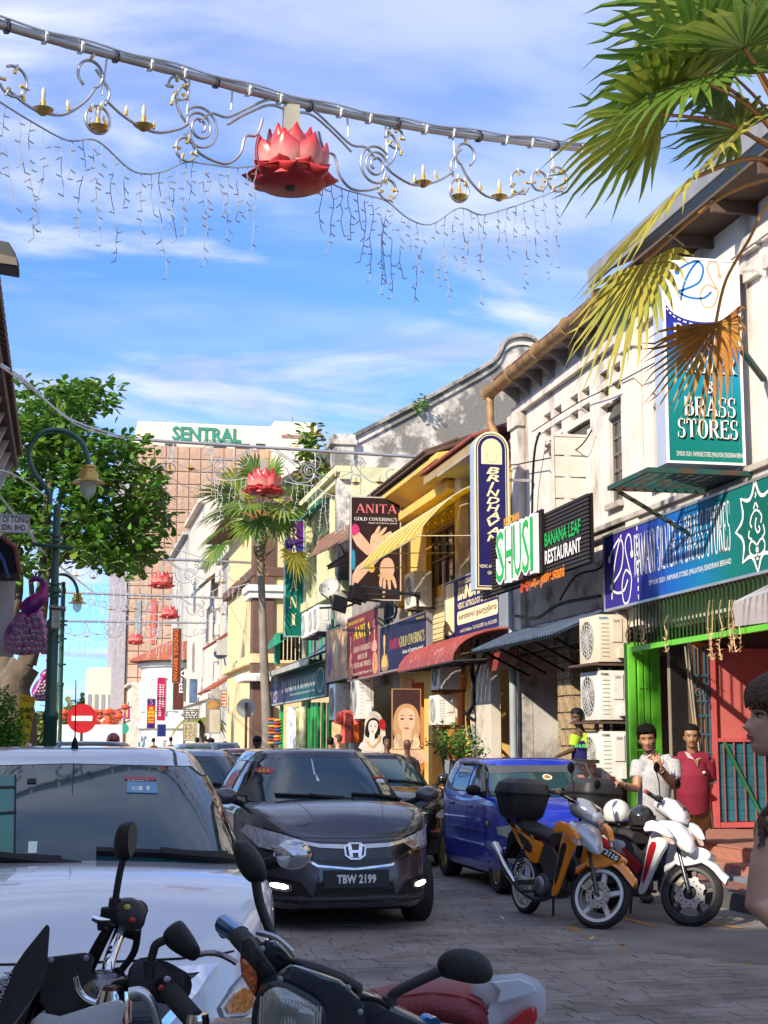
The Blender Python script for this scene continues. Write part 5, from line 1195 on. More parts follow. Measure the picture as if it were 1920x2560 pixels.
for i,ch in enumerate('SHUSI'):
 d=(sx1-sx0);cw_=[0,.24,.48,.70,.90,1.0];u0=sx0+d*cw_[i];u1=sx0+d*(cw_[i+1]-.02)
 text(fr,ch,(u0-.035,zb_-.045,u1+.035,zb_+.905),WHT,t,w=.12,bold=.07,name='letter_edge',thick=.08);text(fr,ch,(u0+.01,zb_,u1-.01,zb_+.86),GL,t,w=.168,bold=.0,name='letter')
obj('letter_backing',MB().solid([fr.p(sx0-.06,zb_-.06,.02),fr.p(sx1+.1,zb_-.06,.02),fr.p(sx1+.1,zb_+.95,.02),fr.p(sx0-.06,zb_+.95,.02)],fr.z*.05),BLACK,t)
u0=ux(fr,X,1366,1355)[0];u1=ux(fr,X,1456,1320)[0]
zz0=ux(fr,X,1366,1368)[1];
text(fr,'BANANA LEAF',(u0,zz0,u1,zz0+.21),GL,t,w=.03,bold=.015);z1_=ux(fr,X,1368,1412)[1];text(fr,'RESTAURANT',(u0,z1_,u1,z1_+.22),WHT,t,w=.03,bold=.02)
text(fr,'RESTORAN',(sx0+.0,zb_+.98,sx0+.9,zb_+1.12),mat((.75,.32,.02),.4),t,w=.02,bold=.04)
z2_=ux(fr,X,1304,1484)[1];text(fr,'சுசி',(ux(fr,X,1304,1480)[0],z2_,ux(fr,X,1328,1470)[0],z2_+.30),mat((.8,.10,.02),.4),t,w=.02,bold=.03)
z2_=ux(fr,X,1332,1478)[1];text(fr,'வாழை இலை உணவகம்',(ux(fr,X,1331,1480)[0],z2_,ux(fr,X,1416,1450)[0],z2_+.26),mat((.8,.22,.02),.4),t,w=.03,bold=.05)
# BRINDHAVAN wide board
X=7.96;fr,W_,H_=xrect(X,1112,1459,1606,1250,1515)
t=signbox('shop_sign','navy and cream board lettered BRINDHAVAN vedic astrology & gemstone',fr,W_,H_,NAVY,.2,frame=mat((.3,.3,.33),.5),fwid=.03,cab=mat((.32,.38,.46),.5,.3))
def rr4(x0,y0,x1,y1,r=.08):
 p=[]
 for(cx,cy,a0)in((x1-r,y0+r,-90),(x1-r,y1-r,0),(x0+r,y1-r,90),(x0+r,y0+r,180)):
  for k in range(4):a=R(a0+30*k);p.append((cx+r*math.cos(a),cy+r*math.sin(a)))
 return p
flat(fr,rr4(.06,H_*.10,W_*.19,H_-.05),CREAM,t,'panel',.004);flat(fr,rr4(W_*.25,H_*.22,W_*.97,H_*.44),CREAM,t,'panel',.004)
text(fr,'PERNIAGAAN EMAS DAN PERAK',(W_*.27,H_*.86,W_*.9,H_*.94),CREAM,t);text(fr,'BRINDHAVAN',(W_*.26,H_*.62,W_*.95,H_*.84),CREAM,t,bold=.05,shear=.2);text(fr,'VEDIC ASTROLOGY & GEMSTONE',(W_*.26,H_*.48,W_*.97,H_*.58),CREAM,t,bold=.02)
text(fr,'வைரங்கள் நவரத்தினம்',(W_*.28,H_*.27,W_*.95,H_*.40),mat((.16,.09,.05),.5),t,bold=.02,w=.007);text(fr,'e-mail: brindhavan  Tel: 04-2610090  Fax: 04-2610000',(W_*.3,H_*.09,W_*.95,H_*.15),CREAM,t)
# red round-lipped awnings, blue lean-to
def lip_awning(name,label,X0,Y0,Y1,z,dX,m,n):
 t=thing(name,label,'awning',(X0,(Y0+Y1)/2,z));cr=mat((.2,.2,.2),.5)
 for k in range(n):
  y0=Y0+(Y1-Y0)*k/n;y1=Y0+(Y1-Y0)*(k+1)/n-.015;rings=[]
  for s in np.linspace(0,1,8):
   x=X0-dX*math.sin(s*math.pi/2);zz_=z-.55*(1-math.cos(s*math.pi/2))*1.1;rings.append([(x,y0,zz_),(x,(y0+y1)/2,zz_+.035),(x,y1,zz_),(x,y1,zz_-.012),(x,y0,zz_-.012)])
  obj('rib',MB().loft(rings),m,t)
 fmx=MB()
 for k in range(0,n+1,3):y=Y0+(Y1-Y0)*k/n;fmx.bar((X0,y,z-.55),(X0-dX,y,z-.62),.03)
 fmx.bar((X0-dX+.03,Y0,z-.62),(X0-dX+.03,Y1,z-.62),.03);obj('frame',fmx,DARKM,t)
mar=mat((.30,.055,.045),.6,var=.2,vs=6,dirt=(.42,.25,.2),dirts=5,dirtr=(.55,.7),bump=.4,bs=40)
lip_awning('awning','maroon scalloped awning under the wide navy astrology board',8.15,yat(1210,7.6,1600),yat(1062,7.6,1640),zat(1110,1612,8.1),1.15,mar,16)
t=thing('lean_to_awning','blue-grey corrugated lean-to awning over the restaurant front','awning',(7.4,24,3.4));bz=mat((.07,.10,.15),.5,.2,var=.3,vs=3)
y0,y1=22.35,yat(1178,7.3,1610);zl=onX(1340,1575,7.0).z
corrugated('sheet',t,bz,7.3,8.15,y0,y1,zl-.02,zl+.36,.14,.02)
fmx=MB()
for k in range(5):y=y0+(y1-y0)*(k+.3)/5;fmx.bar((8.18,y,zl-.5),(7.35,y,zl-.08),.04)
fmx.bar((7.35,y0,zl-.07),(7.35,y1,zl-.07),.04);obj('frame',fmx,BLACK,t)
lip=mat((.25,.045,.03),.6,var=.2)
obj('red_valance',MB().bx(7.9,7.93,y0+4,y1+1,zl-.35,zl-.02),lip,t)
# ANITA signs
X=7.4
def poster_faces(fr,t,cx,cy,s,skin,hair,extra=None,tilt=0):
 """a flat printed head: hair, face, neck, features"""
 C=lambda l:[(cx+(a*math.cos(tilt)-b*math.sin(tilt))*s,cy+(a*math.sin(tilt)+b*math.cos(tilt))*s)for a,b in l]
 flat(fr,C([(-.55,-.9),(-.62,-.2),(-.5,.4),(-.2,.68),(.2,.68),(.5,.4),(.62,-.2),(.55,-.9)]),hair,t,'hair',.005,2)
 flat(fr,C([(-.22,-1.3),(-.2,-.5),(.2,-.5),(.22,-1.3)]),skin,t,'neck',.006);flat(fr,C([(-1.0,-1.9),(-.8,-1.25),(-.2,-1.05),(.2,-1.05),(.8,-1.25),(1.0,-1.9)]),skin,t,'shoulders',.0065,1)
 flat(fr,C([(-.38,.25),(-.36,-.25),(-.12,-.66),(.12,-.66),(.36,-.25),(.38,.25),(.2,.5),(-.2,.5)]),skin,t,'face',.007,2)
 dkx=mat((.03,.02,.02),.5);lipm=mat((.45,.10,.09),.5)
 for sx in(-1,1):
  flat(fr,C([(sx*.07,.02),(sx*.16,.075),(sx*.27,.05),(sx*.3,.02),(sx*.18,-.02)]),dkx,t,'eye',.009,1);flat(fr,C([(sx*.05,.14),(sx*.18,.2),(sx*.33,.15),(sx*.18,.165)]),dkx,t,'eyebrow',.009)
  flat(fr,C([(sx*.10,.02),(sx*.14,.04),(sx*.14,0)]),WHT,t,'eye_light',.0095)
 flat(fr,C([(-.14,-.36),(-.05,-.32),(0,-.335),(.05,-.32),(.14,-.36),(0,-.43)]),lipm,t,'lips',.009,1);flat(fr,C([(-.07,-.19),(0,-.215),(.07,-.19),(0,-.17)]),mat((.5,.25,.18),.5),t,'nose',.009,1)
sk1=mat((.68,.42,.28),.5,var=.08);hairm=mat((.02,.015,.015),.4)
fr,W_,H_=xrect(X,949,1568,1686,1068,1600)
t=signbox('shop_sign','dark navy board lettered ANITA GOLD COVERING\'S with a woman in gold at its left',fr,W_,H_,mat((.018,.016,.055),.35,var=.5,vs=1.2),.12,frame=mat((.28,.2,.18),.5),fwid=.04)
poster_faces(fr,t,W_*.12,H_*.66,H_*.28,mat((.62,.40,.12),.5),hairm)
flat(fr,[(W_*.03,.05),(W_*.05,H_*.35),(W_*.12,H_*.42),(W_*.2,H_*.35),(W_*.22,.05)],mat((.35,.2,.08),.5,var=.4,vs=8),t,'print',.0055,1)
text(fr,'ANITA',(W_*.23,H_*.45,W_*.45,H_*.66),mat((.62,.05,.10),.4),t,'serif');text(fr,"GOLD COVERING'S",(W_*.46,H_*.45,W_*.95,H_*.66),mat((.72,.62,.20),.4),t,'serif')
text(fr,'house of costume jewels',(W_*.52,H_*.28,W_*.93,H_*.39),WHT,t,shear=.35);text(fr,'No. 65 & 67 Penang Street, Penang',(W_*.58,H_*.08,W_*.95,H_*.14),WHT,t);text(fr,'PREMIUM GOLD',(W_*.8,H_*.88,W_*.95,H_*.92),YEL,t)
fr,W_,H_=xrect(X,869,1547,1705,947,1620)
t=signbox('shop_sign','maroon board with yellow ANITA and HOUSE OF COSTUME JEWELS between two printed women',fr,W_,H_,mat((.17,.02,.025),.4,var=.15),.12,frame=mat((.24,.15,.14),.5),fwid=.04)
poster_faces(fr,t,W_*.12,H_*.62,H_*.17,mat((.5,.16,.10),.5),hairm);poster_faces(fr,t,W_*.88,H_*.74,H_*.2,mat((.62,.30,.22),.5),hairm)
for(a,b)in((.12,.3),(.9,.35)):flat(fr,[(W_*(a-.09),.06),(W_*(a-.08),H_*b),(W_*(a+.06),H_*b),(W_*(a+.09),.06)],mat((.6,.25,.12),.5,var=.4,vs=7),t,'print',.0052,1)
text(fr,'PERHIASAN EMAS TIRUAN',(W_*.03,H_*.87,W_*.55,H_*.92),YEL,t);text(fr,'ANITA',(W_*.22,H_*.62,W_*.76,H_*.82),mat((.82,.66,.06),.4),t,'serif');
text(fr,"GOLD COVERING'S",(W_*.22,H_*.42,W_*.78,H_*.51),mat((.8,.62,.5),.4),t,'serif');text(fr,'HOUSE OF',(W_*.36,H_*.30,W_*.66,H_*.38),mat((.8,.62,.5),.4),t,'serif');text(fr,'COSTUME JEWELS',(W_*.22,H_*.18,W_*.78,H_*.26),mat((.8,.62,.5),.4),t,'serif');text(fr,'PENANG STREET, PENANG. TEL',(W_*.2,H_*.07,W_*.8,H_*.11),mat((.8,.62,.5),.4),t)
fr,W_,H_=xrect(X,816,1580,1707,868,1640)
t=signbox('faded_poster','sun-faded tan poster board left of the maroon sign',fr,W_,H_,mat((.55,.34,.18),.6,var=.35,vs=1.4,dirt=(.30,.16,.14),dirts=1.5),.12,frame=mat((.3,.2,.13),.5),fwid=.04)
flat(fr,[(W_*.06,H_*.1),(W_*.1,H_*.5),(W_*.2,H_*.72),(W_*.3,H_*.6),(W_*.24,H_*.1)],mat((.25,.13,.22),.6,var=.3),t,'print',.004,2);flat(fr,[(W_*.35,H_*.2),(W_*.4,H_*.85),(W_*.6,H_*.85),(W_*.6,H_*.25)],mat((.62,.42,.25),.6),t,'print',.004,2)
Y=36.0;fr,W_,H_=yrect(Y,875,1240,1003,1500)
t=signbox('poster_board','tall dark poster of two jewelled hands with bangles under the words ANITA GOLD COVERING\'S',fr,W_,H_,mat((.03,.017,.016),.35),.12,frame=mat((.5,.46,.42),.4),fwid=.03)
text(fr,'ANITA',(W_*.10,H_*.84,W_*.92,H_*.93),mat((.72,.18,.2),.4),t,'serif');text(fr,"GOLD COVERING'S",(W_*.08,H_*.765,W_*.92,H_*.80),WHT,t,'serif');text(fr,'house of costume jewels',(W_*.36,H_*.735,W_*.92,H_*.755),WHT,t)
sk=mat((.66,.40,.27),.5,var=.12,vs=3);S=lambda l:[(a*W_,b*H_)for a,b in l]
flat(fr,S([(.04,.10),(.04,.28),(.36,.42),(.52,.52),(.66,.44),(.50,.36),(.30,.25)]),sk,t,'arm',.005,1)
flat(fr,S([(.04,.56),(.04,.72),(.25,.62),(.48,.48),(.40,.40)]),sk,t,'arm',.0055,1)
flat(fr,S([(.38,.55),(.42,.64),(.55,.66),(.68,.58),(.72,.48),(.58,.42),(.44,.46)]),mat((.70,.44,.30),.5,var=.1),t,'hand',.007,1)
for a in([(.44,.62),(.50,.60),(.60,.70),(.56,.73)],[(.50,.62),(.57,.60),(.72,.69),(.70,.72)],[(.56,.60),(.63,.57),(.82,.64),(.80,.68)],[(.62,.56),(.68,.52),(.86,.58),(.84,.62)]):flat(fr,S(a),mat((.70,.44,.30),.5,var=.1),t,'finger',.008,1)
flat(fr,S([(.62,.40),(.80,.42),(.88,.32),(.82,.20),(.68,.20),(.56,.28)]),sk,t,'hand',.007,1)
for a in([(.58,.24),(.64,.27),(.62,.12),(.56,.14)],[(.64,.22),(.71,.22),(.68,.03),(.63,.03)],[(.72,.21),(.79,.21),(.80,.09),(.75,.09)],[(.80,.22),(.86,.25),(.92,.13),(.88,.11)]):flat(fr,S(a),sk,t,'finger',.008,1)
gb_=mat((.75,.58,.12),.35,.3,var=.3,vs=14)
flat(fr,S([(.28,.38),(.36,.41),(.50,.31),(.44,.26),(.36,.28)]),gb_,t,'bangle',.01,1);
for(a,b)in((.46,.57),(.52,.645),(.60,.63),(.66,.6),(.7,.54),(.58,.24),(.66,.22),(.8,.21)):flat(fr,[(a*W_+.035*math.cos(k),b*H_+.035*math.sin(k))for k in np.linspace(0,6.28,8)[:-1]],gb_,t,'ring',.011)
flat(fr,S([(.03,.60),(.03,.73),(.14,.73),(.2,.66)]),mat((.55,.03,.16),.5),t,'sleeve',.009,1);flat(fr,S([(.03,.28),(.03,.50),(.10,.46),(.1,.3)]),mat((.02,.25,.4),.5),t,'cloth',.009,1)
t=thing('rusty_canopy','rusty brown sheet canopy sticking out beside the jewelled-hands poster','canopy',(7.2,39,6.5));rm_=mat((.22,.11,.06),.7,var=.4,vs=4)
a=onX(778,1388,6.6);b=onX(872,1340,7.3);obj('sheet',MB().add([tuple(onX(775,1392,6.7)),tuple(onX(872,1345,6.7)),tuple(onX(872,1310,8.15)),tuple(onX(800,1345,8.15))],[(0,1,2,3)]),rm_,t);obj('frame',MB().bar(onX(775,1392,6.7),onX(872,1347,6.7),.05).bar(onX(850,1360,7.2),onX(872,1400,8.1),.06),rm_,t)
# RAMANI tall sign and PASARAYA board
Y=52;fr,W_,H_=yrect(Y,710,1298,759,1592)
t=signbox('upright_sign','tall narrow purple to green sign lettered RAMANI downwards, behind the mid-street palm',fr,W_,H_,gradmat([(0,(.006,.13,.10)),(.55,(.006,.17,.15)),(.70,(.01,.06,.28)),(.82,(.08,.02,.20)),(1,(.12,.02,.16))],2,0,1),.25,frame=mat((.3,.45,.4),.5),fwid=.04,cab=mat((.4,.6,.55),.5))
f=[c for c in bpy.data.objects if c.parent==t and c.name.startswith('face')][0];mr=f.data.materials[0].node_tree.nodes['Map Range'];mr.inputs[1].default_value=fr.o.z;mr.inputs[2].default_value=fr.o.z+H_
for i,(ch,py)in enumerate((('R',1334),('A',1376),('M',1418),('A',1463),('N',1505),('I',1549))):
 c=uy(fr,Y,735,py);w_=.16 if ch=='I' else .27;text(fr,ch,(W_/2-w_/2-.02,c[1]-.21,W_/2+w_/2-.02,c[1]+.21),CREAM,t,'serif',name='letter',w=.02)
X=7.4;fr,W_,H_=xrect(X,678,1691,1765,815,1700)
fg=gradmat([(0,(.05,.03,.07)),(.35,(.03,.04,.10)),(.65,(.01,.09,.10)),(1,(.02,.09,.08))],1,0,1)
t=signbox('shop_sign','weathered dark teal board lettered PASARAYA RAMANI above the hanging goods',fr,W_,H_,fg,.2,frame=mat((.3,.35,.35),.5),fwid=.05)
mr=fg.node_tree.nodes['Map Range'];mr.inputs[1].default_value=fr.o.y;mr.inputs[2].default_value=fr.o.y-W_
text(fr,'PASARAYA RAMANI',(W_*.24,H_*.34,W_*.84,H_*.72),mat((.6,.6,.55),.5),t,'serif');text(fr,'DIMILIKI OLEH RAMANIE STORES SENDIRIAN BERHAD',(W_*.4,H_*.2,W_*.84,H_*.26),mat((.5,.55,.5),.5),t)
rs_logo(fr,t,(W_*.10,H_*.45),1.1,mat((.5,.5,.55),.5),mat((.5,.5,.55),.5),wd=.06);strip(fr,[(W_*.88,H_*.3),(W_*.86,H_*.6),(W_*.92,H_*.8),(W_*.97,H_*.6),(W_*.95,H_*.3),(W_*.91,H_*.15),(W_*.88,H_*.3)],.05,mat((.45,.5,.48),.5),t,'emblem')
ya,yb=fr.o.y-W_,fr.o.y;zt_=fr.o.z+H_
t=thing('lean_to_awning','dark lean-to awning with blue tarpaulin above the teal supermarket board','awning',(7.5,(ya+yb)/2,zt_))
obj('sheet',MB().add([(6.9,ya,zt_-.02),(6.9,yb,zt_-.02),(8.1,yb,zt_+.5),(8.1,ya,zt_+.5)],[(0,1,2,3)]),mat((.12,.13,.12),.6,var=.4,vs=3),t)
obj('lip',MB().bx(6.86,6.9,ya,yb,zt_-.16,zt_),mat((.4,.38,.33),.6,var=.3),t)
obj('tarpaulin',MB().add([(7.3,ya,zt_+.28),(7.1,ya+5,zt_+.1),(8.0,ya+5.5,zt_+.55),(8.0,ya,zt_+.95)],[(0,1,2,3)]),mat((.01,.06,.22),.6),t)
def gset(name,label,cat,px,pyt,pyb,X,dpx,colors,r,group=None):
 p0=onX(px,pyb,X);p1=onX(px,pyt,X);t=thing(name,label,cat,(X,p0.y,p0.z),group=group);n=len(colors);rad=r
 for k in range(n):
  z=p1.z+(p0.z-p1.z)*(k+.5)/n;h=(p1.z-p0.z)/n
  obj('bead',MB().ell((X,p0.y,z),(rad,rad,h*.52),8,6),mat(colors[k],.6),t,smooth=60)
 return t
cs_=[(.6,.10,.03),(.05,.13,.3),(.6,.36,.02),(.28,.03,.05),(.6,.17,.02),(.04,.1,.22),(.28,.05,.05),(.6,.38,.04)]
gset('garland','left of the two striped pompom garlands by the green post','garland',682,1795,1862,6.9,5,cs_,.17,'pompom garlands');gset('garland','right of the two striped pompom garlands by the green post','garland',694,1797,1862,6.9,5,[cs_[(k+2)%8]for k in range(8)],.15,'pompom garlands')
for k,(px,c_)in enumerate(((727,(.7,.7,.7)),(734,(.45,.5,.6)),(742,(.62,.62,.65)),(750,(.5,.5,.15)),(758,(.55,.52,.3)))):
 p0=onX(px,1870,7.2);p1=onX(px,1768+3*(k%2),7.2);single('fabric_roll',MB().tube([p0,p1],.13,8),mat(c_,.6,var=.6,vs=4),['plain white','blue and white','pale grey patterned','olive patterned','straw yellow patterned'][k]+' fabric roll standing by the shop opening','fabric roll','fabric rolls standing at the shop front',smooth=60)
gdm=mat((.015,.32,.06),.5,var=.15)
for k,(a,b)in enumerate(((672,676),(702,706),(764,772),(779,786),(788,798),(806,812),(820,826))):
 pa=onX(a,1800,7.7);pb_=onX(b,1800,7.7);single('green_door_leaf',MB().bx(7.66,7.74,pb_.y,pa.y,.15,onX(a,1757,7.7).z),gdm,['first','second','third','fourth','fifth','sixth','seventh'][k]+' green door leaf counted from the pompom garlands towards the red dress','door','green folding door leaves')
t=thing('balcony_grille','emerald green window cage with dark bars and sloping green canopy beside the RAMANI upright sign','grille',(7.6,55,4.5));
Yc=54.5
for k in range(7):p=onY(694+10*k,1600,Yc);obj('bar',MB().bx(p.x-.05,p.x+.05,Yc,Yc+.08,onY(700,1650,Yc).z,onY(700,1585,Yc).z),BLACK if k else green,t)
obj('canopy',MB().add([tuple(onY(655,1632,Yc-1)),tuple(onY(712,1600,Yc-1)),tuple(onY(728,1580,Yc+3)),tuple(onY(690,1582,Yc+3))],[(0,1,2,3)]),mat((.02,.22,.15),.5),t);obj('frame',MB().bx(onY(688,1600,Yc).x,onY(700,1600,Yc).x,Yc-.1,Yc+.3,onY(700,1660,Yc).z,onY(700,1585,Yc).z),green,t)
def dish(px,py,Y,r,lab,m):
 c=onY(px,py,Y);t=thing('satellite_dish',lab,'satellite dish',c,group=None);rot=Euler((R(62),0,R(-35))).to_matrix().to_4x4()
 prof=[(0,-.12),(r*.5,-.09),(r*.85,-.02),(r,.03),(r*.98,.045),(r*.8,0),(0,-.1)]
 obj('dish',MB().lathe(prof,24).xf(Matrix.Translation(c)@rot),m,t,smooth=50);obj('arm',MB().tube([c+Vector((0,.1,-.3)),c+Vector((-.3,-.5,-.2)),c+Vector((-.3,-.55,.05))],.02,6).tube([c+Vector((0,.1,0)),c+Vector((.2,.3,-.8))],.03,6),GREYM,t)
dish(823,1470,41,.30,'grey satellite dish in front of the emerald recess',mat((.42,.43,.42),.5));dish(557,1627,78,.5,'far grey satellite dish on a tile eave of the blank grey house',mat((.3,.32,.34),.5))
t=thing('floodlight_rail','black pipe rail carrying three tilted floodlights above the ANITA boards','rail',(6.9,36,4.7))
for(pts)in([(868,1490,6.6),(1030,1484,7.0),(1043,1492,7.4),(1043,1530,7.4)],[(905,1466,6.4),(1036,1488,6.9),(1044,1500,7.4),(1044,1530,7.4)],[(800,1520,6.7),(870,1515,6.7),(905,1500,6.9),(985,1512,7.3),(986,1545,7.4)]):obj('rail',MB().tube(spline([onX(*p)for p in pts],4),.03,6),BLACK,t,smooth=60)
for(px,py)in((850,1510),(888,1488),(900,1482)):c=onX(px,py,6.6);obj('floodlight',MB().box(c,(.35,.5,.05),Euler((.9,.3,0)).to_matrix()),BLACK,t)
# distant signs along the right kerb
def scribble(fr,W_,H_,t,n,m,x0=.1,x1=.9,y0=.1,y1=.9):
 for k in range(n):
  v=H_*(y0+(y1-y0)*(k+.5)/n);u=W_*x0
  while u<W_*x1-.02:
   l_=min(rnd.uniform(.05,.2),W_*x1-u);strip(fr,[(u,v),(u+l_,v)],H_*(y1-y0)/n*.45,m,t,'small_print',.006,1);u+=l_+.05
def vsign(name,label,Y,x0,y0,x1,y1,m,words,cm,font='sans',rot=False,frame=None,cat='sign',depth=.15,lines_=0):
 fr,W_,H_=yrect(Y,x0,y0,x1,y1);t=signbox(name,label,fr,W_,H_,m,depth,frame=frame,fwid=.04)
 if lines_:scribble(fr,W_,H_,t,lines_,cm)
 for(s,u0,v0,u1,v1,mm)in words:
  if rot:f2=Fr(fr.p(u0*W_,v1*H_),(0,0,-1),(1,0,0));text(f2,s,(0,0,(v1-v0)*H_,(u1-u0)*W_),mm or cm,t,font,w=.02,bold=.02)
  else:text(fr,s,(u0*W_,v0*H_,u1*W_,v1*H_),mm or cm,t,font,w=.02,bold=.03)
 return t,fr,W_,H_
orr=mat((.7,.16,.03),.5)
t,fr,W_,H_=vsign('upright_sign','tall brown sign with orange letters DINDIGUL BIRIYANI running down',88,429,1570,452,1707,mat((.12,.035,.02),.5),[('DINDIGUL BIRIYANI',.15,.04,.62,.97,None)],orr,rot=True,frame=None)
t,fr,W_,H_=vsign('upright_sign','brown and white sign reading etti below the biriyani sign',89,431,1668,459,1775,mat((.10,.035,.025),.5),[('Vetti',.55,.4,.95,.95,WHT)],WHT,rot=True)
t,fr,W_,H_=vsign('upright_sign','crimson upright sign with white lettering in front of round white house',100,391,1693,413,1802,mat((.42,.02,.08),.5),[],WHT);scribble(fr,W_,H_,t,14,WHT,.25,.5,.1,.85);scribble(fr,W_,H_,t,10,WHT,.62,.78,.3,.85)
t,fr,W_,H_=vsign('upright_sign','red, yellow and blue upright sign lettered SRI ANANDA BAHWAN',84,366,1746,388,1822,mat((.55,.03,.02),.5),[('SRI',.3,.62,.7,.72,YEL),('ANANDA',.1,.5,.9,.6,YEL),('BAHWAN',.1,.38,.9,.48,YEL),('RESTAURANT',.15,.28,.85,.33,YEL),('PENANG',.2,.2,.8,.25,YEL)],YEL)
flat(fr,[(.05,.78*H_),(W_-.05,.78*H_),(W_-.05,H_-.05),(.05,H_-.05)],mat((.02,.02,.25),.5),t,'panel',.004);text(fr,'S',(W_*.35,H_*.8,W_*.65,H_*.96),mat((.8,.5,.05),.5),t,'serif',w=.02)
flat(fr,[(.05,.05),(W_-.05,.05),(W_-.05,.17*H_),(.05,.17*H_)],mat((.03,.02,.15),.5),t,'panel',.004)
vsign('upright_sign','small magenta sign with gold figure near the distant lanterns',118,309,1765,325,1798,mat((.42,.02,.16),.5),[('I',.35,.15,.65,.85,mat((.6,.4,.1),.5))],YEL)
vsign('notice_board','navy notice with white bird panel under the crimson sign',84,392,1810,415,1842,mat((.02,.03,.14),.5),[],WHT)
vsign('notice_board','black menu board with small white writing beside pole',70,460,1772,497,1798,mat((.02,.02,.02),.5),[],WHT,lines_=5)
vsign('notice_board','cream menu board crowded with small dark lines of writing',70,457,1804,491,1852,mat((.5,.45,.28),.6),[],mat((.08,.05,.03),.6),lines_=11)
vsign('plywood_board','brown weathered plywood board beside the menu boards',66,514,1749,550,1833,mat((.36,.20,.07),.7,var=.4,vs=2),[],WHT)
vsign('plywood_board','pale blank board leaning in front of the brown plywood',65.5,521,1772,552,1834,mat((.42,.40,.32),.7,var=.15),[],WHT)
vsign('notice_board','small cream board under tiled eave with red lettering',68,552,1727,568,1768,mat((.6,.5,.3),.6),[],RED,lines_=4)
vsign('poster_board','blue and white upright poster in the shade of distant awnings',72,473,1697,493,1757,mat((.10,.16,.28),.5,var=.5,vs=2),[],WHT)
vsign('blade_sign','slim dark sign with red letters fixed on the brown corner pilaster',60,626,1545,636,1650,cream,[],RED,lines_=3)
def disc_sign(px,py,Y,r,face,back,label,pole_m=DARKM,bar=False,front=True):
 c=onY(px,py,Y);t=thing('traffic_sign',label,'traffic sign',(c.x,Y,0));obj('pole',MB().bx(c.x-.035,c.x+.035,Y+.03 if front else Y-.1,Y+.1 if front else Y-.03,0,c.z+(.15 if not front else-.02)),pole_m,t)
 obj('disc',MB().lathe([(0,0),(r,0),(r,.02),(0,.02)],32,(c.x,Y,c.z),'Y'),face,t)
 if bar:obj('bar',MB().bx(c.x-r*.7,c.x+r*.7,Y-.012,Y-.002,c.z-r*.17,c.z+r*.17),WHT,t)
disc_sign(205,1796,40,.37,mat((.50,.015,.02),.4),None,'larger round red no-entry sign in front of the lanterns',bar=True);disc_sign(291,1836,85,.33,mat((.50,.015,.02),.4),None,'smaller distant round red no-entry sign',bar=True)
disc_sign(615,1770,46,.57/2,mat((.45,.47,.44),.5,.3,var=.06),None,'pale grey back of a round traffic sign on a brown post',mat((.10,.05,.04),.6),front=False)
c=onY(310,1822,110);single('round_sign',MB().lathe([(0,0),(.35,0),(.35,.05),(0,.05)],20,tuple(c),'Y'),mat((.02,.28,.2),.5),'small round green sign among distant stalls','sign')
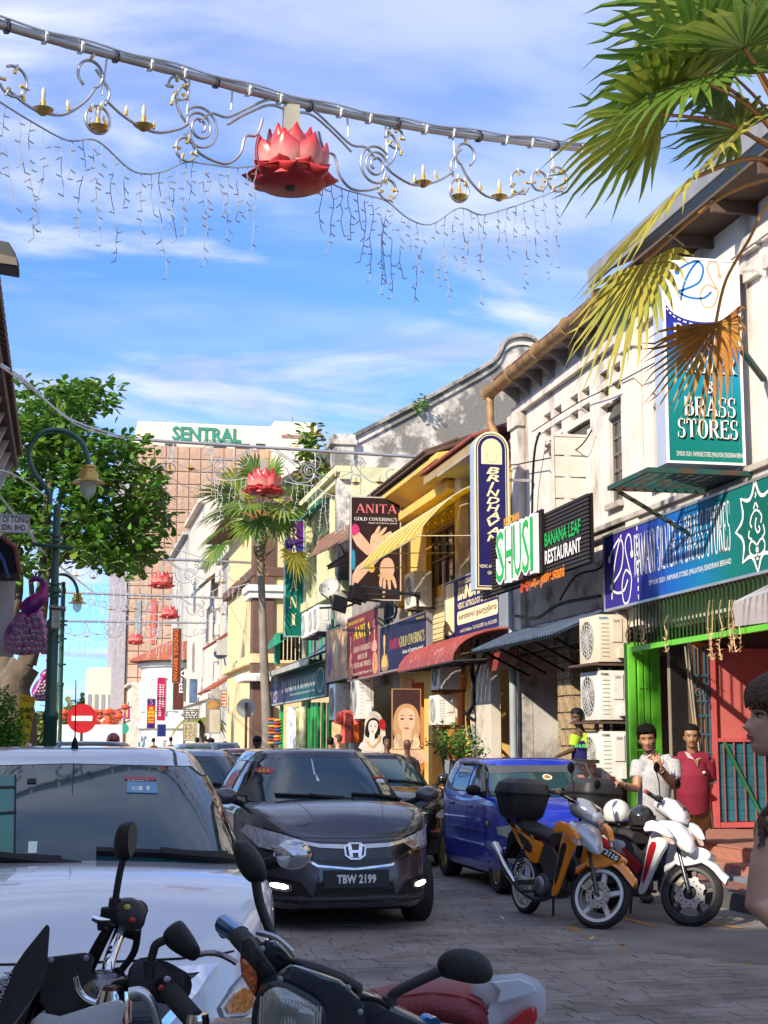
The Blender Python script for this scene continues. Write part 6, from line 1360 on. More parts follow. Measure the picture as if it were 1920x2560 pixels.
# AIR CONDITIONERS
acw=mat((.70,.69,.63),.45,var=.06,vs=2,dirt=(.5,.46,.38),dirts=2.5,dirtr=(.55,.75))
def ac_unit(loc,label,w=.85,d=.34,h=.62,fan=True,m=acw,logo=None,group='outdoor air conditioner units',face=-1):
 """front (fan) looks at the street (-X), side panel at the viewer (-Y)"""
 t=thing('air_conditioner',label,'air conditioner',loc,group=group);x,y,z=loc
 obj('case',MB().bx(x-d/2,x+d/2,y-w/2,y+w/2,z,z+h),m,t,bevel=.018,smooth=40)
 cy=y+w*.08;rr_=h*.40;gm_=MB()
 for k in range(5):gm_.tube([(x-d/2-.012,cy+rr_*(k+1)/5*math.cos(a),z+h*.5+rr_*(k+1)/5*math.sin(a))for a in np.linspace(0,2*math.pi,25)],.005,4,cap=False)
 for k in range(8):a=math.pi*k/8;gm_.bar((x-d/2-.012,cy-rr_*math.cos(a),z+h*.5-rr_*math.sin(a)),(x-d/2-.012,cy+rr_*math.cos(a),z+h*.5+rr_*math.sin(a)),.007)
 obj('fan_well',MB().lathe([(0,-.004),(rr_,-.004),(rr_,.0)],24,(x-d/2,cy,z+h*.5),'X'),mat((.02,.02,.02),.7),t)
 obj('fan',MB().lathe([(0,-.01),(rr_*.22,-.01),(rr_*.22,-.004)],12,(x-d/2,cy,z+h*.5),'X').add([(x-d/2-.006,cy+rr_*.95*math.cos(a+q),z+h*.5+rr_*.95*math.sin(a+q))if q is not None else(x-d/2-.006,cy,z+h*.5)for a in(0,2.1,4.2)for q in(None,0,.35,.7)],[(0,1,2,3),(4,5,6,7),(8,9,10,11)]),mat((.25,.25,.25),.5),t)
 obj('fan_grille',gm_,mat((.55,.55,.52),.5),t)
 ys=y-w/2-.004
 obj('service_cover',MB().bx(x-d*.05,x+d*.30,ys-.012,ys+.002,z+h*.42,z+h*.93),m,t,bevel=.006);obj('handle_recess',MB().bx(x+d*.02,x+d*.22,ys-.016,ys-.0125,z+h*.84,z+h*.89),mat((.35,.33,.3),.6),t);obj('valve_cover',MB().bx(x+d*.12,x+d*.34,ys-.06,ys+.002,z+h*.08,z+h*.30),m,t,bevel=.01)
 lv=MB()
 for k in range(9):lv.bx(x-d*.42,x-d*.16,ys-.004,ys-.001,z+h*(.12+.085*k),z+h*(.12+.085*k)+.008)
 q_=obj('louvres',lv,mat((.45,.44,.4),.6),t);q_['kind']='stuff'
 obj('bracket',MB().bx(x-d/2-.02,x+d/2+.15,y-w/2+.08,y-w/2+.12,z-.05,z-.005).bx(x-d/2-.02,x+d/2+.15,y+w/2-.12,y+w/2-.08,z-.05,z-.005),mat((.12,.08,.06),.7),t)
 if logo:text(Fr((x-d*.48,ys-.0005,z+h*.9),(1,0,0),(0,0,1)),logo[0],(0,0,d*.3,.035),logo[1],t,bold=.03)
 return t
for(pt,pb_,lab,lg,m_)in((1536,1655,'cream outdoor air conditioner, topmost of the stack of three beside the green gate',('DAIKIN',mat((.02,.2,.45),.5)),mat((.66,.58,.44),.45,var=.05)),(1676,1800,'white outdoor air conditioner, middle of the stack of three beside the green gate',('YORK',mat((.05,.04,.02),.5)),acw),(1828,1958,'white outdoor air conditioner, lowest of the stack of three beside the green gate',('YORK',mat((.05,.05,.05),.5)),acw)):
 Yf=21.25;za=onY(1535,pt,Yf).z;zb_=onY(1535,pb_,Yf).z;xl=onY(1499,1700,Yf).x;xrr=onY(1572,1700,Yf).x
 ac_unit(((xl+xrr)/2,Yf+.43,zb_),lab,.86,xrr-xl,za-zb_,m=m_,logo=lg,group='air conditioners stacked on the pier')
rck=thing('rack','brown iron shelf rack carrying the three stacked air conditioners','rack',(7.7,21.6,.15))
for x in(7.95,8.1):
 for y in(21.9,22.05):obj('post',MB().bx(x-.02,x+.02,y-.02,y+.02,.0,3.3),mat((.10,.06,.05),.7),rck)
for pyy in(1657,1802,1960):z=onY(1535,pyy,21.25).z;obj('shelf',MB().bx(7.42,8.05,21.22,22.1,z-.04,z-.01),mat((.10,.06,.05),.7),rck)
ac_unit((7.85,yat(1045,7.85,1490),onX(1060,1515,7.85).z),'white air conditioner on the yellow clapboard above the astrology awning',.95,.42,.8,group='air conditioners on the walls')
ac_unit((7.85,yat(1115,7.85,1700),onX(1130,1722,7.85).z),'round-fan air conditioner under the maroon awning, upper of the pair',.8,.45,.62,group='air conditioners on the walls')
ac_unit((7.85,yat(1108,7.85,1770),onX(1125,1812,7.85).z),'scuffed white air conditioner above the round shrub, lower of the pair',.8,.42,.62,group='air conditioners on the walls')
ac_unit((7.6,yat(848,7.6,1770),onX(848,1800,7.6).z),'white air conditioner behind the red dress',1.0,.4,1.0,group='air conditioners on the walls');ac_unit((7.6,yat(905,7.6,1770),onX(905,1798,7.6).z),'white air conditioner above the bride cutout',1.1,.4,1.1,group='air conditioners on the walls')
for k,(px,py)in enumerate(((775,1570),(793,1562),(805,1556))):ac_unit((7.6,yat(px,7.6,py),onX(px,py+25,7.6).z),['left','middle','right'][k]+' of three balcony air conditioners on the green shelf',.9,.4,.8,group='air conditioners on the green shelf')
def cable(pts,r,label,group='cables strung along the facades',k=6,m=BLACK,name='cable',cat='cable'):
 return tag(obj(name,MB().tube(spline(pts,k),r,5),m,smooth=60),label,cat,group)
cable([onX(1480,1075,8.1),onX(1430,1130,8.0),onX(1300,1160,8.0),onX(1270,1175,8.0),onX(1240,1290,8.05)],.012,'thin black wire drooping past the vent slots')
cable([onX(1650,900,8.0),onX(1520,970,8.05),onX(1440,1010,8.1),onX(1330,1080,8.1)],.010,'thin wire slanting across the white upper wall')
cable([onX(1400,1500,8.0),onX(1440,1440,7.7),onX(1500,1420,7.8),onX(1510,1380,8.1)],.02,'black cable loop left of the long violet sign')
cable([onX(1290,1540,7.9),onX(1340,1545,7.7),onX(1400,1510,7.8),onX(1500,1490,7.9)],.03,'thick black cable bundle under the slatted board')
cable([onX(1350,1080,8.05),onX(1338,1120,8.0),onX(1332,1200,8.05),onX(1330,1330,8.1)],.022,'black cable running down beside the tall windows')
cable([onX(1195,1600,8.0),onX(1180,1680,8.0),onX(1195,1740,8.05),onX(1170,1790,8.0),onX(1178,1850,8.05)],.045,'thick black hose twisting down the white pier');cable([onX(1230,1620,8.0),onX(1200,1660,8.0),onX(1185,1730,8.02),onX(1190,1800,8.0),onX(1160,1780,7.9)],.035,'second black hose on the white pier')
single('white_pier',MB().bx(8.0,8.19,yat(1228,8.0,1800),yat(1190,8.0,1800),.15,3.1),mat((.60,.54,.44),.8,var=.08,dirt=(.4,.34,.27)),'cream wall pier with black hoses behind the shrub','wall')
sm=mat((.55,.38,.2),.7,var=.3);rr=random.Random(2)
for(px,py0,py1,nn,lab)in((1665,1540,1630,1,'single thin dried straw hanging at the green rail'),(1795,1500,1650,3,'left bunch of dried straw garland under the long sign'),(1845,1500,1630,4,'right bunch of dried straw garland under the long sign'),(1590,1550,1610,5,'brown withered leaves tucked beside the top air conditioner')):
 t=thing('dried_garland',lab,'garland',onX(px,py0,7.8),group='dried straw garlands')
 for k in range(nn):
  x_=px+rr.uniform(-22,22)*(nn>1);pts=[onX(x_+rr.uniform(-5,5),py0+(py1-py0)*u,7.75+rr.uniform(-.05,.05))for u in np.linspace(0,1,5)]
  mb=MB().tube(spline(pts,3),.007,4)
  for q in spline(pts,3)[6:]:
   for _ in range(3):mb.tube([q,q+Vector((rr.uniform(-.05,.05),rr.uniform(-.05,.05),rr.uniform(.0,.06)))],[.007,.001],3)
  obj('straw',mb,sm,t)
um=thing('umbrella','grey market umbrella valance entering at the right edge','umbrella',onY(1960,1500,15.0));P=lambda a,b,Y:onY(a,b,Y)
obj('canopy',MB().add([tuple(P(1832,1506,15.0)),tuple(P(2010,1452,13.3)),tuple(P(2200,1430,15.4)),tuple(P(2060,1390,15.2)),tuple(P(1900,1488,16.6))],[(0,1,3),(1,2,3),(0,3,4)]),mat((.50,.50,.52),.7,var=.1),um)
obj('valance',MB().add([tuple(P(1832,1506,15)),tuple(P(2010,1452,13.3)),tuple(P(2010,1545,13.3)),tuple(P(1838,1566,15))],[(0,1,2,3)]),mat((.42,.38,.38),.7,var=.1),um)
obj('pole',MB().tube([P(2060,1390,15.2),tuple(onZ(2060,2200,.2))],.03,8),GREYM,um)
Y=33.5;fr,W_,H_=yrect(Y,980,1767,1053,1874)
t=signbox('poster_board','framed poster of a fair woman\'s face facing the street beside the orange pier',fr,W_,H_+.4,mat((.06,.03,.03),.4),.06,frame=mat((.42,.22,.10),.5),fwid=.02);fr2=Fr(fr.p(0,0),fr.x,fr.y)
poster_faces(fr,t,W_*.5,H_*.70,W_*.78,mat((.80,.50,.33),.5),mat((.55,.33,.16),.5));flat(fr,[(.03,.02),(.04,H_*.3),(W_*.25,H_*.4),(W_*.38,.02)],mat((.72,.55,.34),.6,var=.3,vs=10),t,'collar',.0075,1);flat(fr,[(W_-.03,.02),(W_-.04,H_*.3),(W_*.78,H_*.42),(W_*.66,.02)],mat((.72,.55,.34),.6,var=.3,vs=10),t,'collar',.0075,1)
Y=34.5;fr,W_,H_=yrect(Y,905,1775,966,1880);t=thing('bride_cutout','cutout picture of a veiled bride with red flower standing left of the framed poster','poster',fr.p(W_/2,0))
C=lambda l:[(a*W_,b*H_)for a,b in l]
obj('board',MB().solid([fr.p(a,b,-.03)for a,b in chaikin([(p[0],p[1])for p in C([(-.05,-.3),(0,.1),(.12,.45),(.12,.8),(.4,1),(.75,.92),(.95,.6),(.98,.2),(1.05,-.3)])],2)],fr.z*.028),mat((.66,.62,.52),.5),t)
poster_faces(fr,t,W_*.45,H_*.60,W_*.52,mat((.74,.66,.58),.5),hairm,tilt=-.12);flat(fr,C([(.78,.8),(.95,.74),(.98,.58),(.84,.5),(.7,.6),(.68,.74)]),RED,t,'flower',.011,1);strip(fr,C([(.2,.25),(.4,.12),(.62,.22),(.72,.4)]),.05,mat((.6,.45,.2),.4),t,'necklace',.012)
def dress(px,py0,py1,Y,c1,c2,lab):
 a=onY(px,py0,Y);b=onY(px,py1,Y);t=thing('dress',lab,'dress',(a.x,Y,b.z),group='dresses on stands');h=a.z-b.z;w_=h*.2
 obj('bodice',MB().loft([[(a.x+w_*s_*math.cos(k),Y+.1*s_*math.sin(k),z)for k in np.linspace(0,2*math.pi,13)[:-1]]for s_,z in((.35,a.z),(1.0,a.z-.06*h),(.85,a.z-.3*h),(1.0,a.z-.6*h),(1.15,b.z))]),mat(c1,.7,var=.1),t,smooth=60)
 obj('panel',MB().solid([(a.x-w_*.4,Y-.13,a.z-.1*h),(a.x+w_*.4,Y-.13,a.z-.1*h),(a.x+w_*.5,Y-.13,b.z),(a.x-w_*.5,Y-.13,b.z)],(0,.02,0)),mat(c2,.7,var=.5,vs=20),t)
 for s_ in(-1,1):obj('sleeve',MB().tube([(a.x+s_*w_*.9,Y,a.z-.07*h),(a.x+s_*w_*1.5,Y,a.z-.42*h)],[.09,.11],8),mat(c1,.7),t)
 obj('stand',MB().tube([(a.x,Y,.15),(a.x,Y,a.z+.1)],.02,6),DARKM,t)
dress(868,1775,1858,39.5,(.55,.08,.06),(.12,.015,.02),'coral and maroon long dress on a stand');dress(888,1778,1856,40.5,(.7,.18,.02),(.62,.15,.02),'orange dress hanging behind the coral one')
# LOTUS ARCHES
galv=mat((.42,.42,.43),.4,.6,var=.15,vs=4);wirem=mat((.30,.33,.35),.6);wirew=mat((.62,.63,.62),.5)
def lotusmats():
 m=bpy.data.materials.new('lotus petal paint');m.use_nodes=True;t=m.node_tree;b=t.nodes['Principled BSDF'];b.inputs['Roughness'].default_value=.32
 at=t.nodes.new('ShaderNodeAttribute');at.attribute_name='tipness';r=t.nodes.new('ShaderNodeValToRGB');e=r.color_ramp.elements
 n=t.nodes.new('ShaderNodeTexNoise');n.inputs['Scale'].default_value=5;mm=t.nodes.new('ShaderNodeMath');mm.operation='MULTIPLY_ADD';mm.inputs[1].default_value=.22;t.links.new(n.outputs[0],mm.inputs[0]);t.links.new(at.outputs['Fac'],mm.inputs[2])
 e[0].position=.12;e[0].color=(.74,.34,.29,1);e[1].position=.95;e[1].color=(.48,.01,.015,1);x=e.new(.5);x.color=(.60,.08,.08,1)
 t.links.new(mm.outputs[0],r.inputs[0]);t.links.new(r.outputs[0],b.inputs['Base Color']);return m
LOT=lotusmats()
lowm=mat((.48,.03,.03),.38,var=.3,vs=3)
def petal_mesh(base_r,ang,length,width,tilt,curl,thick=.02,z0=0.0):
 """a cupped petal: grid u across, v along"""
 nu,nv=8,9;top=[];bot=[];tipn=[]
 ca,sa=math.cos(ang),math.sin(ang)
 for j in range(nv+1):
  v=j/nv;wv=width*math.sin(math.pi*min(.999,(.22+.78*v)))**.75*(1 if v<.6 else(1-((v-.6)/.4)**2.2*.93))
  t_=tilt+curl*v;rr_=base_r+sum(math.cos(tilt+curl*q/nv)*length/nv for q in range(j));zz_=z0+sum(math.sin(tilt+curl*q/nv)*length/nv for q in range(j))
  for i in range(nu+1):
   u=-1+2*i/nu;x_=u*wv/2;bulge=(u*u)*wv*.30
   r_=rr_-bulge*math.sin(t_);z_=zz_+bulge*math.cos(t_)
   top.append((r_*ca-x_*sa,r_*sa+x_*ca,z_));r2_=r_+thick*math.sin(t_);z2_=z_-thick*math.cos(t_);bot.append((r2_*ca-x_*sa,r2_*sa+x_*ca,z2_))
   tipn.append(min(1,max(v**2.4,abs(u)**3*.75*(.3+v))))
 n=(nu+1)*(nv+1);fs=[]
 for j in range(nv):
  for i in range(nu):
   a=j*(nu+1)+i;fs.append((a,a+1,a+nu+2,a+nu+1));fs.append((n+a,n+a+nu+1,n+a+nu+2,n+a+1))
 for j in range(nv):
  for i in(0,nu):a=j*(nu+1)+i;b=a+nu+1;fs.append((a,b,n+b,n+a))
 for i in range(nu):a=nv*(nu+1)+i;fs.append((a,a+1,n+a+1,n+a))
 return top+bot,fs,tipn+tipn
def lotus(c,D,lab,rz=0.0):
 t=thing('lotus_lamp',lab,'lotus lamp',c,rz,group='pink lotus lamps hung over the street');s=D
 ul=MB().lathe([(0,-.02*s),(.30*s,-.03*s),(.37*s,.015*s),(.36*s,.05*s),(.2*s,.1*s),(0,.12*s)],24)
 obj('base',ul,lowm,t,world=False,smooth=50)
 obj('socket',MB().lathe([(0,-.05*s),(.05*s,-.05*s),(.06*s,-.02*s),(0,-.02*s)],12),DARKM,t,world=False)
 def add(k,n,off,r0,L_,w_,tilt,curl,z0,m):
  v,f,tp=petal_mesh(r0*s,2*math.pi*(k+off)/n,L_*s,w_*s,tilt,curl,.02*s,z0*s);me=bpy.data.meshes.new('petal');me.from_pydata(v,[],f);me.shade_smooth()
  at=me.attributes.new('tipness','FLOAT','POINT');at.data.foreach_set('value',tp);me.materials.append(m);o=bpy.data.objects.new('petal',me);COL.objects.link(o);o.parent=t
 for k in range(8):add(k,8,.5,.20,.32,.40,R(2),R(34),.0,lowm)
 for k in range(8):add(k,8,.0,.20,.27,.32,R(12),R(50),.05,lowm)
 for k in range(7):add(k,7,.5,.27,.46,.44,R(50),R(62),.05,LOT)
 for k in range(7):add(k,7,.0,.17,.56,.42,R(68),R(40),.06,LOT)
 return t
def circ(c,r,a0=0,a1=360,n=18):return[(c[0]+r*math.cos(R(a)),c[1]+r*math.sin(R(a)))for a in np.linspace(a0,a1,n)]
def half_iron():
 s=[]
 s.append([(.10,-.02),(.35,-.02),(.7,-.22),(1.0,-.40),(1.25,-.40),(1.42,-.55)]);s.append([(.12,-.10),(.36,-.10),(.72,-.30),(1.0,-.50)])
 s.append([(.45,-.30),(.55,-.55),(.72,-.60),(.80,-.85),(1.0,-1.02),(1.3,-1.0),(1.5,-.90),(1.58,-.70)])
 s.append([(1.42+.20*math.cos(a)*(1-a/16),-.62+.20*math.sin(a)*(1-a/16))for a in np.linspace(0,10.5,26)]);s.append(circ((1.42,-.62),.26,40,330))
 s.append([(1.6,-.62),(1.72,-.50),(1.78,-.3),(1.70,-.15),(1.58,-.20)]);s.append(circ((1.75,-.18),.15,0,300))
 s.append(circ((1.62,-.95),.15));s.append([(1.6,-.62),(1.75,-.72),(2.1,-.82),(2.5,-.72),(2.8,-.55)])
 s.append(circ((2.9,-.82),.17));s.append([(2.8,-.62),(2.75,-.45),(2.85,-.3),(2.95,-.2)]);s.append(circ((3.02,-.28),.17,-60,250));s.append([(2.95,-.45),(3.1,-.65),(3.4,-.86),(3.8,-.86),(4.1,-.72)])
 s.append(circ((4.05,-.6),.18,60,340));s.append(circ((4.42,-.55),.15));s.append(circ((4.78,-.5),.19))
 return s
def arch(name,L0,C0,R0,label,bp=None,s=1.0,wires=True,n_wire=1.0,near=False,ends=(5.4,5.1),seed=1,wm=None,hangdrop=.62,lot=1.08,lotlab='',thick=1.0):
 """a beam from L0 to R0 with the lotus under C0"""
 L0,R0,C0=Vector(L0),Vector(R0),Vector(C0);ax=(R0-L0).normalized();rr=random.Random(seed)
 t=thing(name,label,'street decoration',C0,group='light arches spanning the street')
 bp=bp or[L0+(R0-L0)*k/20 for k in range(21)];cl=[0]
 for p,q in zip(bp,bp[1:]):cl.append(cl[-1]+(q-p).length)
 ic=min(range(len(bp)),key=lambda i:(bp[i]-C0).length);c0_=cl[ic]
 def B(u):
  s1=min(max(c0_+u,0),cl[-1]-1e-4);i=max(k for k in range(len(cl))if cl[k]<=s1);i=min(i,len(bp)-2);return bp[i].lerp(bp[i+1],(s1-cl[i])/(cl[i+1]-cl[i]))+ax*((c0_+u)-s1)
 obj('beam',MB().tube(bp,.042*thick,10),galv,t,smooth=60);FB=lambda u:B(u*cl[-1]-c0_)
 if near:
  for k in range(5):
   off=Vector((0,-.05+.012*k,.05-.02*k));obj('bundled_wire',MB().tube([off+FB(u)+Vector((0,0,.012*math.sin(u*60+k)))for u in np.linspace(0,.97,60)],.011,4),wirew if k%2 else galv,t)
  for k in range(24):p=FB((k+.5)/24);obj('tie',MB().tube([p-ax*.012,p+ax*.012],.07,8),wirew if k%3 else DARKM,t)
  obj('end_flange',MB().tube([R0-ax*.02,R0+ax*.02],.13,12),galv,t)
 P=lambda u,v,sg:B(u*s*sg)+Vector((0,0,v*s*VS-.02))
 ir=.015*thick;candles=MB();cups=MB();bulbs=MB();holders=MB()
 for sg in(-1,1):
  for st_ in half_iron():
   obj('scrollwork',MB().tube(spline([P(a,b,sg)for a,b in st_],3 if not near else 4),ir,6 if near else 4),galv,t,smooth=60)
  for(u,v)in((2.25,-.78),(2.9,-.92),(3.65,-.86)):
   c=P(u,v,sg);obj('candle_cup',MB().lathe([(0,-.045),(.025,-.045),(.085,.0),(.1,.012),(.0,.015)],14 if near else 8,c),gold if near else mat((.55,.33,.05),.45,.3),t,smooth=50)
   obj('candle_stem',MB().lathe([(.026,.02),(.026,.10),(0,.10)],8,c),mat((.55,.30,.03),.5),t);obj('bulb',MB().lathe([(.014,.10),(.025,.14),(.018,.20),(0,.235)],10,c),mat((.6,.58,.5),.15,alpha=.8),t,smooth=60)
  sp=[(circ((1.75,-.18),.08,0,300,5),1),(circ((1.62,-.95),.08,0,300,4),1),(circ((2.9,-.82),.13,100,400,4),0),(circ((4.05,-.6),.1,0,300,4),1),(circ((4.42,-.55),.075,0,300,4),1),(circ((4.78,-.5),.12,0,300,6),1),([(2.1,-.78),(2.5,-.68),(3.3,-.78),(3.9,-.8),(1.85,-.42),(3.02,-.1)],0)]
  if near or s>.9:
   for(pts,rad)in sp:
    cx_=sum(p[0]for p in pts)/len(pts);cy_=sum(p[1]for p in pts)/len(pts)
    for(u,v)in pts:
     d=Vector((u-cx_,v-cy_))if rad else Vector((rr.uniform(-.5,.5),1));d=d.normalized()if d.length else Vector((0,1));c=P(u,v,sg);dv=(ax*d.x*sg+Vector((0,0,d.y)))*s
     holders.tube([c,c+dv*.045],.018,5);bulbs.tube([c+dv*.045,c+dv*.08,c+dv*.125],[.016,.022,.004],5)
  for u in(.95,1.62,2.85,4.75):
   obj('hanger',MB().tube([P(u*.98,.0,sg),P(u,-.30 if u<1.2 else-.5,sg)],.012*thick,5),wirew,t)
  if wires:
   cat=[P(u,v,sg)for u,v in((.5,-.95),(.9,-1.05),(1.3,-1.08),(1.62,-1.12),(2.0,-1.32),(2.4,-1.36),(2.9,-1.08),(3.3,-1.15),(3.8,-1.02),(4.3,-.85),(4.9,-.62))]
   cs_=spline(cat,6);obj('catenary_wire',MB().tube(cs_,.009*thick,4),wm or wirem,t)
   nst=int(24*n_wire);ic=[]
   for k in range(nst):
    i=int((k+.5)/nst*(len(cs_)-1));p0=cs_[i];L_=hangdrop*rr.choice((.8,1.1,1.5,1.9,2.1))*s;mb=MB();n=max(4,int(L_/.09));q=Vector(p0);pts=[q.copy()]
    for j in range(n):q=q+Vector((0,0,-L_/n))+ax*rr.uniform(-.03,.03)+Vector((0,rr.uniform(-.02,.02),0));pts.append(q.copy())
    mb.tube(pts,.0055*thick,4)
    for q in pts[1:]:
     if rr.random()<.8:mb.tube([q,q+ax*rr.choice((-1,1))*.055+Vector((0,0,rr.uniform(-.06,.03)))],.0065*thick,4)
    obj('icicle_string',mb,wm or wirem,t)
 q_=obj('lamp_holders',holders,mat((.60,.38,.03),.5),t)if holders.v else None;
 if q_:q_['kind']='stuff';q2=obj('small_bulbs',bulbs,mat((.62,.6,.5),.25),t,smooth=60);q2['kind']='stuff'
 hg=MB().bx(C0.x-.08,C0.x+.08,C0.y-.08,C0.y+.08,C0.z-.42,C0.z-.06);obj('hanging_bracket',hg,mat((.36,.34,.26),.6),t)
 lc=C0+Vector((0,0,-.92));
 lotus(lc,lot,lotlab,rz=.35)
 return t
dy=14.8
A0=onY(-330,-30,12.7);B0=onY(1541,381,17.2);VS=1.0
C_=A0.lerp(B0,.5)
NB=[(-330,-30),(-150,22),(0,62),(140,102),(278,138),(428,176),(580,216),(728,254),(845,280),(1024,316),(1169,338),(1350,360),(1541,381)]
bpn=spline([onY(a,b,float(np.interp(a,[-330,1541],[12.7,17.2])))for a,b in NB],3);C_=min(bpn,key=lambda p:abs((p-CAM).dot(RGT)/(p-CAM).dot(FWD)*FPX+960-728))
arch('light_arch',bpn[0],C_,bpn[-1],'nearest galvanised light arch with scrolls, candle bulbs and dark icicle wires',s=.80,near=True,n_wire=1.2,hangdrop=.62,lotlab='largest red and white lotus lamp, hanging from the nearest arch',lot=1.0,bp=bpn)
def far_arch(xl,yl,xc,yc,xr_,yr_,Y,lab,lotlab,s=1.0,seed=3,nw=.6,thick=1.0,lot=1.05):
 arch('light_arch',onY(xl,yl,Y),onY(xc,yc,Y),onY(xr_,yr_,Y),lab,s=s,seed=seed,wm=wirew,n_wire=nw,lotlab=lotlab,thick=thick,lot=lot)
far_arch(330,1098,660,1142,1050,1143,36.5,'second light arch crossing in front of the mid-street palm','second largest pink lotus lamp, in front of the palm crown',s=.78,seed=4,nw=1.0,thick=1.0)
far_arch(150,1388,406,1410,640,1407,60,'third light arch ending near the palm trunk','third lotus lamp, upper one against the pink tower',s=.86,seed=5,nw=.7,thick=1.3)
far_arch(120,1480,425,1500,640,1498,78,'fourth light arch across the pink tower','fourth lotus lamp, right and lower against the tower edge',s=.86,seed=6,nw=.6,thick=1.5)
far_arch(100,1552,340,1572,560,1558,95,'fifth and farthest light arch','smallest dark pink lotus lamp left of the brown biriyani sign',s=.95,seed=7,nw=.6,thick=1.7,lot=1.1)
def wire(pts,r,lab):cable(pts,r,lab,'cables strung over the street',8,wirew,'overhead_cable')
wire([onY(0,910,20),onY(60,950,24),onY(180,1050,30),onY(330,1098,36.5)],.022,'pair of pale cables sagging from the left edge to the second arch');wire([onY(0,915,20),onY(70,965,24),onY(200,1066,30),onY(330,1100,36.5)],.015,'lower thin pale cable sagging beside the tree top')
wire([onY(-20,1175,24),onY(50,1195,27),onY(200,1290,40),onY(370,1350,60),onY(520,1400,80)],.016,'dark thin cable crossing the tree crown');wire([onY(0,1240,24),onY(60,1310,30),onY(150,1388,60)],.02,'pale cable from the name board to the third arch')
wire([onY(75,1335,25),onY(130,1400,40),onY(240,1485,78)],.03,'pale cable sagging to the fourth arch')
cable([onY(1541,381,17.2),onY(1700,330,15.5),onY(1925,262,13)],.008,'thin stay wire from the arch end into the palm','cables strung over the street',6)
# RED LANTERNS
lr=mat((.62,.06,.02),.45,var=.1);lg_=mat((.6,.4,.06),.5)
rr=random.Random(9);Ln=[]
for(x0,x1,y0,y1,n)in((112,168,1780,1815,22),(180,235,1782,1820,16),(236,300,1778,1815,26)):
 for k in range(n):Ln.append((rr.uniform(x0,x1),rr.uniform(y0,y1),rr.uniform(110,140)))
Ln+=[(313,1768,116),(275,1778,120),(296,1782,120),(238,1782,112)]
lmesh=None
for i,(px,py,Y)in enumerate(Ln):
 c=onY(px,py,Y)
 if lmesh is None:
  b0_=MB().lathe([(0,-.2),(.16,-.19),(.30,-.08),(.32,0),(.30,.08),(.16,.19),(0,.2)],12);b1_=MB().lathe([(.1,.19),(.11,.24),(0,.24)],8).lathe([(0,-.24),(.11,-.24),(.1,-.19)],8).tube([(0,0,-.24),(0,0,-.42)],.03,4)
  m0=mesh_of(b0_,'lantern',smooth=60);m0.materials.append(lr);m1=mesh_of(b1_,'cap');m1.materials.append(lg_);lmesh=(m0,m1)
 t=thing('paper_lantern','round red paper lantern in the far strings across the street end','lantern',c,group='red paper lanterns across the street end')
 for nm,me in(('shade',m0),('cap',m1)):o=bpy.data.objects.new(nm,me);COL.objects.link(o);o.parent=t
for k3,(x0,x1,y0,y1,Yw)in enumerate(((90,300,1778,1782,120),(100,310,1762,1792,130),(60,330,1790,1768,115))):
 cable([onY(x0,y0,Yw),onY((x0+x1)/2,(y0+y1)/2+10,Yw),onY(x1,y1,Yw)],.03,['left','middle','right'][k3]+' string holding the far red lanterns','lantern strings')
 # CARS
def carpaint(c,metal=.35,rough=.28,coat=1.0):return mat(c,rough,metal,var=0.02,coat=coat)
glassw=mat((.02,.05,.055),.03,var=0,spec=.9);glassw.node_tree.nodes['Principled BSDF'].inputs['IOR'].default_value=1.6;glassb=mat((.008,.010,.011),.05,var=0,spec=.6);lens=mat((.78,.80,.84),.15,.25,var=.35,vs=18,coat=1.0,bump=.4,bs=50);ledm=mat((1,.9,.75),.3,var=0,emit=(1,.85,.62),es=5.0)
amber=mat((.65,.22,.04),.2,.1,var=.4,vs=40,coat=1.0,bump=.6,bs=70)
def interp(pts,y):
 if y<=pts[0][0]:return pts[0][1]
 for(a,b),(c,d)in zip(pts,pts[1:]):
  if y<=c:t=(y-a)/(c-a);t=t*t*(3-2*t)if False else t;return b+(d-b)*t
 return pts[-1][1]
def sloop(yf,yr,w,nf,nr,zf,N=64,wf=1.0,wr=1.0):
 """plan loop; front corners nf, rear corners nr; wf/wr taper the width at the ends"""
 out_=[];ym=(yf+yr)/2;h=(yr-yf)/2
 for k in range(N):
  a=2*math.pi*(k+.5)/N;c,s=math.cos(a),math.sin(a);n=nr if s>0 else nf
  x=w*math.copysign(abs(c)**(2/n),c);y=ym+h*math.copysign(abs(s)**(2/n),s);u=(y-ym)/h
  x*=(1-(1-(wr if u>0 else wf))*abs(u)**6);out_.append((x,y,zf(y)if callable(zf)else zf))
 return out_
def shell(loops):
 mb=MB().loft(loops,True,False);n=len(loops[0]);mb.f.append(tuple(range(n))[::-1]);o=(len(loops)-1)*n;q=lambda k:o+k%n;mi=lambda k:o+(n//2-1-k)%n
 for k in range(-n//4,n//4-1):mb.f.append((q(k),q(k+1),mi(k+1),mi(k)))
 return mb
def bvh_of(mb):return BVHTree.FromPolygons([Vector(v)for v in mb.v],[tuple(f)for f in mb.f])
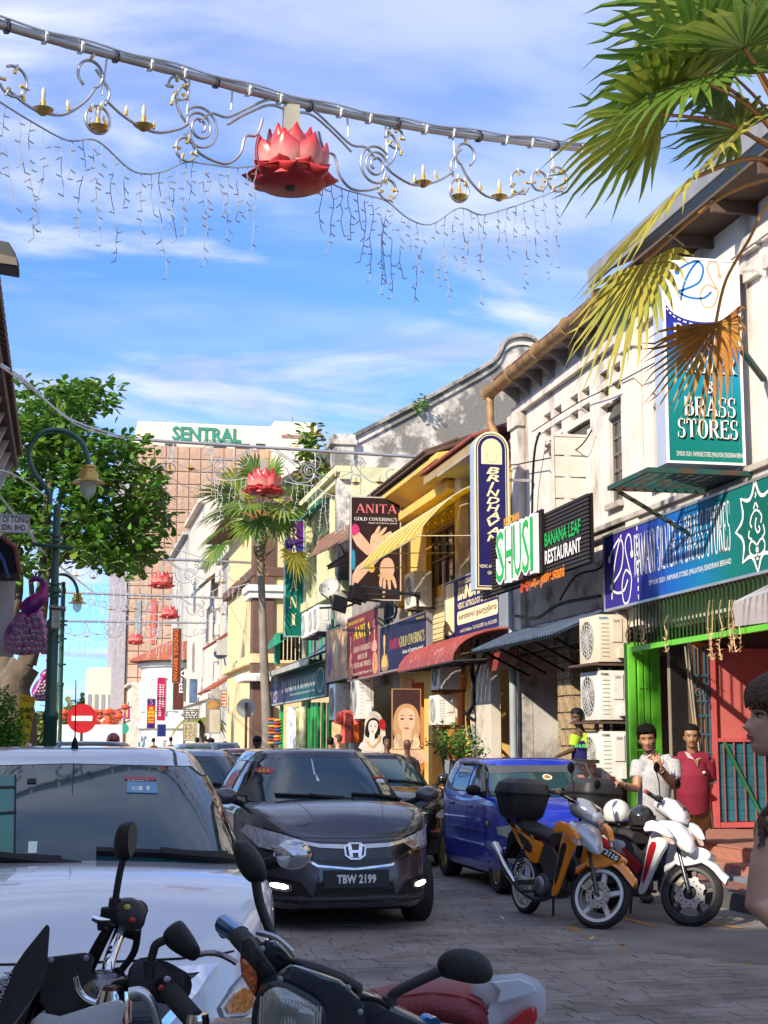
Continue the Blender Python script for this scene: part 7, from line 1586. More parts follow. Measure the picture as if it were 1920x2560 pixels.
def patch(bv,poly,axis,off=.004,step=.035,origin=None,thick=.006,sgn=1):
 """lay a 2D outline onto a body. axis 'f': poly (x,z) cast towards +y; 's': poly (y,z) cast from x=sgn*far; 't': poly (x,y) cast downward; 'r': rear"""
 def cast(a,b):
  if axis=='f':o,d=Vector((a,-3,b)),Vector((0,1,0))
  elif axis=='r':o,d=Vector((a,12,b)),Vector((0,-1,0))
  elif axis=='s':o,d=Vector((3*sgn,a,b)),Vector((-sgn,0,0))
  else:o,d=Vector((a,b,5)),Vector((0,0,-1))
  h,n,i,dist=bv.ray_cast(o,d)
  if h is None:return None
  if n.dot(d)>0:n=-n
  return h,n
 P=[];m=len(poly)
 for i in range(m):
  a=Vector(poly[i]);b=Vector(poly[(i+1)%m]);k=max(1,int((b-a).length/step))
  for j in range(k):P.append(a.lerp(b,j/k))
 nb=len(P);xs=[p.x for p in P];ys=[p.y for p in P]
 def inside(x,y):
  c=False;j=nb-1
  for i in range(nb):
   if(P[i].y>y)!=(P[j].y>y)and x<(P[j].x-P[i].x)*(y-P[i].y)/(P[j].y-P[i].y)+P[i].x:c=not c
   j=i
  return c
 x=min(xs)+step/2
 while x<max(xs):
  y=min(ys)+step/2
  while y<max(ys):
   if inside(x,y)and min((Vector((x,y))-q).length for q in P[:nb])>step*.45:P.append(Vector((x,y)))
   y+=step
  x+=step
 vs,es,fs,*_=delaunay_2d_cdt(P,[],[tuple(range(nb))],1,1e-5)
 pts=[];ok=[]
 for v in vs:
  r_=cast(v.x,v.y);ok.append(r_ is not None);pts.append((r_[0]+r_[1]*off,r_[1])if r_ else None)
 mb=MB();idx={}
 for f in fs:
  if all(ok[i]for i in f):
   q=[]
   for i in f:
    if i not in idx:idx[i]=len(mb.v);mb.v.append(tuple(pts[i][0]))
    q.append(idx[i])
   mb.f.append(tuple(q))
 cnt={}
 for f in mb.f:
  for a,b in zip(f,f[1:]+f[:1]):cnt[frozenset((a,b))]=cnt.get(frozenset((a,b)),0)+1
 inv={v:k for k,v in idx.items()}
 for e,c in cnt.items():
  if c==1:
   a,b=tuple(e);o=len(mb.v)
   mb.v+=[tuple(Vector(mb.v[a])-pts[inv[a]][1]*(off+thick)),tuple(Vector(mb.v[b])-pts[inv[b]][1]*(off+thick))];mb.f.append((a,b,o+1,o))
 return mb
def rp(pts,k=2):return[tuple(p)for p in chaikin(pts,k)]
def mir(pts):return[(-a,b)for a,b in pts][::-1]
def wheel(t,x,y,r,w,rimm,style='spoke',n=7,side=1,steer=0.0,name='wheel'):
 """tyre, rim and spokes; side: +1/-1 outward direction"""
 M=Matrix.Translation((x,y,r))@Matrix.Rotation(steer,4,'Z')
 rr_=r*.66
 ty=MB().lathe([(rr_,-w/2),(r*.93,-w/2),(r*.99,-w*.38),(r,0),(r*.99,w*.38),(r*.93,w/2),(rr_,w/2)],32,axis='X',cap=False);wo=obj(name,ty.xf(M),RUBBER,t,world=False,smooth=50)
 rim=MB().lathe([(rr_*.9,-w*.4),(rr_,-w*.45),(rr_*1.02,0),(rr_*1.02,w*.47),(rr_*.93,w*.49),(rr_*.90,w*.35),(rr_*.88,-w*.3)],32,axis='X',cap=False)
 xo=side*w*.36
 if style=='mesh':
  for k in range(18):
   a=2*math.pi*k/18
   for d in(.18,-.18):rim.bar((xo,rr_*.25*math.cos(a),rr_*.25*math.sin(a)),(xo*1.1,rr_*.92*math.cos(a+d),rr_*.92*math.sin(a+d)),.012,.02)
 else:
  for k in range(n):a=2*math.pi*k/n;rim.bar((xo*1.05,rr_*.12*math.cos(a),rr_*.12*math.sin(a)),(xo,rr_*.95*math.cos(a),rr_*.95*math.sin(a)),.045,.05)
 rim.lathe([(0,xo*1.15),(rr_*.24,xo*1.1),(rr_*.26,xo*.8),(0,xo*.7)],16,axis='X');rim.xf(M);obj('rim',rim,rimm,wo,world=False,smooth=40)
 obj('brake_disc',MB().lathe([(0,-side*.02),(rr_*.8,-side*.02),(rr_*.8,0),(0,0)],20,axis='X').xf(M),DARKM,wo,world=False)
 return wo
def cut_arches(body_obj,cyl):
 """subtract wheel openings from the closed shell"""
 cutters=[]
 for(x0,x1,y,z,r)in cyl:
  mb=MB().lathe([(r,x0),(r,x1)],32,(0,y,z),'X');me=mesh_of(mb,'cut');o=bpy.data.objects.new('cut',me);COL.objects.link(o);cutters.append(o)
  md=body_obj.modifiers.new('arch','BOOLEAN');md.object=o;md.operation='DIFFERENCE';md.solver='EXACT'
 dg=bpy.context.evaluated_depsgraph_get();dg.update();me=bpy.data.meshes.new_from_object(body_obj.evaluated_get(dg));body_obj.modifiers.clear();body_obj.data=me
 for o in cutters:bpy.data.objects.remove(o)
 me.shade_smooth()
 try:me.set_sharp_from_angle(angle=R(35))
 except Exception:pass
def car(label,loc,p,rz=0.0,cut=True,group='cars in the street',name='parked_car'):
 """p: L,w,h, paint, belt profile, windscreen numbers. Local: x right of the picture, y back from the nose, z up"""
 L_,w,h=p['L'],p['w'],p['h'];t=thing(name,label,'car',loc,rz,group);pm=p['paint']
 hz=p['hood'];bz=p['belt'];yc=p['cowl'];yr_=p.get('rear',L_-.12)
 def zh(y):
  if y>yc:return bz+.04*(y-yc)/(L_-yc)
  u=1-max(0,y)/yc;return hz[0]+(bz-hz[0])*(1-u**2.3)
 nf,nr=p.get('nf',4.2),5.0;fr_=p.get('frontz',[(.17,.16,.93),(.26,.04,.985),(.42,0,1.0),(.58,.02,1.0)])
 loops=[sloop(.55,L_-.35,w*.8,nf,nr,fr_[0][0]+.0)]
 for(z,yf,ws)in fr_:loops.append(sloop(yf,L_-(.06 if z<.3 else .0),w*ws,nf,nr,z,wf=p.get('wf',.93),wr=.95))
 wf=p.get('wf',.93)
 zs=hz[0]-.04
 loops.append(sloop(.045,L_-.02,w*.99,nf,nr,lambda y:min(zh(y)-.11,zs+max(0,y-.1)*.5)if y<yc else zh(y)-.11,wf=wf,wr=.95))
 loops.append(sloop(.07,L_-.04,w*.975,nf,nr,lambda y:zh(y)-.045,wf=wf,wr=.95))
 loops.append(sloop(.11,L_-.07,w*.945,nf,nr,lambda y:zh(y)-.012,wf=wf,wr=.95))
 loops.append(sloop(.17,L_-.11,w*.90,nf,nr,lambda y:zh(y),wf=wf*.99,wr=.95))
 for s_,q in((.8,.004),(.68,.007),(.5,.011),(.3,.013),(.12,.014)):
  loops.append([(x*s_/.9,(yy-L_/2)*(s_/.9*.97 if s_<.7 else .985)+L_/2 if True else yy,zh((yy-L_/2)*(s_/.9*.97 if s_<.7 else .985)+L_/2)+q*p.get('crown',2.0))for(x,yy,z)in loops[-1 if s_==.72 else-1]]if False else sloop(.17+(.9-s_)*.25,L_-.11-(.9-s_)*.3,w*s_,nf,nr,(lambda q:(lambda y:zh(y)+q*p.get('crown',2.0)))(q),wf=wf,wr=.95))
 bm_=shell(loops)
 gl=[];tf,tr=p['roof'];wb,wt=p.get('wb',w*.90),p['wt'];gr0=p.get('grear',L_-.12);zb=bz-.04
 gnf=p.get('gnf',4.2)
 for u in(0,.3,.6,.85,1.0):
  e=u+.05*math.sin(math.pi*u);zz_=zb+(h-.075-zb)*u;bow=.05*math.sin(math.pi*u)
  gl.append(sloop(yc-.03+(tf-yc+.03)*u-bow*.6,gr0+(tr-gr0)*u+bow*.5,wb+(wt-wb)*u+bow*.5,gnf,5,zz_,wf=p.get('gwf',.93),wr=.95))
 for s_,dz in((.97,-.045),(.92,-.02),(.8,-.006),(.5,.004),(.2,.008)):
  gl.append(sloop(tf+(1-s_)*.7,tr-(1-s_)*.7,wt*s_,gnf,5,h+dz-.008,wf=p.get('gwf',.93),wr=.95))
 gm_=shell(gl)
 R_=p.get('wr_',.29);ya,yb=p['axles']
 body=obj('body',bm_,pm,t,world=False,smooth=35);bv=bvh_of(bm_);gv=bvh_of(gm_)
 if cut:cut_arches(body,[(-w-.1,-w+.28,ya,R_,R_+.06),(w-.28,w+.1,ya,R_,R_+.06),(-w-.1,-w+.28,yb,R_,R_+.06),(w-.28,w+.1,yb,R_,R_+.06)])
 roof=obj('roof',gm_,pm,t,world=False,smooth=45)
 A=lambda nm,poly,ax,m,par=None,b=None,off=.004,sg=1,st=.05,th=.006:obj(nm,patch(b or bv,poly,ax,off,st,sgn=sg,thick=th),m,par or t,world=False,smooth=50)
 ws=p['screen'];sc=rp([(-ws[0],zb+.05),(ws[0],zb+.05),(ws[1],h-.10),(-ws[1],h-.10)],1)
 sc=[(-ws[0],zb+.055),(0,zb+.035),(ws[0],zb+.055),(ws[0]*.97+ws[1]*.03,zb+.11),(ws[1]+.015,h-.15),(ws[1]-.04,h-.105),(0,h-.09),(-ws[1]+.04,h-.105),(-ws[1]-.015,h-.15),(-ws[0]*.97-ws[1]*.03,zb+.11)]
 bord=[(a*1.035,zb+.05+(b-zb-.05)*1.02-(.012 if b<zb+.2 else 0))for a,b in sc]
 A('windscreen_seal',bord,'f',BLACK,b=gv,off=.003);wsn=A('windscreen',sc,'f',p.get('glass',glassw),b=gv,off=.008)
 for(x0,x1)in p.get('wipers',((-.45,.0),(.08,.5))):
  A('wiper',[(x0,zb+.115),(x1,zb+.085),(x1,zb+.075),(x0,zb+.10)],'f',BLACK,b=gv,off=.03,st=.04);A('wiper_arm',[((x0+x1)/2-.01,zb+.105),(x1+.08,zb+.06),(x1+.08,zb+.045),((x0+x1)/2-.01,zb+.085)],'f',BLACK,b=gv,off=.036,st=.04)
 for sg in(-1,1):
  for q in p['side']:
   A('window_trim',[(a,b)for a,b in q],'s',BLACK,b=gv,off=.003,sg=sg);c=Vector((sum(a for a,b in q)/len(q),sum(b for a,b in q)/len(q)))
   A('window',[tuple(c+(Vector(v)-c)*.94)for v in q],'s',glassb,b=gv,off=.007,sg=sg)
  for(y_,z0,z1)in p.get('seams',()):A('door_seam',[(y_,z0),(y_+.008,z0),(y_+.008,z1),(y_,z1)],'s',BLACK,sg=sg,off=.0015,th=.002)
  for(y_,z_)in p.get('handles',()):A('door_handle',rp([(y_,z_),(y_+.16,z_),(y_+.16,z_+.035),(y_,z_+.035)],1),'s',p.get('handle_m',pm),sg=sg,off=.022)
  for(y0_,y1_,z_,hh)in p.get('ribs',()):A('side_moulding',[(y0_,z_),(y1_,z_),(y1_,z_+hh),(y0_,z_+hh)],'s',pm,sg=sg,off=.012)
  mx_,my_,mz_=p.get('mirror',(w+.06,yc+.28,bz+.10));ms=p.get('msize',(.11,.07,.075))
  mo_=obj('wing_mirror',MB().ell((sg*mx_,my_,mz_),ms,16,10),p.get('mirror_m',pm),t,world=False,smooth=60);obj('mirror_stalk',MB().tube([(sg*(mx_-.05),my_+.02,mz_-.03),(sg*(w-.1),my_+.06,bz-.02)],.028,8),BLACK,mo_,world=False)
 for sg in(-1,1):
  wheel(t,sg*(w-.12),ya,R_,.19,p.get('rim',GREYM),p.get('rim_style','spoke'),side=sg);wheel(t,sg*(w-.12),yb,R_,.19,p.get('rim',GREYM),p.get('rim_style','spoke'),side=sg)
 obj('underside',MB().bx(-w*.80,w*.80,.5,L_-.35,.14,.30),BLACK,t,world=False)
 if p.get('seam_hood'):
  for sg in(-1,1):pass
 return t,A,bv,gv,body
PL=mat((.015,.015,.016),.35,var=.1)
def plate(t,s,x,y,z,w=.5,h=.115,fs=1.0):
 o=obj('number_plate',MB().bx(x-w/2,x+w/2,y-.012,y,z,z+h),PL,t,world=False,bevel=.004)
 fr=Fr((x-w/2,y-.0125,z),(1,0,0),(0,0,1));vs,fs_=glyphs(s,.035,0,1.05);a=np.array(vs);x0,y0,x1,y1=a[:,0].min(),a[:,1].min(),a[:,0].max(),a[:,1].max()
 u0,u1,v0,v1=w*.2,w*.8,h*.25,h*.75;mb=MB().add([fr.p(u0+(q[0]-x0)/(x1-x0)*(u1-u0),v0+(q[1]-y0)/(y1-y0)*(v1-v0),.002)for q in vs],fs_)
 me=bpy.data.meshes.new('digits');me.from_pydata(mb.v,[],mb.f);me.materials.append(WHT);d=bpy.data.objects.new('lettering',me);COL.objects.link(d);d.parent=o
def decal(t,A,gv,poly,m,nm='sticker',off=.012):return A(nm,poly,'f',m,b=gv,off=off,st=.02,th=.001)
# the dark grey hatchback with badge
dg_=carpaint((.085,.082,.098),.55,.3)
P_=dict(L=3.98,w=.847,h=1.53,paint=dg_,hood=(.76,.97),belt=1.03,cowl=.98,roof=(1.72,3.45),wt=.555,wb=.80,screen=(.705,.53),axles=(.80,3.33),wr_=.30,grear=3.85,nf=3.9,wf=.93,gwf=.95,frontz=[(.20,.10,.93),(.28,.015,.985),(.45,0,1.0),(.62,.035,1.0)],rim=mat((.3,.3,.32),.3,.8),mirror=(.95,1.22,1.10),msize=(.115,.075,.075),crown=3.2,side=[[(1.35,1.08),(2.25,1.09),(2.25,1.40),(1.85,1.40)],[(2.30,1.09),(3.10,1.11),(3.0,1.41),(2.30,1.41)],[(3.15,1.14),(3.55,1.2),(3.35,1.38),(3.1,1.39)]],seams=[(1.2,.3,1.0),(2.27,.3,1.0),(3.15,.5,1.0)],handles=[(2.02,.88),(2.95,.9)],wipers=((-.5,.12),(.2,.62)))
HY=13.05
t,A,bv,gv,body=car('dark grey hatchback with chrome H badge and plate TBW 2199, fog lamps lit',(2.47,HY,0),P_,rz=R(1.5))
blk=mat((.010,.010,.011),.25,var=.2,coat=.5)
for sg in(1,-1):
 Mx=(lambda q:q)if sg==1 else mir
 A('headlamp_housing',Mx([(.36,.75),(.44,.68),(.60,.635),(.76,.67),(.84,.80),(.82,.885),(.60,.83)]),'f',blk,off=.004)
 hl=A('headlight',Mx([(.40,.75),(.56,.665),(.74,.69),(.825,.80),(.805,.868),(.60,.812)]),'f',lens,off=.012)
 A('indicator_lens',Mx([(.42,.732),(.56,.692),(.575,.74),(.52,.75)]),'f',mat((.6,.4,.25),.15,.2,var=.3,vs=40,coat=1),off=.014)
 A('fog_recess',Mx([(.36,.30),(.45,.425),(.66,.46),(.80,.47),(.80,.30),(.70,.255),(.45,.245)]),'f',blk,off=.004)
 A('fog_surround',Mx([(.345,.30),(.355,.30),(.46,.44),(.46,.452)]),'f',dg_,off=.01);A('fog_blade',Mx([(.34,.235),(.48,.215),(.72,.235),(.80,.29),(.80,.30),(.70,.262),(.46,.245)]),'f',dg_,off=.022)
 A('fog_lamp',Mx(rp([(.52,.335),(.69,.35),(.69,.435),(.52,.42)],1)),'f',CHROME,off=.012);A('fog_led',Mx(rp([(.545,.36),(.67,.375),(.665,.415),(.55,.40)],1)),'f',ledm,off=.018)
A('grille',[(-.52,.685),(-.34,.565),(0,.54),(.34,.565),(.52,.685),(.46,.765),(0,.745),(-.46,.765)],'f',blk,off=.006)
for k in range(4):A('grille_mesh',[(-.36+.03*k,.60-.014*k),(.36-.03*k,.60-.014*k),(.36-.03*k,.606-.014*k),(-.36+.03*k,.606-.014*k)],'f',mat((.03,.03,.03),.5),off=.012)
A('chrome_wing',[(-.50,.745),(-.30,.700),(0,.685),(.30,.700),(.50,.745),(.50,.765),(.30,.732),(0,.722),(-.30,.732),(-.50,.765)],'f',mat((.5,.5,.52),.15,.9),off=.022)
for sg in(1,-1):
 A('chrome_strip',(lambda q:q if sg==1 else mir(q))([(0,.515),(.32,.545),(.54,.665),(.66,.69),(.66,.70),(.53,.685),(.31,.562),(0,.532)]),'f',CHROME,off=.020)
A('intake',[(-.33,.42),(-.36,.27),(0,.245),(.36,.27),(.33,.42)],'f',blk,off=.004)
for k in range(3):A('intake_slat',[(-.32,.27+.045*k),(.32,.27+.045*k),(.32,.277+.045*k),(-.32,.277+.045*k)],'f',mat((.03,.03,.03),.5),off=.008)
A('front_lip',[(-.78,.21),(-.5,.205),(-.35,.235),(.35,.235),(.5,.205),(.78,.21),(.78,.228),(.5,.228),(.35,.255),(-.35,.255),(-.5,.228),(-.78,.228)],'f',dg_,off=.02)
bd=A('badge',rp([(-.085,.60),(.085,.60),(.10,.735),(-.10,.735)],1),'f',CHROME,off=.034);A('badge_ground',rp([(-.072,.612),(.072,.612),(.086,.724),(-.086,.724)],1),'f',blk,off=.038)
for q in([(-.066,.718),(-.034,.718),(-.022,.618),(-.048,.618)],[(.066,.718),(.034,.718),(.022,.618),(.048,.618)],[(-.035,.655),(.035,.655),(.037,.677),(-.037,.677)]):A('badge_letter',q,'f',CHROME,off=.043,st=.03)
plate(t,'TBW 2199',.0,-.035,.375,.56,.15)
A('bonnet_seam',[(-.62,.805),(-.40,.782),(0,.775),(.40,.782),(.62,.805),(.62,.809),(.40,.786),(0,.779),(-.40,.786),(-.62,.809)],'f',BLACK,off=.002,th=.002)
for sg in(-1,1):A('bonnet_crease',[(sg*.30,.25),(sg*.305,.25),(sg*.42,.92),(sg*.415,.92)],'t',mat((.05,.05,.06),.3,.5),off=.002,th=.001)
decal(t,A,gv,rp([(-.60,1.29),(-.46,1.29),(-.45,1.345),(-.585,1.345)],1),mat((.55,.02,.03),.4),'sticker')
for q in([(-.575,1.30),(-.56,1.30),(-.55,1.325),(-.555,1.33)],[(-.545,1.30),(-.535,1.30),(-.52,1.33),(-.53,1.33)],[(-.51,1.305),(-.50,1.305),(-.49,1.325),(-.5,1.33)]):decal(t,A,gv,q,YEL,'sticker_arch',.014)
decal(t,A,gv,rp([(.50,1.20),(.60,1.20),(.59,1.235),(.49,1.235)],1),mat((.7,.75,.8),.4));decal(t,A,gv,rp([(.53,1.13),(.62,1.13),(.62,1.18),(.53,1.18)],2),mat((.6,.55,.2),.5));decal(t,A,gv,[(.48,1.24),(.585,1.24),(.58,1.253),(.478,1.253)],RED)
decal(t,A,gv,[(-.10,1.28),(-.085,1.28),(-.07,1.42),(-.08,1.42)],mat((.7,.7,.7),.5),'tassel');decal(t,A,gv,[(-.09,1.22),(-.06,1.22),(-.08,1.29)],WHT,'tassel')
obj('rear_spoiler',MB().bx(-.55,.55,3.55,3.85,1.44,1.47),dg_,t,world=False,bevel=.01)
# silver-white car close at left
glass2=mat((.012,.045,.055),.03,var=0,spec=.5);wh_=carpaint((.70,.71,.75),.1,.22)
P_=dict(L=4.4,w=.86,h=1.56,paint=wh_,glass=glass2,hood=(.80,1.0),belt=1.05,cowl=.88,roof=(1.98,3.9),wt=.655,wb=.81,screen=(.73,.605),axles=(.85,3.45),wr_=.30,grear=4.3,nf=4.6,wf=.93,gwf=.99,crown=3.4,frontz=[(.20,.12,.93),(.28,.03,.985),(.45,0,1.0),(.62,.02,1.0),(.72,.035,1.0)],rim=mat((.3,.3,.32),.3,.8),mirror=(.975,1.35,1.09),msize=(.085,.07,.065),mirror_m=mat((.55,.56,.6),.12,.8,coat=1),side=[[(1.5,1.12),(2.4,1.13),(2.4,1.42),(1.95,1.42)],[(2.46,1.13),(3.3,1.14),(3.3,1.43),(2.46,1.43)]],seams=[(1.35,.3,1.03),(2.43,.3,1.03)],handles=[(2.15,.92)],wipers=((-.62,-.02),(.12,.66)))
NY=5.5;nx=.04
t,A,bv,gv,body=car('silver-white car with green shade in its windscreen and roof aerial, close at the left',(nx,NY,0),P_)
for sg in(1,-1):
 Mx=(lambda q:q)if sg==1 else mir
 A('headlamp_seal',Mx(rp([(.50,.62),(.66,.60),(.82,.66),(.83,.80),(.76,.83),(.60,.75)],1)),'f',GREYM,off=.003)
 A('headlight',Mx(rp([(.51,.628),(.66,.61),(.815,.668),(.822,.79),(.76,.82),(.61,.742)],1)),'f',lens,off=.012);A('indicator_lens',Mx(rp([(.53,.635),(.65,.622),(.66,.69),(.60,.715)],1)),'f',amber,off=.02)
 A('chrome_strip',Mx([(.50,.612),(.66,.588),(.80,.635),(.80,.648),(.66,.60),(.51,.626)]),'f',CHROME,off=.02)
 A('chrome_strip',Mx([(.27,.795),(.52,.80),(.30,.56),(.26,.56),(.455,.775),(.27,.77)]),'f',CHROME,off=.028)
A('grille',[(-.46,.78),(-.29,.585),(0,.555),(.29,.585),(.46,.78)],'f',blk,off=.006)
for k in range(4):A('grille_bar',[(-.30-.03*k,.61+.045*k),(.30+.03*k,.61+.045*k),(.30+.03*k,.622+.045*k),(-.30-.03*k,.622+.045*k)],'f',mat((.05,.05,.05),.4),off=.014)
A('bonnet_seam',[(-.74,.838),(-.4,.822),(0,.818),(.4,.822),(.74,.838),(.74,.845),(.4,.829),(0,.825),(-.4,.829),(-.74,.845)],'f',BLACK,off=.002,th=.002)
for sg in(-1,1):A('wing_seam',[(sg*.70,.20),(sg*.712,.20),(sg*.752,.9),(sg*.744,.9)],'t',BLACK,off=.0015,th=.001)
for sg in(-1,1):A('roof_seam',[(sg*.50,1.95),(sg*.515,1.95),(sg*.515,3.6),(sg*.50,3.6)],'t',DARKM,b=gv,off=.003,th=.002)
ae=gv.ray_cast(Vector((.03,2.15,5)),Vector((0,0,-1)))[0]
obj('aerial',MB().lathe([(0,0),(.018,0),(.014,.03),(.005,.055),(0,.055)],12,ae).tube([ae+Vector((0,0,.05)),ae+Vector((-.004,-.02,.33))],[.0035,.002],6),BLACK,t,world=False)
grs=mat((.006,.16,.12),.4,var=.1)
gA=A('green_shade',[(-.68,1.09),(-.205,1.085),(-.215,1.25),(-.235,1.42),(-.58,1.40),(-.66,1.2)],'f',grs,b=gv,off=.010,th=.001)
for q in([(-.20,1.085),(-.208,1.085),(-.238,1.42),(-.230,1.42)],[(-.60,1.36),(-.23,1.365),(-.23,1.373),(-.60,1.368)],[(-.64,1.24),(-.215,1.265),(-.215,1.273),(-.64,1.248)]):decal(t,A,gv,q,BLACK,'shade_seam',.013)
decal(t,A,gv,[(.26,1.345),(.40,1.34),(.40,1.385),(.265,1.39)],mat((.12,.28,.45),.4));decal(t,A,gv,[(.285,1.355),(.38,1.352),(.38,1.368),(.285,1.371)],WHT);decal(t,A,gv,[(.255,1.40),(.40,1.396),(.40,1.408),(.256,1.412)],mat((.40,.03,.04),.4));decal(t,A,gv,[(-.155,1.12),(-.12,1.12),(-.12,1.16),(-.155,1.16)],mat((.7,.8,.7),.5));decal(t,A,gv,[(-.18,1.385),(-.14,1.385),(-.14,1.405),(-.18,1.405)],BLACK)
vs,fs_=glyphs('NISSAN',.03);h0=gv.ray_cast(Vector((.33,-3,1.404)),Vector((0,1,0)));a=np.array(vs);sx=.115/(a[:,0].max()-a[:,0].min());sz=.0085/a[:,1].max()
mb=MB()
for v in vs:
 hh=gv.ray_cast(Vector((.27+(v[0]-a[:,0].min())*sx,-3,1.3998+v[1]*sz)),Vector((0,1,0)));mb.v.append(tuple(hh[0]+Vector((0,-.016,.004))))
mb.f=fs_;obj('lettering',mb,WHT,t,world=False)
# blue hatch at the right
bl_=carpaint((.012,.035,.42),.2,.3)
P_=dict(L=3.36,w=.70,h=1.42,paint=bl_,hood=(.78,.93),belt=1.0,cowl=.72,roof=(1.22,3.05),wt=.56,wb=.685,screen=(.61,.535),axles=(.58,2.88),wr_=.285,grear=3.3,nf=5.2,wf=.96,gwf=.97,gnf=6,crown=1.0,frontz=[(.20,.06,.95),(.28,.01,.985),(.48,0,1.0),(.50,.05,.99),(.6,.06,.99)],rim=mat((.42,.30,.12),.3,.7),rim_style='mesh',mirror=(.80,.98,1.07),msize=(.085,.045,.06),mirror_m=BLACK,side=[[(1.02,1.03),(1.62,1.03),(1.62,1.34),(1.27,1.34)],[(1.70,1.03),(2.40,1.03),(2.32,1.34),(1.70,1.34)],[(2.46,1.04),(2.82,1.08),(2.66,1.33),(2.38,1.34)]],seams=[(.92,.3,1.0),(1.66,.3,1.0),(2.5,.5,1.0)],handles=[(1.46,.86),(2.3,.87)],ribs=[(.9,2.5,.62,.012),(.9,2.5,.48,.012),(.8,2.55,.3,.03)],wipers=((-.35,.1),(.15,.5)))
t,A,bv,gv,body=car('bright blue small hatchback with bronze mesh wheels at the right kerb',(5.25,15.6,0),P_,rz=R(0))
for sg in(1,-1):
 Mx=(lambda q:q)if sg==1 else mir
 A('headlamp_housing',Mx(rp([(.36,.575),(.66,.575),(.67,.74),(.36,.74)],1)),'f',GREYM,off=.004);A('headlight',Mx(rp([(.37,.585),(.65,.585),(.66,.73),(.37,.73)],1)),'f',mat((.62,.62,.50),.15,.1,var=.1,vs=8,coat=1.0,bump=.2,bs=40),off=.02)
 A('fog_lamp',Mx(rp([(.42,.33),(.62,.33),(.62,.43),(.42,.43)],1)),'f',mat((.4,.42,.42),.2,.2,coat=1),off=.01)
A('grille',[(-.34,.60),(.34,.60),(.34,.70),(-.34,.70)],'f',blk,off=.004);A('intake',[(-.36,.26),(.36,.26),(.36,.42),(-.36,.42)],'f',blk,off=.004)
A('sun_strip',[(-.535,1.325),(.535,1.325),(.55,1.235),(.3,1.25),(0,1.255),(-.3,1.25),(-.55,1.235)][::-1],'f',mat((.07,.075,.085),.4),b=gv,off=.012,th=.001)
decal(t,A,gv,[(.05+.055*math.cos(k),1.20+.03*math.sin(k))for k in np.linspace(0,6.28,14)[:-1]],mat((.65,.60,.45),.5));decal(t,A,gv,[(.05+.035*math.cos(k),1.20+.018*math.sin(k))for k in np.linspace(0,6.28,12)[:-1]],mat((.35,.12,.03),.5),off=.014);decal(t,A,gv,[(.38,1.12),(.46,1.12),(.46,1.16),(.38,1.16)],mat((.25,.4,.6),.5));decal(t,A,gv,[(.42,1.19),(.5,1.19),(.5,1.22),(.42,1.22)],mat((.5,.2,.12),.5))
obj('indicator',MB().ell((-.705,.78,.72),(.012,.035,.025),8,6),mat((.6,.3,.05),.3),t,world=False)
for sg in(-1,1):obj('rain_guard',MB().tube([(sg*.655,1.04,1.05),(sg*.60,1.28,1.345),(sg*.59,1.66,1.365)],.016,6).tube([(sg*.59,1.70,1.365),(sg*.595,2.34,1.355)],.016,6),DARKM,t,world=False)
# traffic farther back
def simple(label,loc,paint,L_=4.4,w=.85,h=1.47,hood=(.72,.93),belt=1.0,cowl=1.15,roof=(2.0,3.3),wt=.56,rz=0.0,grear=4.2,cutw=False,glass=None,lights=True,group='cars in the street'):
 P_=dict(L=L_,w=w,h=h,paint=paint,hood=hood,belt=belt,cowl=cowl,roof=roof,wt=wt,wb=w*.93,screen=(w*.83,wt-.03),axles=(.85,L_-.9),grear=grear,nf=3.4,wf=.93,glass=glass or glassw,side=[[(cowl+.4,belt+.05),(cowl+1.2,belt+.06),(cowl+1.2,h-.12),(roof[0]+.12,h-.12)],[(cowl+1.26,belt+.06),(min(grear-.6,cowl+2.1),belt+.07),(min(roof[1]-.1,cowl+2.0),h-.12),(cowl+1.26,h-.12)]])
 t,A,bv,gv,body=car(label,loc,P_,rz=rz,cut=cutw,group=group)
 if lights:
  for sg in(1,-1):
   Mx=(lambda q:q)if sg==1 else mir;A('headlight',Mx(rp([(.45,.62),(.76,.64),(.79,.76),(.5,.72)],1)),'f',lens,off=.01)
  A('grille',[(-.4,.58),(.4,.58),(.42,.68),(-.42,.68)],'f',blk,off=.004);A('chrome_strip',[(-.42,.685),(.42,.685),(.43,.705),(-.43,.705)],'f',CHROME,off=.015)
 return t,A,bv,gv
t,A,bv,gv=simple('black glossy sedan with chrome grille behind the grey hatchback, right lane',(4.28,19.4,0),carpaint((.018,.016,.014),.3,.2),h=1.45)
t,A,bv,gv=simple('silver-blue car with mirror visible through its windscreen, between the white and grey cars',(1.62,18.6,0),carpaint((.33,.40,.52),.4,.25),h=1.50,L_=4.0,cowl=.95,roof=(1.7,3.5),grear=3.9,wt=.60,glass=mat((.03,.065,.065),.05,var=.1,spec=.8))
A('inner_mirror',rp([(.10,1.335),(.32,1.335),(.32,1.385),(.10,1.385)],1),'f',mat((.03,.05,.05),.4),b=gv,off=.011,th=.001)
simple('dark red car whose roof shows above the grey hatchback',(3.25,24.5,0),carpaint((.16,.012,.012),.3,.25),h=1.50)
t,A,bv,gv=simple('silver-purple car whose bonnet and roof edge show at far left',(-.72,11.3,0),carpaint((.20,.19,.25),.4,.25),h=1.52,roof=(1.9,3.4),wt=.6)
obj('roof_rail',MB().tube([(.45,2.1,1.56),(.45,3.2,1.56)],.02,6),mat((.5,.35,.28),.3,.6),t,world=False)
t,A,bv,gv=simple('dark pickup with black canvas canopy in the left lane',(.50,25.6,0),carpaint((.035,.05,.045),.3,.3),h=1.62,L_=5.0,roof=(1.9,4.5),wt=.74,grear=4.9)
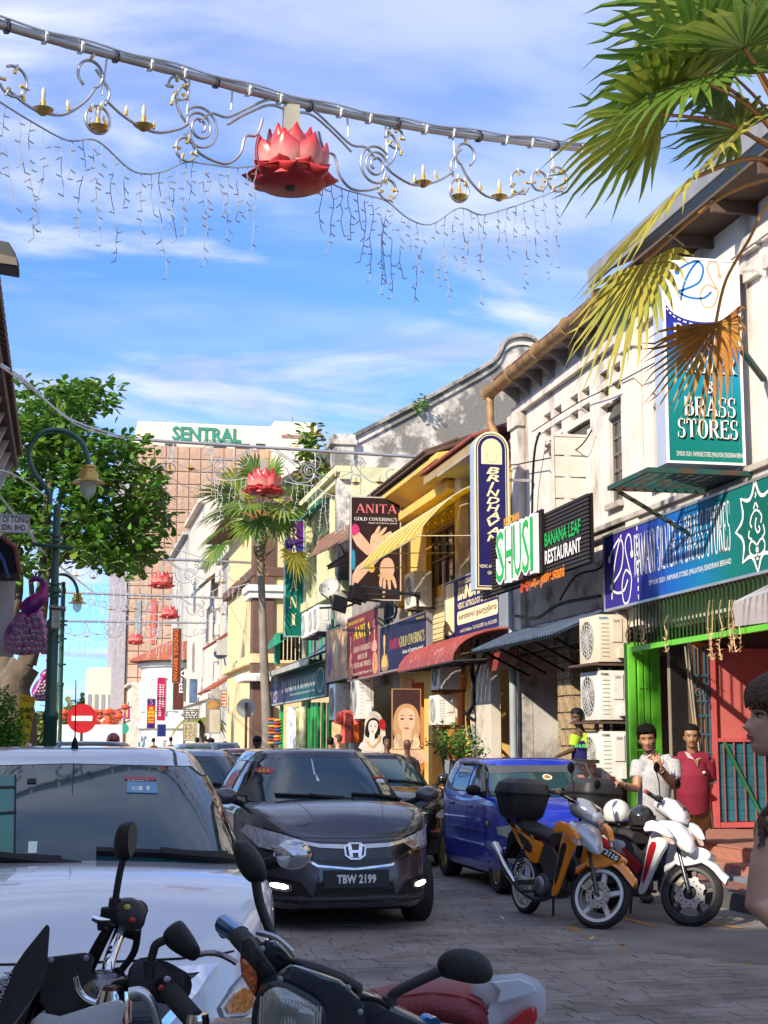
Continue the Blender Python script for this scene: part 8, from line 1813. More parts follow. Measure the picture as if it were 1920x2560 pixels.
single('box_van',MB().bx(-.2,2.0,52,57,.5,2.2).bx(-.1,1.9,50.2,51.98,.5,1.7),mat((.66,.67,.66),.5),'plain white box body of a van above the pickup canopy','van')
simple('small white car in the left lane beyond the motorcyclist',(3.3,43,0),carpaint((.6,.62,.64),.1,.3),h=1.5,cowl=1.0,roof=(1.7,3.3))
simple('grey-green people carrier in the middle of the queue',(3.35,33.5,0),carpaint((.10,.12,.13),.3,.3),h=1.60,roof=(1.8,4.0),wt=.72)
simple('small white car queued farther down the road',(2.7,62,0),carpaint((.6,.6,.6),.1,.3),h=1.5,cowl=1.0,roof=(1.7,3.3));simple('blue-grey car far down the road',(1.2,70,0),carpaint((.2,.28,.4),.3,.3),h=1.5)
t,A,bv,gv=simple('blue and white taxi with a white roof lamp box',(3.25,28.7,0),carpaint((.06,.12,.35),.3,.3),h=1.45,roof=(1.9,3.2),wt=.55)
obj('roof_lamp_box',MB().bx(-.28,.22,2.2,2.55,1.44,1.60),mat((.7,.7,.68),.35),t,world=False,bevel=.03);obj('lamp_panel',MB().bx(-.2,.14,2.19,2.199,1.48,1.56),mat((.25,.3,.36),.4),t,world=False)
# MOTORCYCLES (parked right)
def bike(label,loc,rz,steer,body_m,accent,nose_m,fender_m,seat_m,rim_m,lean=-7,topbox=True,box_top=None,plate_s=None,disc=False,grips=CHROME,tail_m=None,rimw='star',exhaust=True):
 t=thing('motorcycle',label,'motorcycle',loc,rz,'motorcycles parked at the right kerb')
 LM=Matrix.Rotation(R(lean),4,'Y');hz_=Vector((0,.0,.62));ax=Vector((0,.42,.91)).normalized()
 SM=LM@Matrix.Translation((0,.42,.80))@Matrix.Rotation(steer,4,ax)@Matrix.Translation((0,-.42,-.80))
 r=.285;fy,ry=.0,1.24
 def O(nm,mb,m,par=None,s=False,**k):return obj(nm,mb.xf(SM if s else LM),m,par or t,world=False,**k)
 def wh(nm,y,w,s,dm):
  c=(0,y,r);rr_=r-.062
  tw=O(nm,MB().lathe([(rr_,-w/2*.7),(r-.03,-w/2),(r-.008,-w*.3),(r,0),(r-.008,w*.3),(r-.03,w/2),(rr_,w/2*.7)],40,c,'X',False),RUBBER,s=s,smooth=50)
  rim=MB().lathe([(rr_-.022,-w*.42),(rr_+.006,-w*.44),(rr_+.006,w*.44),(rr_-.022,w*.42),(rr_-.03,0)],40,c,'X',False);n=5
  rim.lathe([(0,-.045),(.045,-.045),(.05,0),(.045,.045),(0,.045)],16,c,'X')
  for k in range(n):
   a=2*math.pi*k/n+.3;d=Vector((0,math.cos(a),math.sin(a)));e=Vector((0,-math.sin(a),math.cos(a)));C=Vector(c)
   rim.solid([C+d*.04+e*.022+Vector((-.018,0,0)),C+d*(rr_-.015)+e*.016+Vector((-.018,0,0)),C+d*(rr_-.015)-e*.016+Vector((-.018,0,0)),C+d*.04-e*.022+Vector((-.018,0,0))],(.036,0,0))
  O('rim',rim,rim_m,tw,s=s,smooth=40)
  if dm:
   dr_=.115 if dm=='plain' else .135;pts=48;pr=[]
   dd=MB();
   for xx in(-.060,-.055):pass
   ring=[(dr_*(1+(.10*math.copysign(1,math.sin(8*a))if dm=='wave' else 0)*.8))for a in np.linspace(0,2*math.pi,pts+1)[:-1]]
   for xx in(-.062,-.056):
    dd.v+=[(xx,c[1]+q*math.cos(a),c[2]+q*math.sin(a))for q,a in zip(ring,np.linspace(0,2*math.pi,pts+1)[:-1])];dd.v+=[(xx,c[1]+.06*math.cos(a),c[2]+.06*math.sin(a))for a in np.linspace(0,2*math.pi,pts+1)[:-1]]
   for k in range(pts):
    j=(k+1)%pts;dd.f+=[(k,j,pts+j,pts+k),(2*pts+k,3*pts+k,3*pts+j,2*pts+j),(k,2*pts+k,2*pts+j,j)]
   do=O('brake_disc',dd,mat((.62,.60,.58),.2,.9),tw,s=s)
   hl=MB()
   for k in range(18 if dm=='wave' else 14):a=2*math.pi*k/14;q=.085 if k%2 else .102;hl.lathe([(0,-.064),(.007,-.064),(.007,-.0625),(0,-.0625)],6,(0,c[1]+q*math.cos(a),c[2]+q*math.sin(a)),'X')
   O('disc_hole',hl,BLACK,do,s=s)
   O('caliper',MB().box((-.065,c[1]+.10,c[2]+.07),(.035,.06,.09),Euler((.6,0,0)).to_matrix()),mat((.45,.40,.28),.3,.7),s=s,bevel=.01)
  return tw
 wh('front_wheel',fy,.085,True,disc or 'plain');wh('rear_wheel',ry,.095,False,None)
 O('fork',MB().tube([(-.075,0,r),(-.075,.17,.66)],.02,10).tube([(.075,0,r),(.075,.17,.66)],.02,10).tube([(-.1,0,r),(.1,0,r)],.016,8),mat((.08,.085,.09),.3,.7),s=True,smooth=50)
 mg=[]
 for k in range(11):
  a=R(30+k*11.5);rr_=r+.045+(.02 if k in(0,10)else 0);wd=.075 if 1<k<9 else .05*(.6 if k in(0,10)else 1)
  cy,cz=-rr_*math.cos(a)*1.0,r+rr_*math.sin(a);mg.append([(-wd,cy*.97,cz-.05),(-wd*.85,cy,cz-.005),(0,cy*1.02,cz+.02),(wd*.85,cy,cz-.005),(wd,cy*.97,cz-.05),(wd*.8,cy*.96,cz-.055),(0,cy,cz-.012),(-wd*.8,cy*.96,cz-.055)])
 O('front_mudguard',MB().loft(mg),fender_m,s=True,smooth=50)
 O('mudguard_side',MB().prism(rp([(.16,.66),(-.05,.70),(-.16,.64),(-.10,.56),(.14,.48),(.20,.56)],2),-.085,.085),fender_m,s=True,smooth=50,bevel=.015)
 if plate_s:
  fr=Fr(SM@Vector((-.098,-.19,.625)),SM.to_3x3()@Vector((0,.82,-.0)).normalized(),SM.to_3x3()@Vector((0,.0,1)).normalized())
 for sg in(-1,1):
  sh=rp([(.20,.83),(.34,.80),(.40,.62),(.46,.36),(.52,.24),(.45,.22),(.36,.36),(.22,.58),(.10,.70)],2)
  O('leg_shield',MB().prism(sh,sg*.10,sg*.135),body_m,smooth=40,bevel=.01);
  O('side_flash',MB().prism(rp([(.24,.70),(.34,.70),(.40,.52),(.45,.32),(.40,.36),(.30,.56)],1),sg*.137,sg*.142),accent,smooth=40)
 nz=[(.205,.245,.86,.17),(.07,.22,.81,.17),(.0,.17,.755,.13),(-.02,.10,.69,.06),(.03,.05,.63,.03)]
 rings=[]
 for(y_,hw,z_,hh)in((.30,.12,.83,.07),(.20,.145,.80,.09),(.10,.13,.765,.09),(.02,.09,.725,.08),(-.05,.055,.68,.06),(-.07,.02,.66,.03)):
  rings.append([(hw*math.copysign(abs(math.cos(a))**.8,math.cos(a)),y_,z_+hh*math.copysign(abs(math.sin(a))**.9,math.sin(a)))for a in np.linspace(0,2*math.pi,21)[:-1]])
 O('nose_cowl',MB().loft(rings),nose_m,smooth=50)
 for sg in(-1,1):
  O('indicator_lens',MB().prism(rp([(.18,.83),(.10,.80),(.0,.70),(.04,.69),(.14,.75)],1),sg*.150,sg*.168).xf(Matrix.Rotation(sg*R(-14),4,'Z')),mat((.62,.50,.42),.12,.2,var=.3,vs=30,coat=1),smooth=40)
  O('upper_wing',MB().prism(rp([(.30,.90),(.12,.86),(.0,.74),(.10,.76),(.22,.80),(.36,.78)],1),sg*.14,sg*.19).xf(Matrix.Rotation(sg*R(-12),4,'Z')),body_m,smooth=40,bevel=.01)
 rings=[]
 for(y_,hw,z_,hh)in((.46,.09,1.03,.06),(.38,.14,1.02,.09),(.27,.13,.99,.10),(.19,.09,.955,.075),(.16,.06,.94,.05)):
  rings.append([(hw*math.cos(a),y_,z_+hh*math.sin(a))for a in np.linspace(0,2*math.pi,19)[:-1]])
 O('handlebar_cowl',MB().loft(rings),nose_m if tail_m is None else tail_m,s=True,smooth=50)
 O('headlight',MB().ell((0,.195,.95),(.095,.05,.062),18,10),lens,s=True,smooth=60)
 O('visor',MB().prism(rp([(.30,1.10),(.20,1.05),(.165,.985),(.22,1.0)],1),-.07,.07),mat((.10,.09,.09),.1,coat=1,var=.1),s=True,bevel=.01)
 O('handlebar',MB().tube([(-.36,.44,1.06),(-.18,.38,1.04),(.18,.38,1.04),(.36,.44,1.06)],.012,8),CHROME,s=True)
 for sg in(-1,1):
  O('grip',MB().tube([(sg*.24,.405,1.045),(sg*.34,.435,1.058)],.019,10),RUBBER,s=True);O('bar_end',MB().tube([(sg*.34,.435,1.058),(sg*.375,.445,1.06)],.018,10),grips,s=True);O('brake_lever',MB().tube([(sg*.18,.35,1.035),(sg*.34,.385,1.04)],.007,6),CHROME,s=True)
  O('switch_housing',MB().box((sg*.19,.38,1.045),(.07,.06,.05)),BLACK,s=True,bevel=.01)
  mr=O('mirror',MB().ell((sg*.27,.42,1.31),(.065,.018,.045),16,10),BLACK,s=True,smooth=60);O('mirror_stem',MB().tube([(sg*.17,.38,1.06),(sg*.21,.40,1.20),(sg*.26,.425,1.28)],.006,6),BLACK,mr,s=True)
 st=[(.66,.10,.72,.05),(.78,.12,.745,.05),(1.0,.13,.765,.05),(1.25,.11,.81,.05),(1.42,.07,.835,.035)]
 O('seat',MB().loft([[(hw*math.copysign(abs(math.cos(a))**.7,math.cos(a)),y_,z_+hh*math.sin(a))for a in np.linspace(0,2*math.pi,19)[:-1]]for(y_,hw,z_,hh)in st]),seat_m,smooth=60)
 for sg in(-1,1):
  O('tail_panel',MB().prism(rp([(.74,.68),(1.0,.70),(1.5,.83),(1.48,.88),(1.40,.76),(1.05,.52),(.86,.47),(.82,.55)],1),sg*.08,sg*.115),body_m,smooth=40,bevel=.008);O('tail_graphic',MB().prism(rp([(.95,.66),(1.3,.77),(1.1,.60),(.95,.56)],1),sg*.116,sg*.119),accent)
  O('side_frame_panel',MB().prism(rp([(.40,.50),(.70,.70),(.86,.68),(.84,.50),(.66,.36),(.50,.34)],1),sg*.07,sg*.095),mat((.035,.035,.04),.5),smooth=40)
  O('shock',MB().tube([(sg*.12,1.22,r+.03),(sg*.11,1.08,.68)],.012,6),CHROME);sp_=[(sg*.12+.028*math.cos(k*.9),1.20-.09*k/30,.42+.2*k/30+.028*math.sin(k*.9))for k in range(60)]
  O('shock_spring',MB().tube([(sg*.118+.025*math.cos(k*.8),1.20-.10*k/50+.025*math.sin(k*.8),.40+.22*k/50)for k in range(50)],.006,4),BLACK)
  O('swingarm',MB().bar((sg*.075,.80,.33),(sg*.085,ry,r),.03,.045),DARKM)
 O('engine',MB().lathe([(0,-.13),(.10,-.13),(.11,-.10),(.11,.10),(.10,.13),(0,.13)],20,(0,.72,.30),'X').lathe([(.055,0),(.06,.02),(.055,.04),(.06,.06),(.055,.08),(.06,.10),(.055,.12),(.06,.14),(.05,.18)],14,(0,.56,.30),'Z').xf(Matrix.Identity(4)),mat((.09,.09,.095),.45,.6,var=.3,vs=15),smooth=40)
 O('crankcase_cover',MB().lathe([(0,-.165),(.05,-.16),(.085,-.14),(.09,-.12),(0,-.12)],20,(0,.74,.30),'X'),mat((.2,.2,.21),.35,.7),smooth=50)
 O('footpeg',MB().tube([(-.28,.78,.24),(.28,.78,.24)],.014,8),RUBBER);O('stand',MB().tube([(.10,.9,.26),(.16,1.0,.02)],.012,6),DARKM)
 if exhaust:
  O('exhaust_pipe',MB().tube(spline([(-.08,.55,.24),(-.13,.75,.17),(-.15,1.05,.22),(-.16,1.2,.30)],5),.022,10),mat((.05,.05,.055),.4,.7),smooth=60);O('muffler',MB().tube([(-.165,1.17,.285),(-.175,1.27,.36),(-.185,1.58,.60),(-.186,1.60,.615)],[.026,.043,.043,.03],14),mat((.62,.62,.64),.12,1.0,var=.1),smooth=50)
 O('rear_mudguard',MB().prism(rp([(1.3,.72),(1.55,.78),(1.62,.50),(1.58,.48),(1.48,.66),(1.3,.64)],1),-.06,.06),BLACK,smooth=40)
 if topbox:
  O('luggage_rack',MB().tube([(-.08,1.18,.82),(-.08,1.50,.92),(.08,1.50,.92),(.08,1.18,.82)],.011,6).tube([(-.07,1.3,.84),(-.07,1.32,.96)],.01,6).tube([(.07,1.3,.84),(.07,1.32,.96)],.01,6),BLACK)
  def bx_(z,sx,sy):return[(sx*math.copysign(abs(math.cos(a))**.45,math.cos(a)),1.43+sy*math.copysign(abs(math.sin(a))**.45,math.sin(a)),z)for a in np.linspace(0,2*math.pi,33)[:-1]]
  tb=mat((.022,.022,.024),.55,var=.15,vs=6,bump=.15,bs=60)
  bo=O('top_box',MB().loft([bx_(.86,.14,.13),bx_(.90,.18,.17),bx_(1.02,.21,.20),bx_(1.095,.225,.215)]),tb,smooth=35);O('lid',MB().loft([bx_(1.105,.232,.222),bx_(1.13,.232,.222),bx_(1.20,.205,.195),bx_(1.245,.13,.12),bx_(1.25,.02,.02)]),tb,bo,smooth=25);O('box_seam',MB().loft([bx_(1.09,.235,.225),bx_(1.107,.235,.225)]),BLACK,bo)
 return t,O
ormt=carpaint((.88,.27,.012),.0,.3);whp=carpaint((.70,.71,.73),.1,.25);slv=carpaint((.48,.50,.54),.35,.25);blkp=mat((.02,.02,.022),.35,var=.1);redp=carpaint((.40,.012,.02),.1,.3);seatb=mat((.022,.022,.024),.6,bump=.2,bs=90)
fo=onZ(1478,2322,0);ro=onZ(1326,2288,0);d_=(ro-fo);rzo=math.atan2(-d_.x,d_.y)
t,O=bike('orange and silver underbone motorcycle with black top box and white star wheels',(fo.x,fo.y,0),rzo,R(36),ormt,blkp,slv,ormt,seatb,mat((.72,.70,.66),.4,var=.05),lean=4,disc='plain',grips=mat((.6,.4,.15),.3,.7))
def bike_plate(t,s,O):
 LMz=[c for c in bpy.data.objects if c.parent==t and c.name.startswith('mudguard_side')][0]
 ps=MB()
 steer=R(36);lean=4;LM=Matrix.Rotation(R(lean),4,'Y');ax=Vector((0,.42,.91)).normalized();SM=LM@Matrix.Translation((0,.42,.80))@Matrix.Rotation(steer,4,ax)@Matrix.Translation((0,-.42,-.80))
 th=R(-42);o3=Vector((-.0905,.03,.665));xa=Vector((0,-math.cos(th),math.sin(th)));ya=Vector((0,math.sin(-th),math.cos(th)))
 o3=Vector((-.093,.12,.665));xa=Vector((0,-.86,-.30)).normalized();ya=Vector((0,-.30,.86)).normalized();zn=Vector((-1,0,0))
 Q=lambda u,v,w:o3+xa*u+ya*v+zn*w
 p_=obj('number_plate',MB().add([Q(0,0,0),Q(.27,0,0),Q(.27,.065,0),Q(0,.065,0)],[(0,1,2,3)]).xf(SM),PL,t,world=False)
 vs,fs_=glyphs(s,.04);a=np.array(vs);x1,y1=a[:,0].max(),a[:,1].max();mb=MB().add([Q(.015+.24*v[0]/x1,.012+.042*v[1]/y1,.002)for v in vs],fs_).xf(SM)
 me=bpy.data.meshes.new('l');me.from_pydata(mb.v,[],mb.f);me.materials.append(WHT);d=bpy.data.objects.new('lettering',me);COL.objects.link(d);d.parent=p_
bike_plate(t,'PJT2110',O)
fo=onZ(1712,2316,0)
t,O=bike('white sport underbone motorcycle with wavy brake disc, two helmets on its seat',(fo.x,fo.y,0),rzo+R(6),R(33),whp,redp,whp,whp,seatb,mat((.03,.03,.032),.4,.4),lean=4,disc='wave',grips=mat((.5,.1,.1),.3,.5),exhaust=False)
O('red_frame',MB().bar((-.10,.95,.66),(-.10,.52,.44),.03,.09).bar((.10,.95,.66),(.10,.52,.44),.03,.09),redp)
M2=t.matrix_basis;TM=Matrix.Translation((fo.x,fo.y,0))@Matrix.Rotation(rzo+R(6),4,'Z')@Matrix.Rotation(R(4),4,'Y')
def helmet(c,r,m,label,letters=None,visor=False):
 c=Vector(c);h_=thing('helmet',label,'helmet',c,group='helmets on the white motorcycle')
 mb=MB();n,m_=22,10;rings=[]
 for i in range(m_+1):
  ph=R(-38+128*i/m_);rings.append([(c.x+r*math.cos(ph)*math.cos(a),c.y+r*1.08*math.cos(ph)*math.sin(a),c.z+r*1.02*math.sin(ph))for a in np.linspace(0,2*math.pi,n+1)[:-1]])
 obj('shell',mb.loft(rings),m,h_,smooth=60);obj('rim',MB().tube([tuple(Vector(p))for p in rings[0]]+[tuple(Vector(rings[0][0]))],.008,6),BLACK,h_)
 if letters:text(Fr(c+Vector((.01,-r*1.085,-r*.52)),(1,-.15,0),(0,.1,1)),letters,(0,0,r*.62,r*.16),mat((.03,.05,.2),.5),h_,bold=.05,w=.006)
 if visor:obj('visor',MB().loft([[(c.x+r*1.02*math.cos(a),c.y-.02+r*1.12*math.sin(a),c.z+z*r)for a in np.linspace(R(200),R(340),12)]+[(c.x+r*.98*math.cos(a),c.y-.02+r*1.08*math.sin(a),c.z+z*r)for a in np.linspace(R(340),R(200),12)]for z in(-.35,0,.3)]),mat((.02,.02,.02),.08,coat=1),h_,smooth=50)
helmet(TM@Vector((-.05,.98,.93)),.128,mat((.62,.64,.58),.25,coat=.6,var=.04),'cream-white open helmet with small blue lettering resting on the seat','Bogo')
helmet(TM@Vector((.02,.70,.89)),.128,mat((.015,.015,.016),.2,coat=1),'black glossy helmet in front of the cream helmet',None,True)
# MOTORCYCLES CLOSE TO THE VIEWER
mb_blk=mat((.016,.016,.017),.5,var=.15,vs=10,bump=.15,bs=120);drk=carpaint((.012,.020,.03),.3,.25)
def D(px,py,d):return onD(px,py,d)
def T(pts,dd):return[D(a,b,dd if not isinstance(dd,(list,tuple))else dd[i])for i,(a,b)in enumerate(pts)]
def slab3(pts,d0,th,nm,m,par,bevel=.008,tilt=0.0,sm=40):
 """an outline lying across the view at distance d0 with real thickness th, tilted back by `tilt` per picture pixel"""
 ps=[D(a,b,d0+tilt*(2560-b))for a,b in pts];c=sum(ps,Vector())/len(ps);off=(c-CAM).normalized()*th
 return obj(nm,MB().solid(ps,off),m,par,bevel=bevel,smooth=sm)
def mirror_head(t,pts,d,th,stem,r=.007,glass=None,name='mirror'):
 """a mirror housing lofted in depth from its outline"""
 ps=[D(a,b,d)for a,b in chaikin(pts,2)];c=sum(ps,Vector())/len(ps);dv=(c-CAM).normalized()
 rings=[[c+(p-c)*s_+dv*(th*z_)for p in ps]for s_,z_ in((.35,-.5),(.75,-.42),(.94,-.25),(1.0,0),(1.0,.3),(.93,.38))]
 mo=obj(name,MB().loft(rings),mb_blk,t,smooth=50)
 obj('mirror_stem',MB().tube(spline(stem,5),r,8),mb_blk,mo,smooth=60);return mo
 # white scooter at lower left
t=thing('motorcycle','white motorcycle with black dashboard cover, chrome handlebar and small windshield, close at lower left','motorcycle',tuple(D(150,2560,3.0).xy)+(0,),group='motorcycles close to the viewer')
slab3([(0,2470),(20,2440),(60,2380),(118,2308),(125,2318),(118,2420),(95,2480),(40,2555),(0,2600),(-60,2700),(-120,2620)],2.75,.03,'windshield',mat((.028,.028,.030),.25,coat=.6,var=.1),t)
fr=Fr(D(-22,2500,2.74),RGT*.45+Vector((0,0,.9)),UPV*.3-RGT*.9);text(Fr(D(3,2505,2.735),Vector(RGT)*.35+Vector((0,0,.9)),-Vector(RGT)*.9+Vector((0,0,.35))),'HONDA',(0,0,.055,.016),mat((.4,.4,.42),.4),t,bold=.03)
slab3([(95,2395),(215,2380),(238,2390),(225,2440),(262,2495),(262,2520),(130,2555),(95,2500),(60,2600),(10,2600),(100,2470)],2.95,.16,'dash_cover',mb_blk,t,.02)
slab3([(98,2530),(150,2540),(240,2512),(300,2495),(318,2515),(305,2560),(290,2640),(60,2640),(80,2560)],2.85,.2,'front_cowl',whp,t,.03)
rg=T([(188,2440),(196,2470),(215,2495),(250,2508),(280,2500)],2.9);obj('chrome_ring',MB().tube(spline(rg,6),.006,8),CHROME,t,smooth=60)
obj('steering_head',MB().ell(D(258,2470,2.98),(.05,.05,.035),16,10),mat((.2,.2,.21),.25,.9),t,smooth=60);obj('ignition_lock',MB().lathe([(0,.02),(.03,.02),(.034,0),(.034,-.04),(0,-.04)],18,D(285,2500,2.9)),CHROME,t,smooth=40);obj('lock_face',MB().lathe([(0,.026),(.02,.026),(.022,.02)],18,D(285,2500,2.9)),mat((.12,.05,.03),.3,.7),t)
obj('handlebar',MB().tube(spline(T([(262,2475),(275,2400),(300,2330),(312,2300)],[2.98,3.02,3.1,3.14]),5),.0125,12),CHROME,t,smooth=60);obj('handlebar',MB().tube(spline(T([(262,2475),(330,2460),(395,2455),(425,2485),(470,2545)],[2.98,2.9,2.85,2.78,2.72]),5),.0125,12),BLACK,t,smooth=60)
sw=obj('switch_housing',MB().loft([[tuple(D(320,2290,3.15)+Vector((.034*s_*math.cos(a),z_,.034*s_*math.sin(a))))for a in np.linspace(0,2*math.pi,15)[:-1]]for s_,z_ in((.6,-.05),(1,-.04),(1.1,0),(1,.04),(.6,.05))]),mb_blk,t,smooth=50)
obj('grip',MB().tube(T([(322,2292),(346,2275)],[3.15,3.28]),.021,14),RUBBER,t,smooth=50);obj('clamp',MB().box(D(283,2290,3.12),(.05,.04,.035)),BLACK,t,bevel=.006);obj('switch',MB().box(D(332,2325,3.13),(.03,.03,.03),Euler((.3,.3,0)).to_matrix()),BLACK,t,bevel=.004)
obj('lever_stub',MB().tube(T([(232,2293),(245,2298),(275,2303)],3.1),[.007,.009,.006],8),CHROME,t);obj('switch',MB().box(D(262,2312,3.1),(.03,.03,.02)),BLACK,t,bevel=.004)
mh=mirror_head(t,[(306,2055),(340,2050),(344,2080),(340,2120),(325,2152),(295,2155),(282,2120),(290,2075)],3.15,.05,T([(308,2150),(300,2180),(290,2240),(284,2290)],3.14),.007)
for(x_,y_,c_)in((330,2300,(.5,.02,.02)),(318,2268,(.5,.4,.05)),(404,2470,(.5,.03,.02)),(418,2448,(.4,.4,.4))):obj('button',MB().ell(D(x_,y_,3.09 if x_<350 else 2.79),(.007,.007,.006),8,5),mat(c_,.4),t)
obj('brake_hose',MB().tube(spline(T([(345,2325),(335,2380),(300,2430),(265,2480),(270,2540)],3.0),6),.007,8),BLACK,t,smooth=60)
for(x_,y_)in((128,2400),(215,2395),(250,2500),(130,2545)):obj('screw',MB().ell(D(x_,y_,2.94),(.006,.006,.006),8,5),GREYM,t)
gp_=[D(a,b,3.118)for a,b in chaikin([(322,2068),(338,2052),(345,2085),(340,2125),(325,2148),(319,2110)],2)];obj('mirror_glass',MB().solid(gp_,(CAM-D(330,2100,3.1)).normalized()*.004),mat((.45,.42,.38),.02,1.0,var=0),mh)
obj('stem_boot',MB().tube(T([(288,2245),(284,2292)],3.14),[.012,.014],10),mat((.03,.02,.025),.4),t);
for k,(pts)in enumerate(([(275,2310),(240,2370),(215,2440),(210,2480)],[(283,2312),(250,2380),(225,2440),(222,2478)],[(265,2320),(230,2380),(205,2440),(206,2470)],[(250,2480),(290,2425),(310,2450),(300,2480)])):obj('control_cable',MB().tube(spline(T(pts,3.05-.02*k),6),.0055,8),BLACK,t,smooth=60)
obj('grip',MB().tube(T([(425,2480),(488,2552)],[2.78,2.70]),.019,14),RUBBER,t,smooth=50);obj('bar_end',MB().lathe([(0,-.012),(.019,-.012),(.021,0),(.018,.012),(0,.012)],16,D(495,2552,2.69)),CHROME,t,smooth=50)
obj('throttle_housing',MB().loft([[tuple(D(405,2455,2.84)+Vector((z_*.7,z_*.2,-z_*.3))+Vector((.03*s_*math.cos(a),.02*math.cos(a),.032*s_*math.sin(a))))for a in np.linspace(0,2*math.pi,15)[:-1]]for s_,z_ in((.7,-.06),(1,-.05),(1.15,0),(1,.04),(.7,.05))]),mb_blk,t,smooth=50)
lv=T([(325,2485),(355,2482),(378,2510),(395,2560),(398,2620)],2.72);obj('brake_lever',MB().tube(spline(lv,6),list(np.linspace(.012,.006,25)),10),mat((.6,.6,.62),.25,.9),t,smooth=60)
mirror_head(t,[(440,2302),(458,2300),(498,2362),(503,2385),(488,2404),(470,2400),(425,2375),(405,2350),(410,2325)],2.85,.05,T([(412,2350),(390,2362),(382,2385),(372,2418)],2.83),.008);obj('stem_boot',MB().tube(T([(375,2400),(368,2440)],2.83),[.012,.015],10),mb_blk,t)
obj('dark_cable',MB().tube(spline(T([(370,2440),(340,2470),(325,2475)],2.83),5),.006,8),BLACK,t)
obj('chassis',MB().box(D(150,2900,3.3),(.3,.9,.5)),mb_blk,t,bevel=.05)
for px,dd in((40,2.6),(230,4.0)):
 c=D(px,2560,dd);obj('wheel',MB().lathe([(.2,-.04),(.28,-.04),(.29,0),(.28,.04),(.2,.04)],28,(c.x,c.y,.29),'X',False),RUBBER,t,smooth=50)
 # dark blue motorcycle with rectangular headlight in the centre
t=thing('motorcycle','dark blue motorcycle head with rectangular headlight, amber indicator and blue bar end','motorcycle',tuple(D(760,2560,3.0).xy)+(0,),group='motorcycles close to the viewer')
def hull(pf,pb,d0,d1,nm,m,sm=35,bev=.006,par=None,pin=.0):
 """closed form between a front outline at distance d0 and a rear outline at d1"""
 a=[D(x,y,d0)for x,y in pf];b=[D(x,y,d1)for x,y in pb];return obj(nm,MB().loft([a,b]),m,par or t,bevel=bev,smooth=sm)
hull([(640,2490),(655,2455),(735,2410),(850,2450),(905,2500),(920,2560),(905,2660),(650,2660),(636,2560)],[(660,2470),(690,2440),(742,2408),(860,2445),(900,2490),(905,2560),(890,2640),(670,2640),(655,2550)],2.62,2.86,'headlamp_shell',drk,bev=.012)
hl=[(664,2472),(700,2462),(760,2492),(800,2520),(806,2560),(800,2650),(650,2650),(640,2560),(645,2510)]
ps=[D(a,b,2.60)for a,b in chaikin(hl,1)];c=sum(ps,Vector())/len(ps);dv=(c-CAM).normalized();lensb=mat((.35,.36,.33),.12,.35,var=.45,vs=9,coat=1.0)
obj('headlight',MB().loft([ps,[c+(p-c)*.96-dv*.012 for p in ps],[c+(p-c)*.7-dv*.026 for p in ps],[c+(p-c)*.3-dv*.032 for p in ps]]),lensb,t,smooth=40)
fl=MB()
for k in range(20):
 u=k/19;a=D(652+150*u,2484+26*u+abs(u-.5)*14,2.586-.012*math.sin(math.pi*u));b=D(646+150*u,2640,2.580-.015*math.sin(math.pi*u));fl.tube([a,b],.0022,4)
q_=obj('lens_ribs',fl,mat((.5,.5,.46),.1,.3,coat=1),t);q_['kind']='stuff'
obj('headlamp_rim',MB().tube([D(a,b,2.60)for a,b in chaikin(hl,2)]+[D(*chaikin(hl,2)[0],2.60)],.009,8),mb_blk,t,smooth=60)
hull([(636,2395),(650,2352),(690,2350),(735,2400),(660,2452),(640,2430)],[(660,2380),(672,2345),(706,2352),(745,2402),(680,2448),(660,2425)],2.72,2.86,'switch_cover',drk,bev=.010)
hull([(600,2350),(625,2340),(690,2430),(685,2460),(660,2510),(640,2500),(600,2420)],[(620,2345),(645,2340),(700,2430),(695,2460),(672,2500),(655,2490),(615,2410)],2.68,2.80,'indicator_housing',mb_blk,bev=.010)
ip=[D(a,b,2.668)for a,b in((598,2392),(615,2398),(655,2450),(636,2492),(604,2440))];obj('amber_indicator',MB().solid(ip,dv*.02),mat((.62,.12,.02),.15,.1,var=.4,vs=25,coat=1,bump=.5,bs=120),t,bevel=.006)
hull([(845,2520),(905,2475),(1075,2560),(1085,2600),(1080,2700),(860,2700)],[(850,2520),(915,2470),(1085,2555),(1095,2600),(1080,2680),(860,2680)],2.66,2.86,'right_cover',drk,bev=.014)
obj('top_ridge',MB().tube(T([(736,2408),(800,2425),(860,2448),(895,2470),(897,2490)],2.70),.010,8),mb_blk,t,smooth=60)
obj('grip',MB().tube(T([(597,2340),(640,2385)],[2.95,2.80]),.020,14),RUBBER,t,smooth=50);obj('blue_bar_end',MB().tube(T([(562,2312),(602,2340)],[3.02,2.94]),[.021,.019],16),mat((.0,.17,.42),.2,.8,coat=1),t,smooth=40);obj('bar_end_cap',MB().ell(D(560,2318,3.03),(.014,.018,.022),12,8),mat((.0,.12,.34),.2,.8),t,smooth=60)
obj('blue_bar_end',MB().tube(T([(1060,2555),(1085,2566)],[2.7,2.68]),[.016,.016],14),mat((.0,.17,.42),.2,.8,coat=1),t)
mirror_head(t,[(594,2100),(625,2105),(655,2140),(668,2175),(665,2205),(632,2212),(605,2190),(585,2150),(582,2115)],2.84,.045,T([(640,2205),(650,2260),(672,2320),(690,2360),(688,2385)],2.82),.009,name='mirror')
for k in range(22):u=k/21;p=D(640+50*u-10*math.sin(math.pi*u),2222+118*u,2.82);
obj('stem_boot',MB().tube(T([(692,2340),(686,2388)],2.80),[.013,.016],10),mb_blk,t,smooth=50)
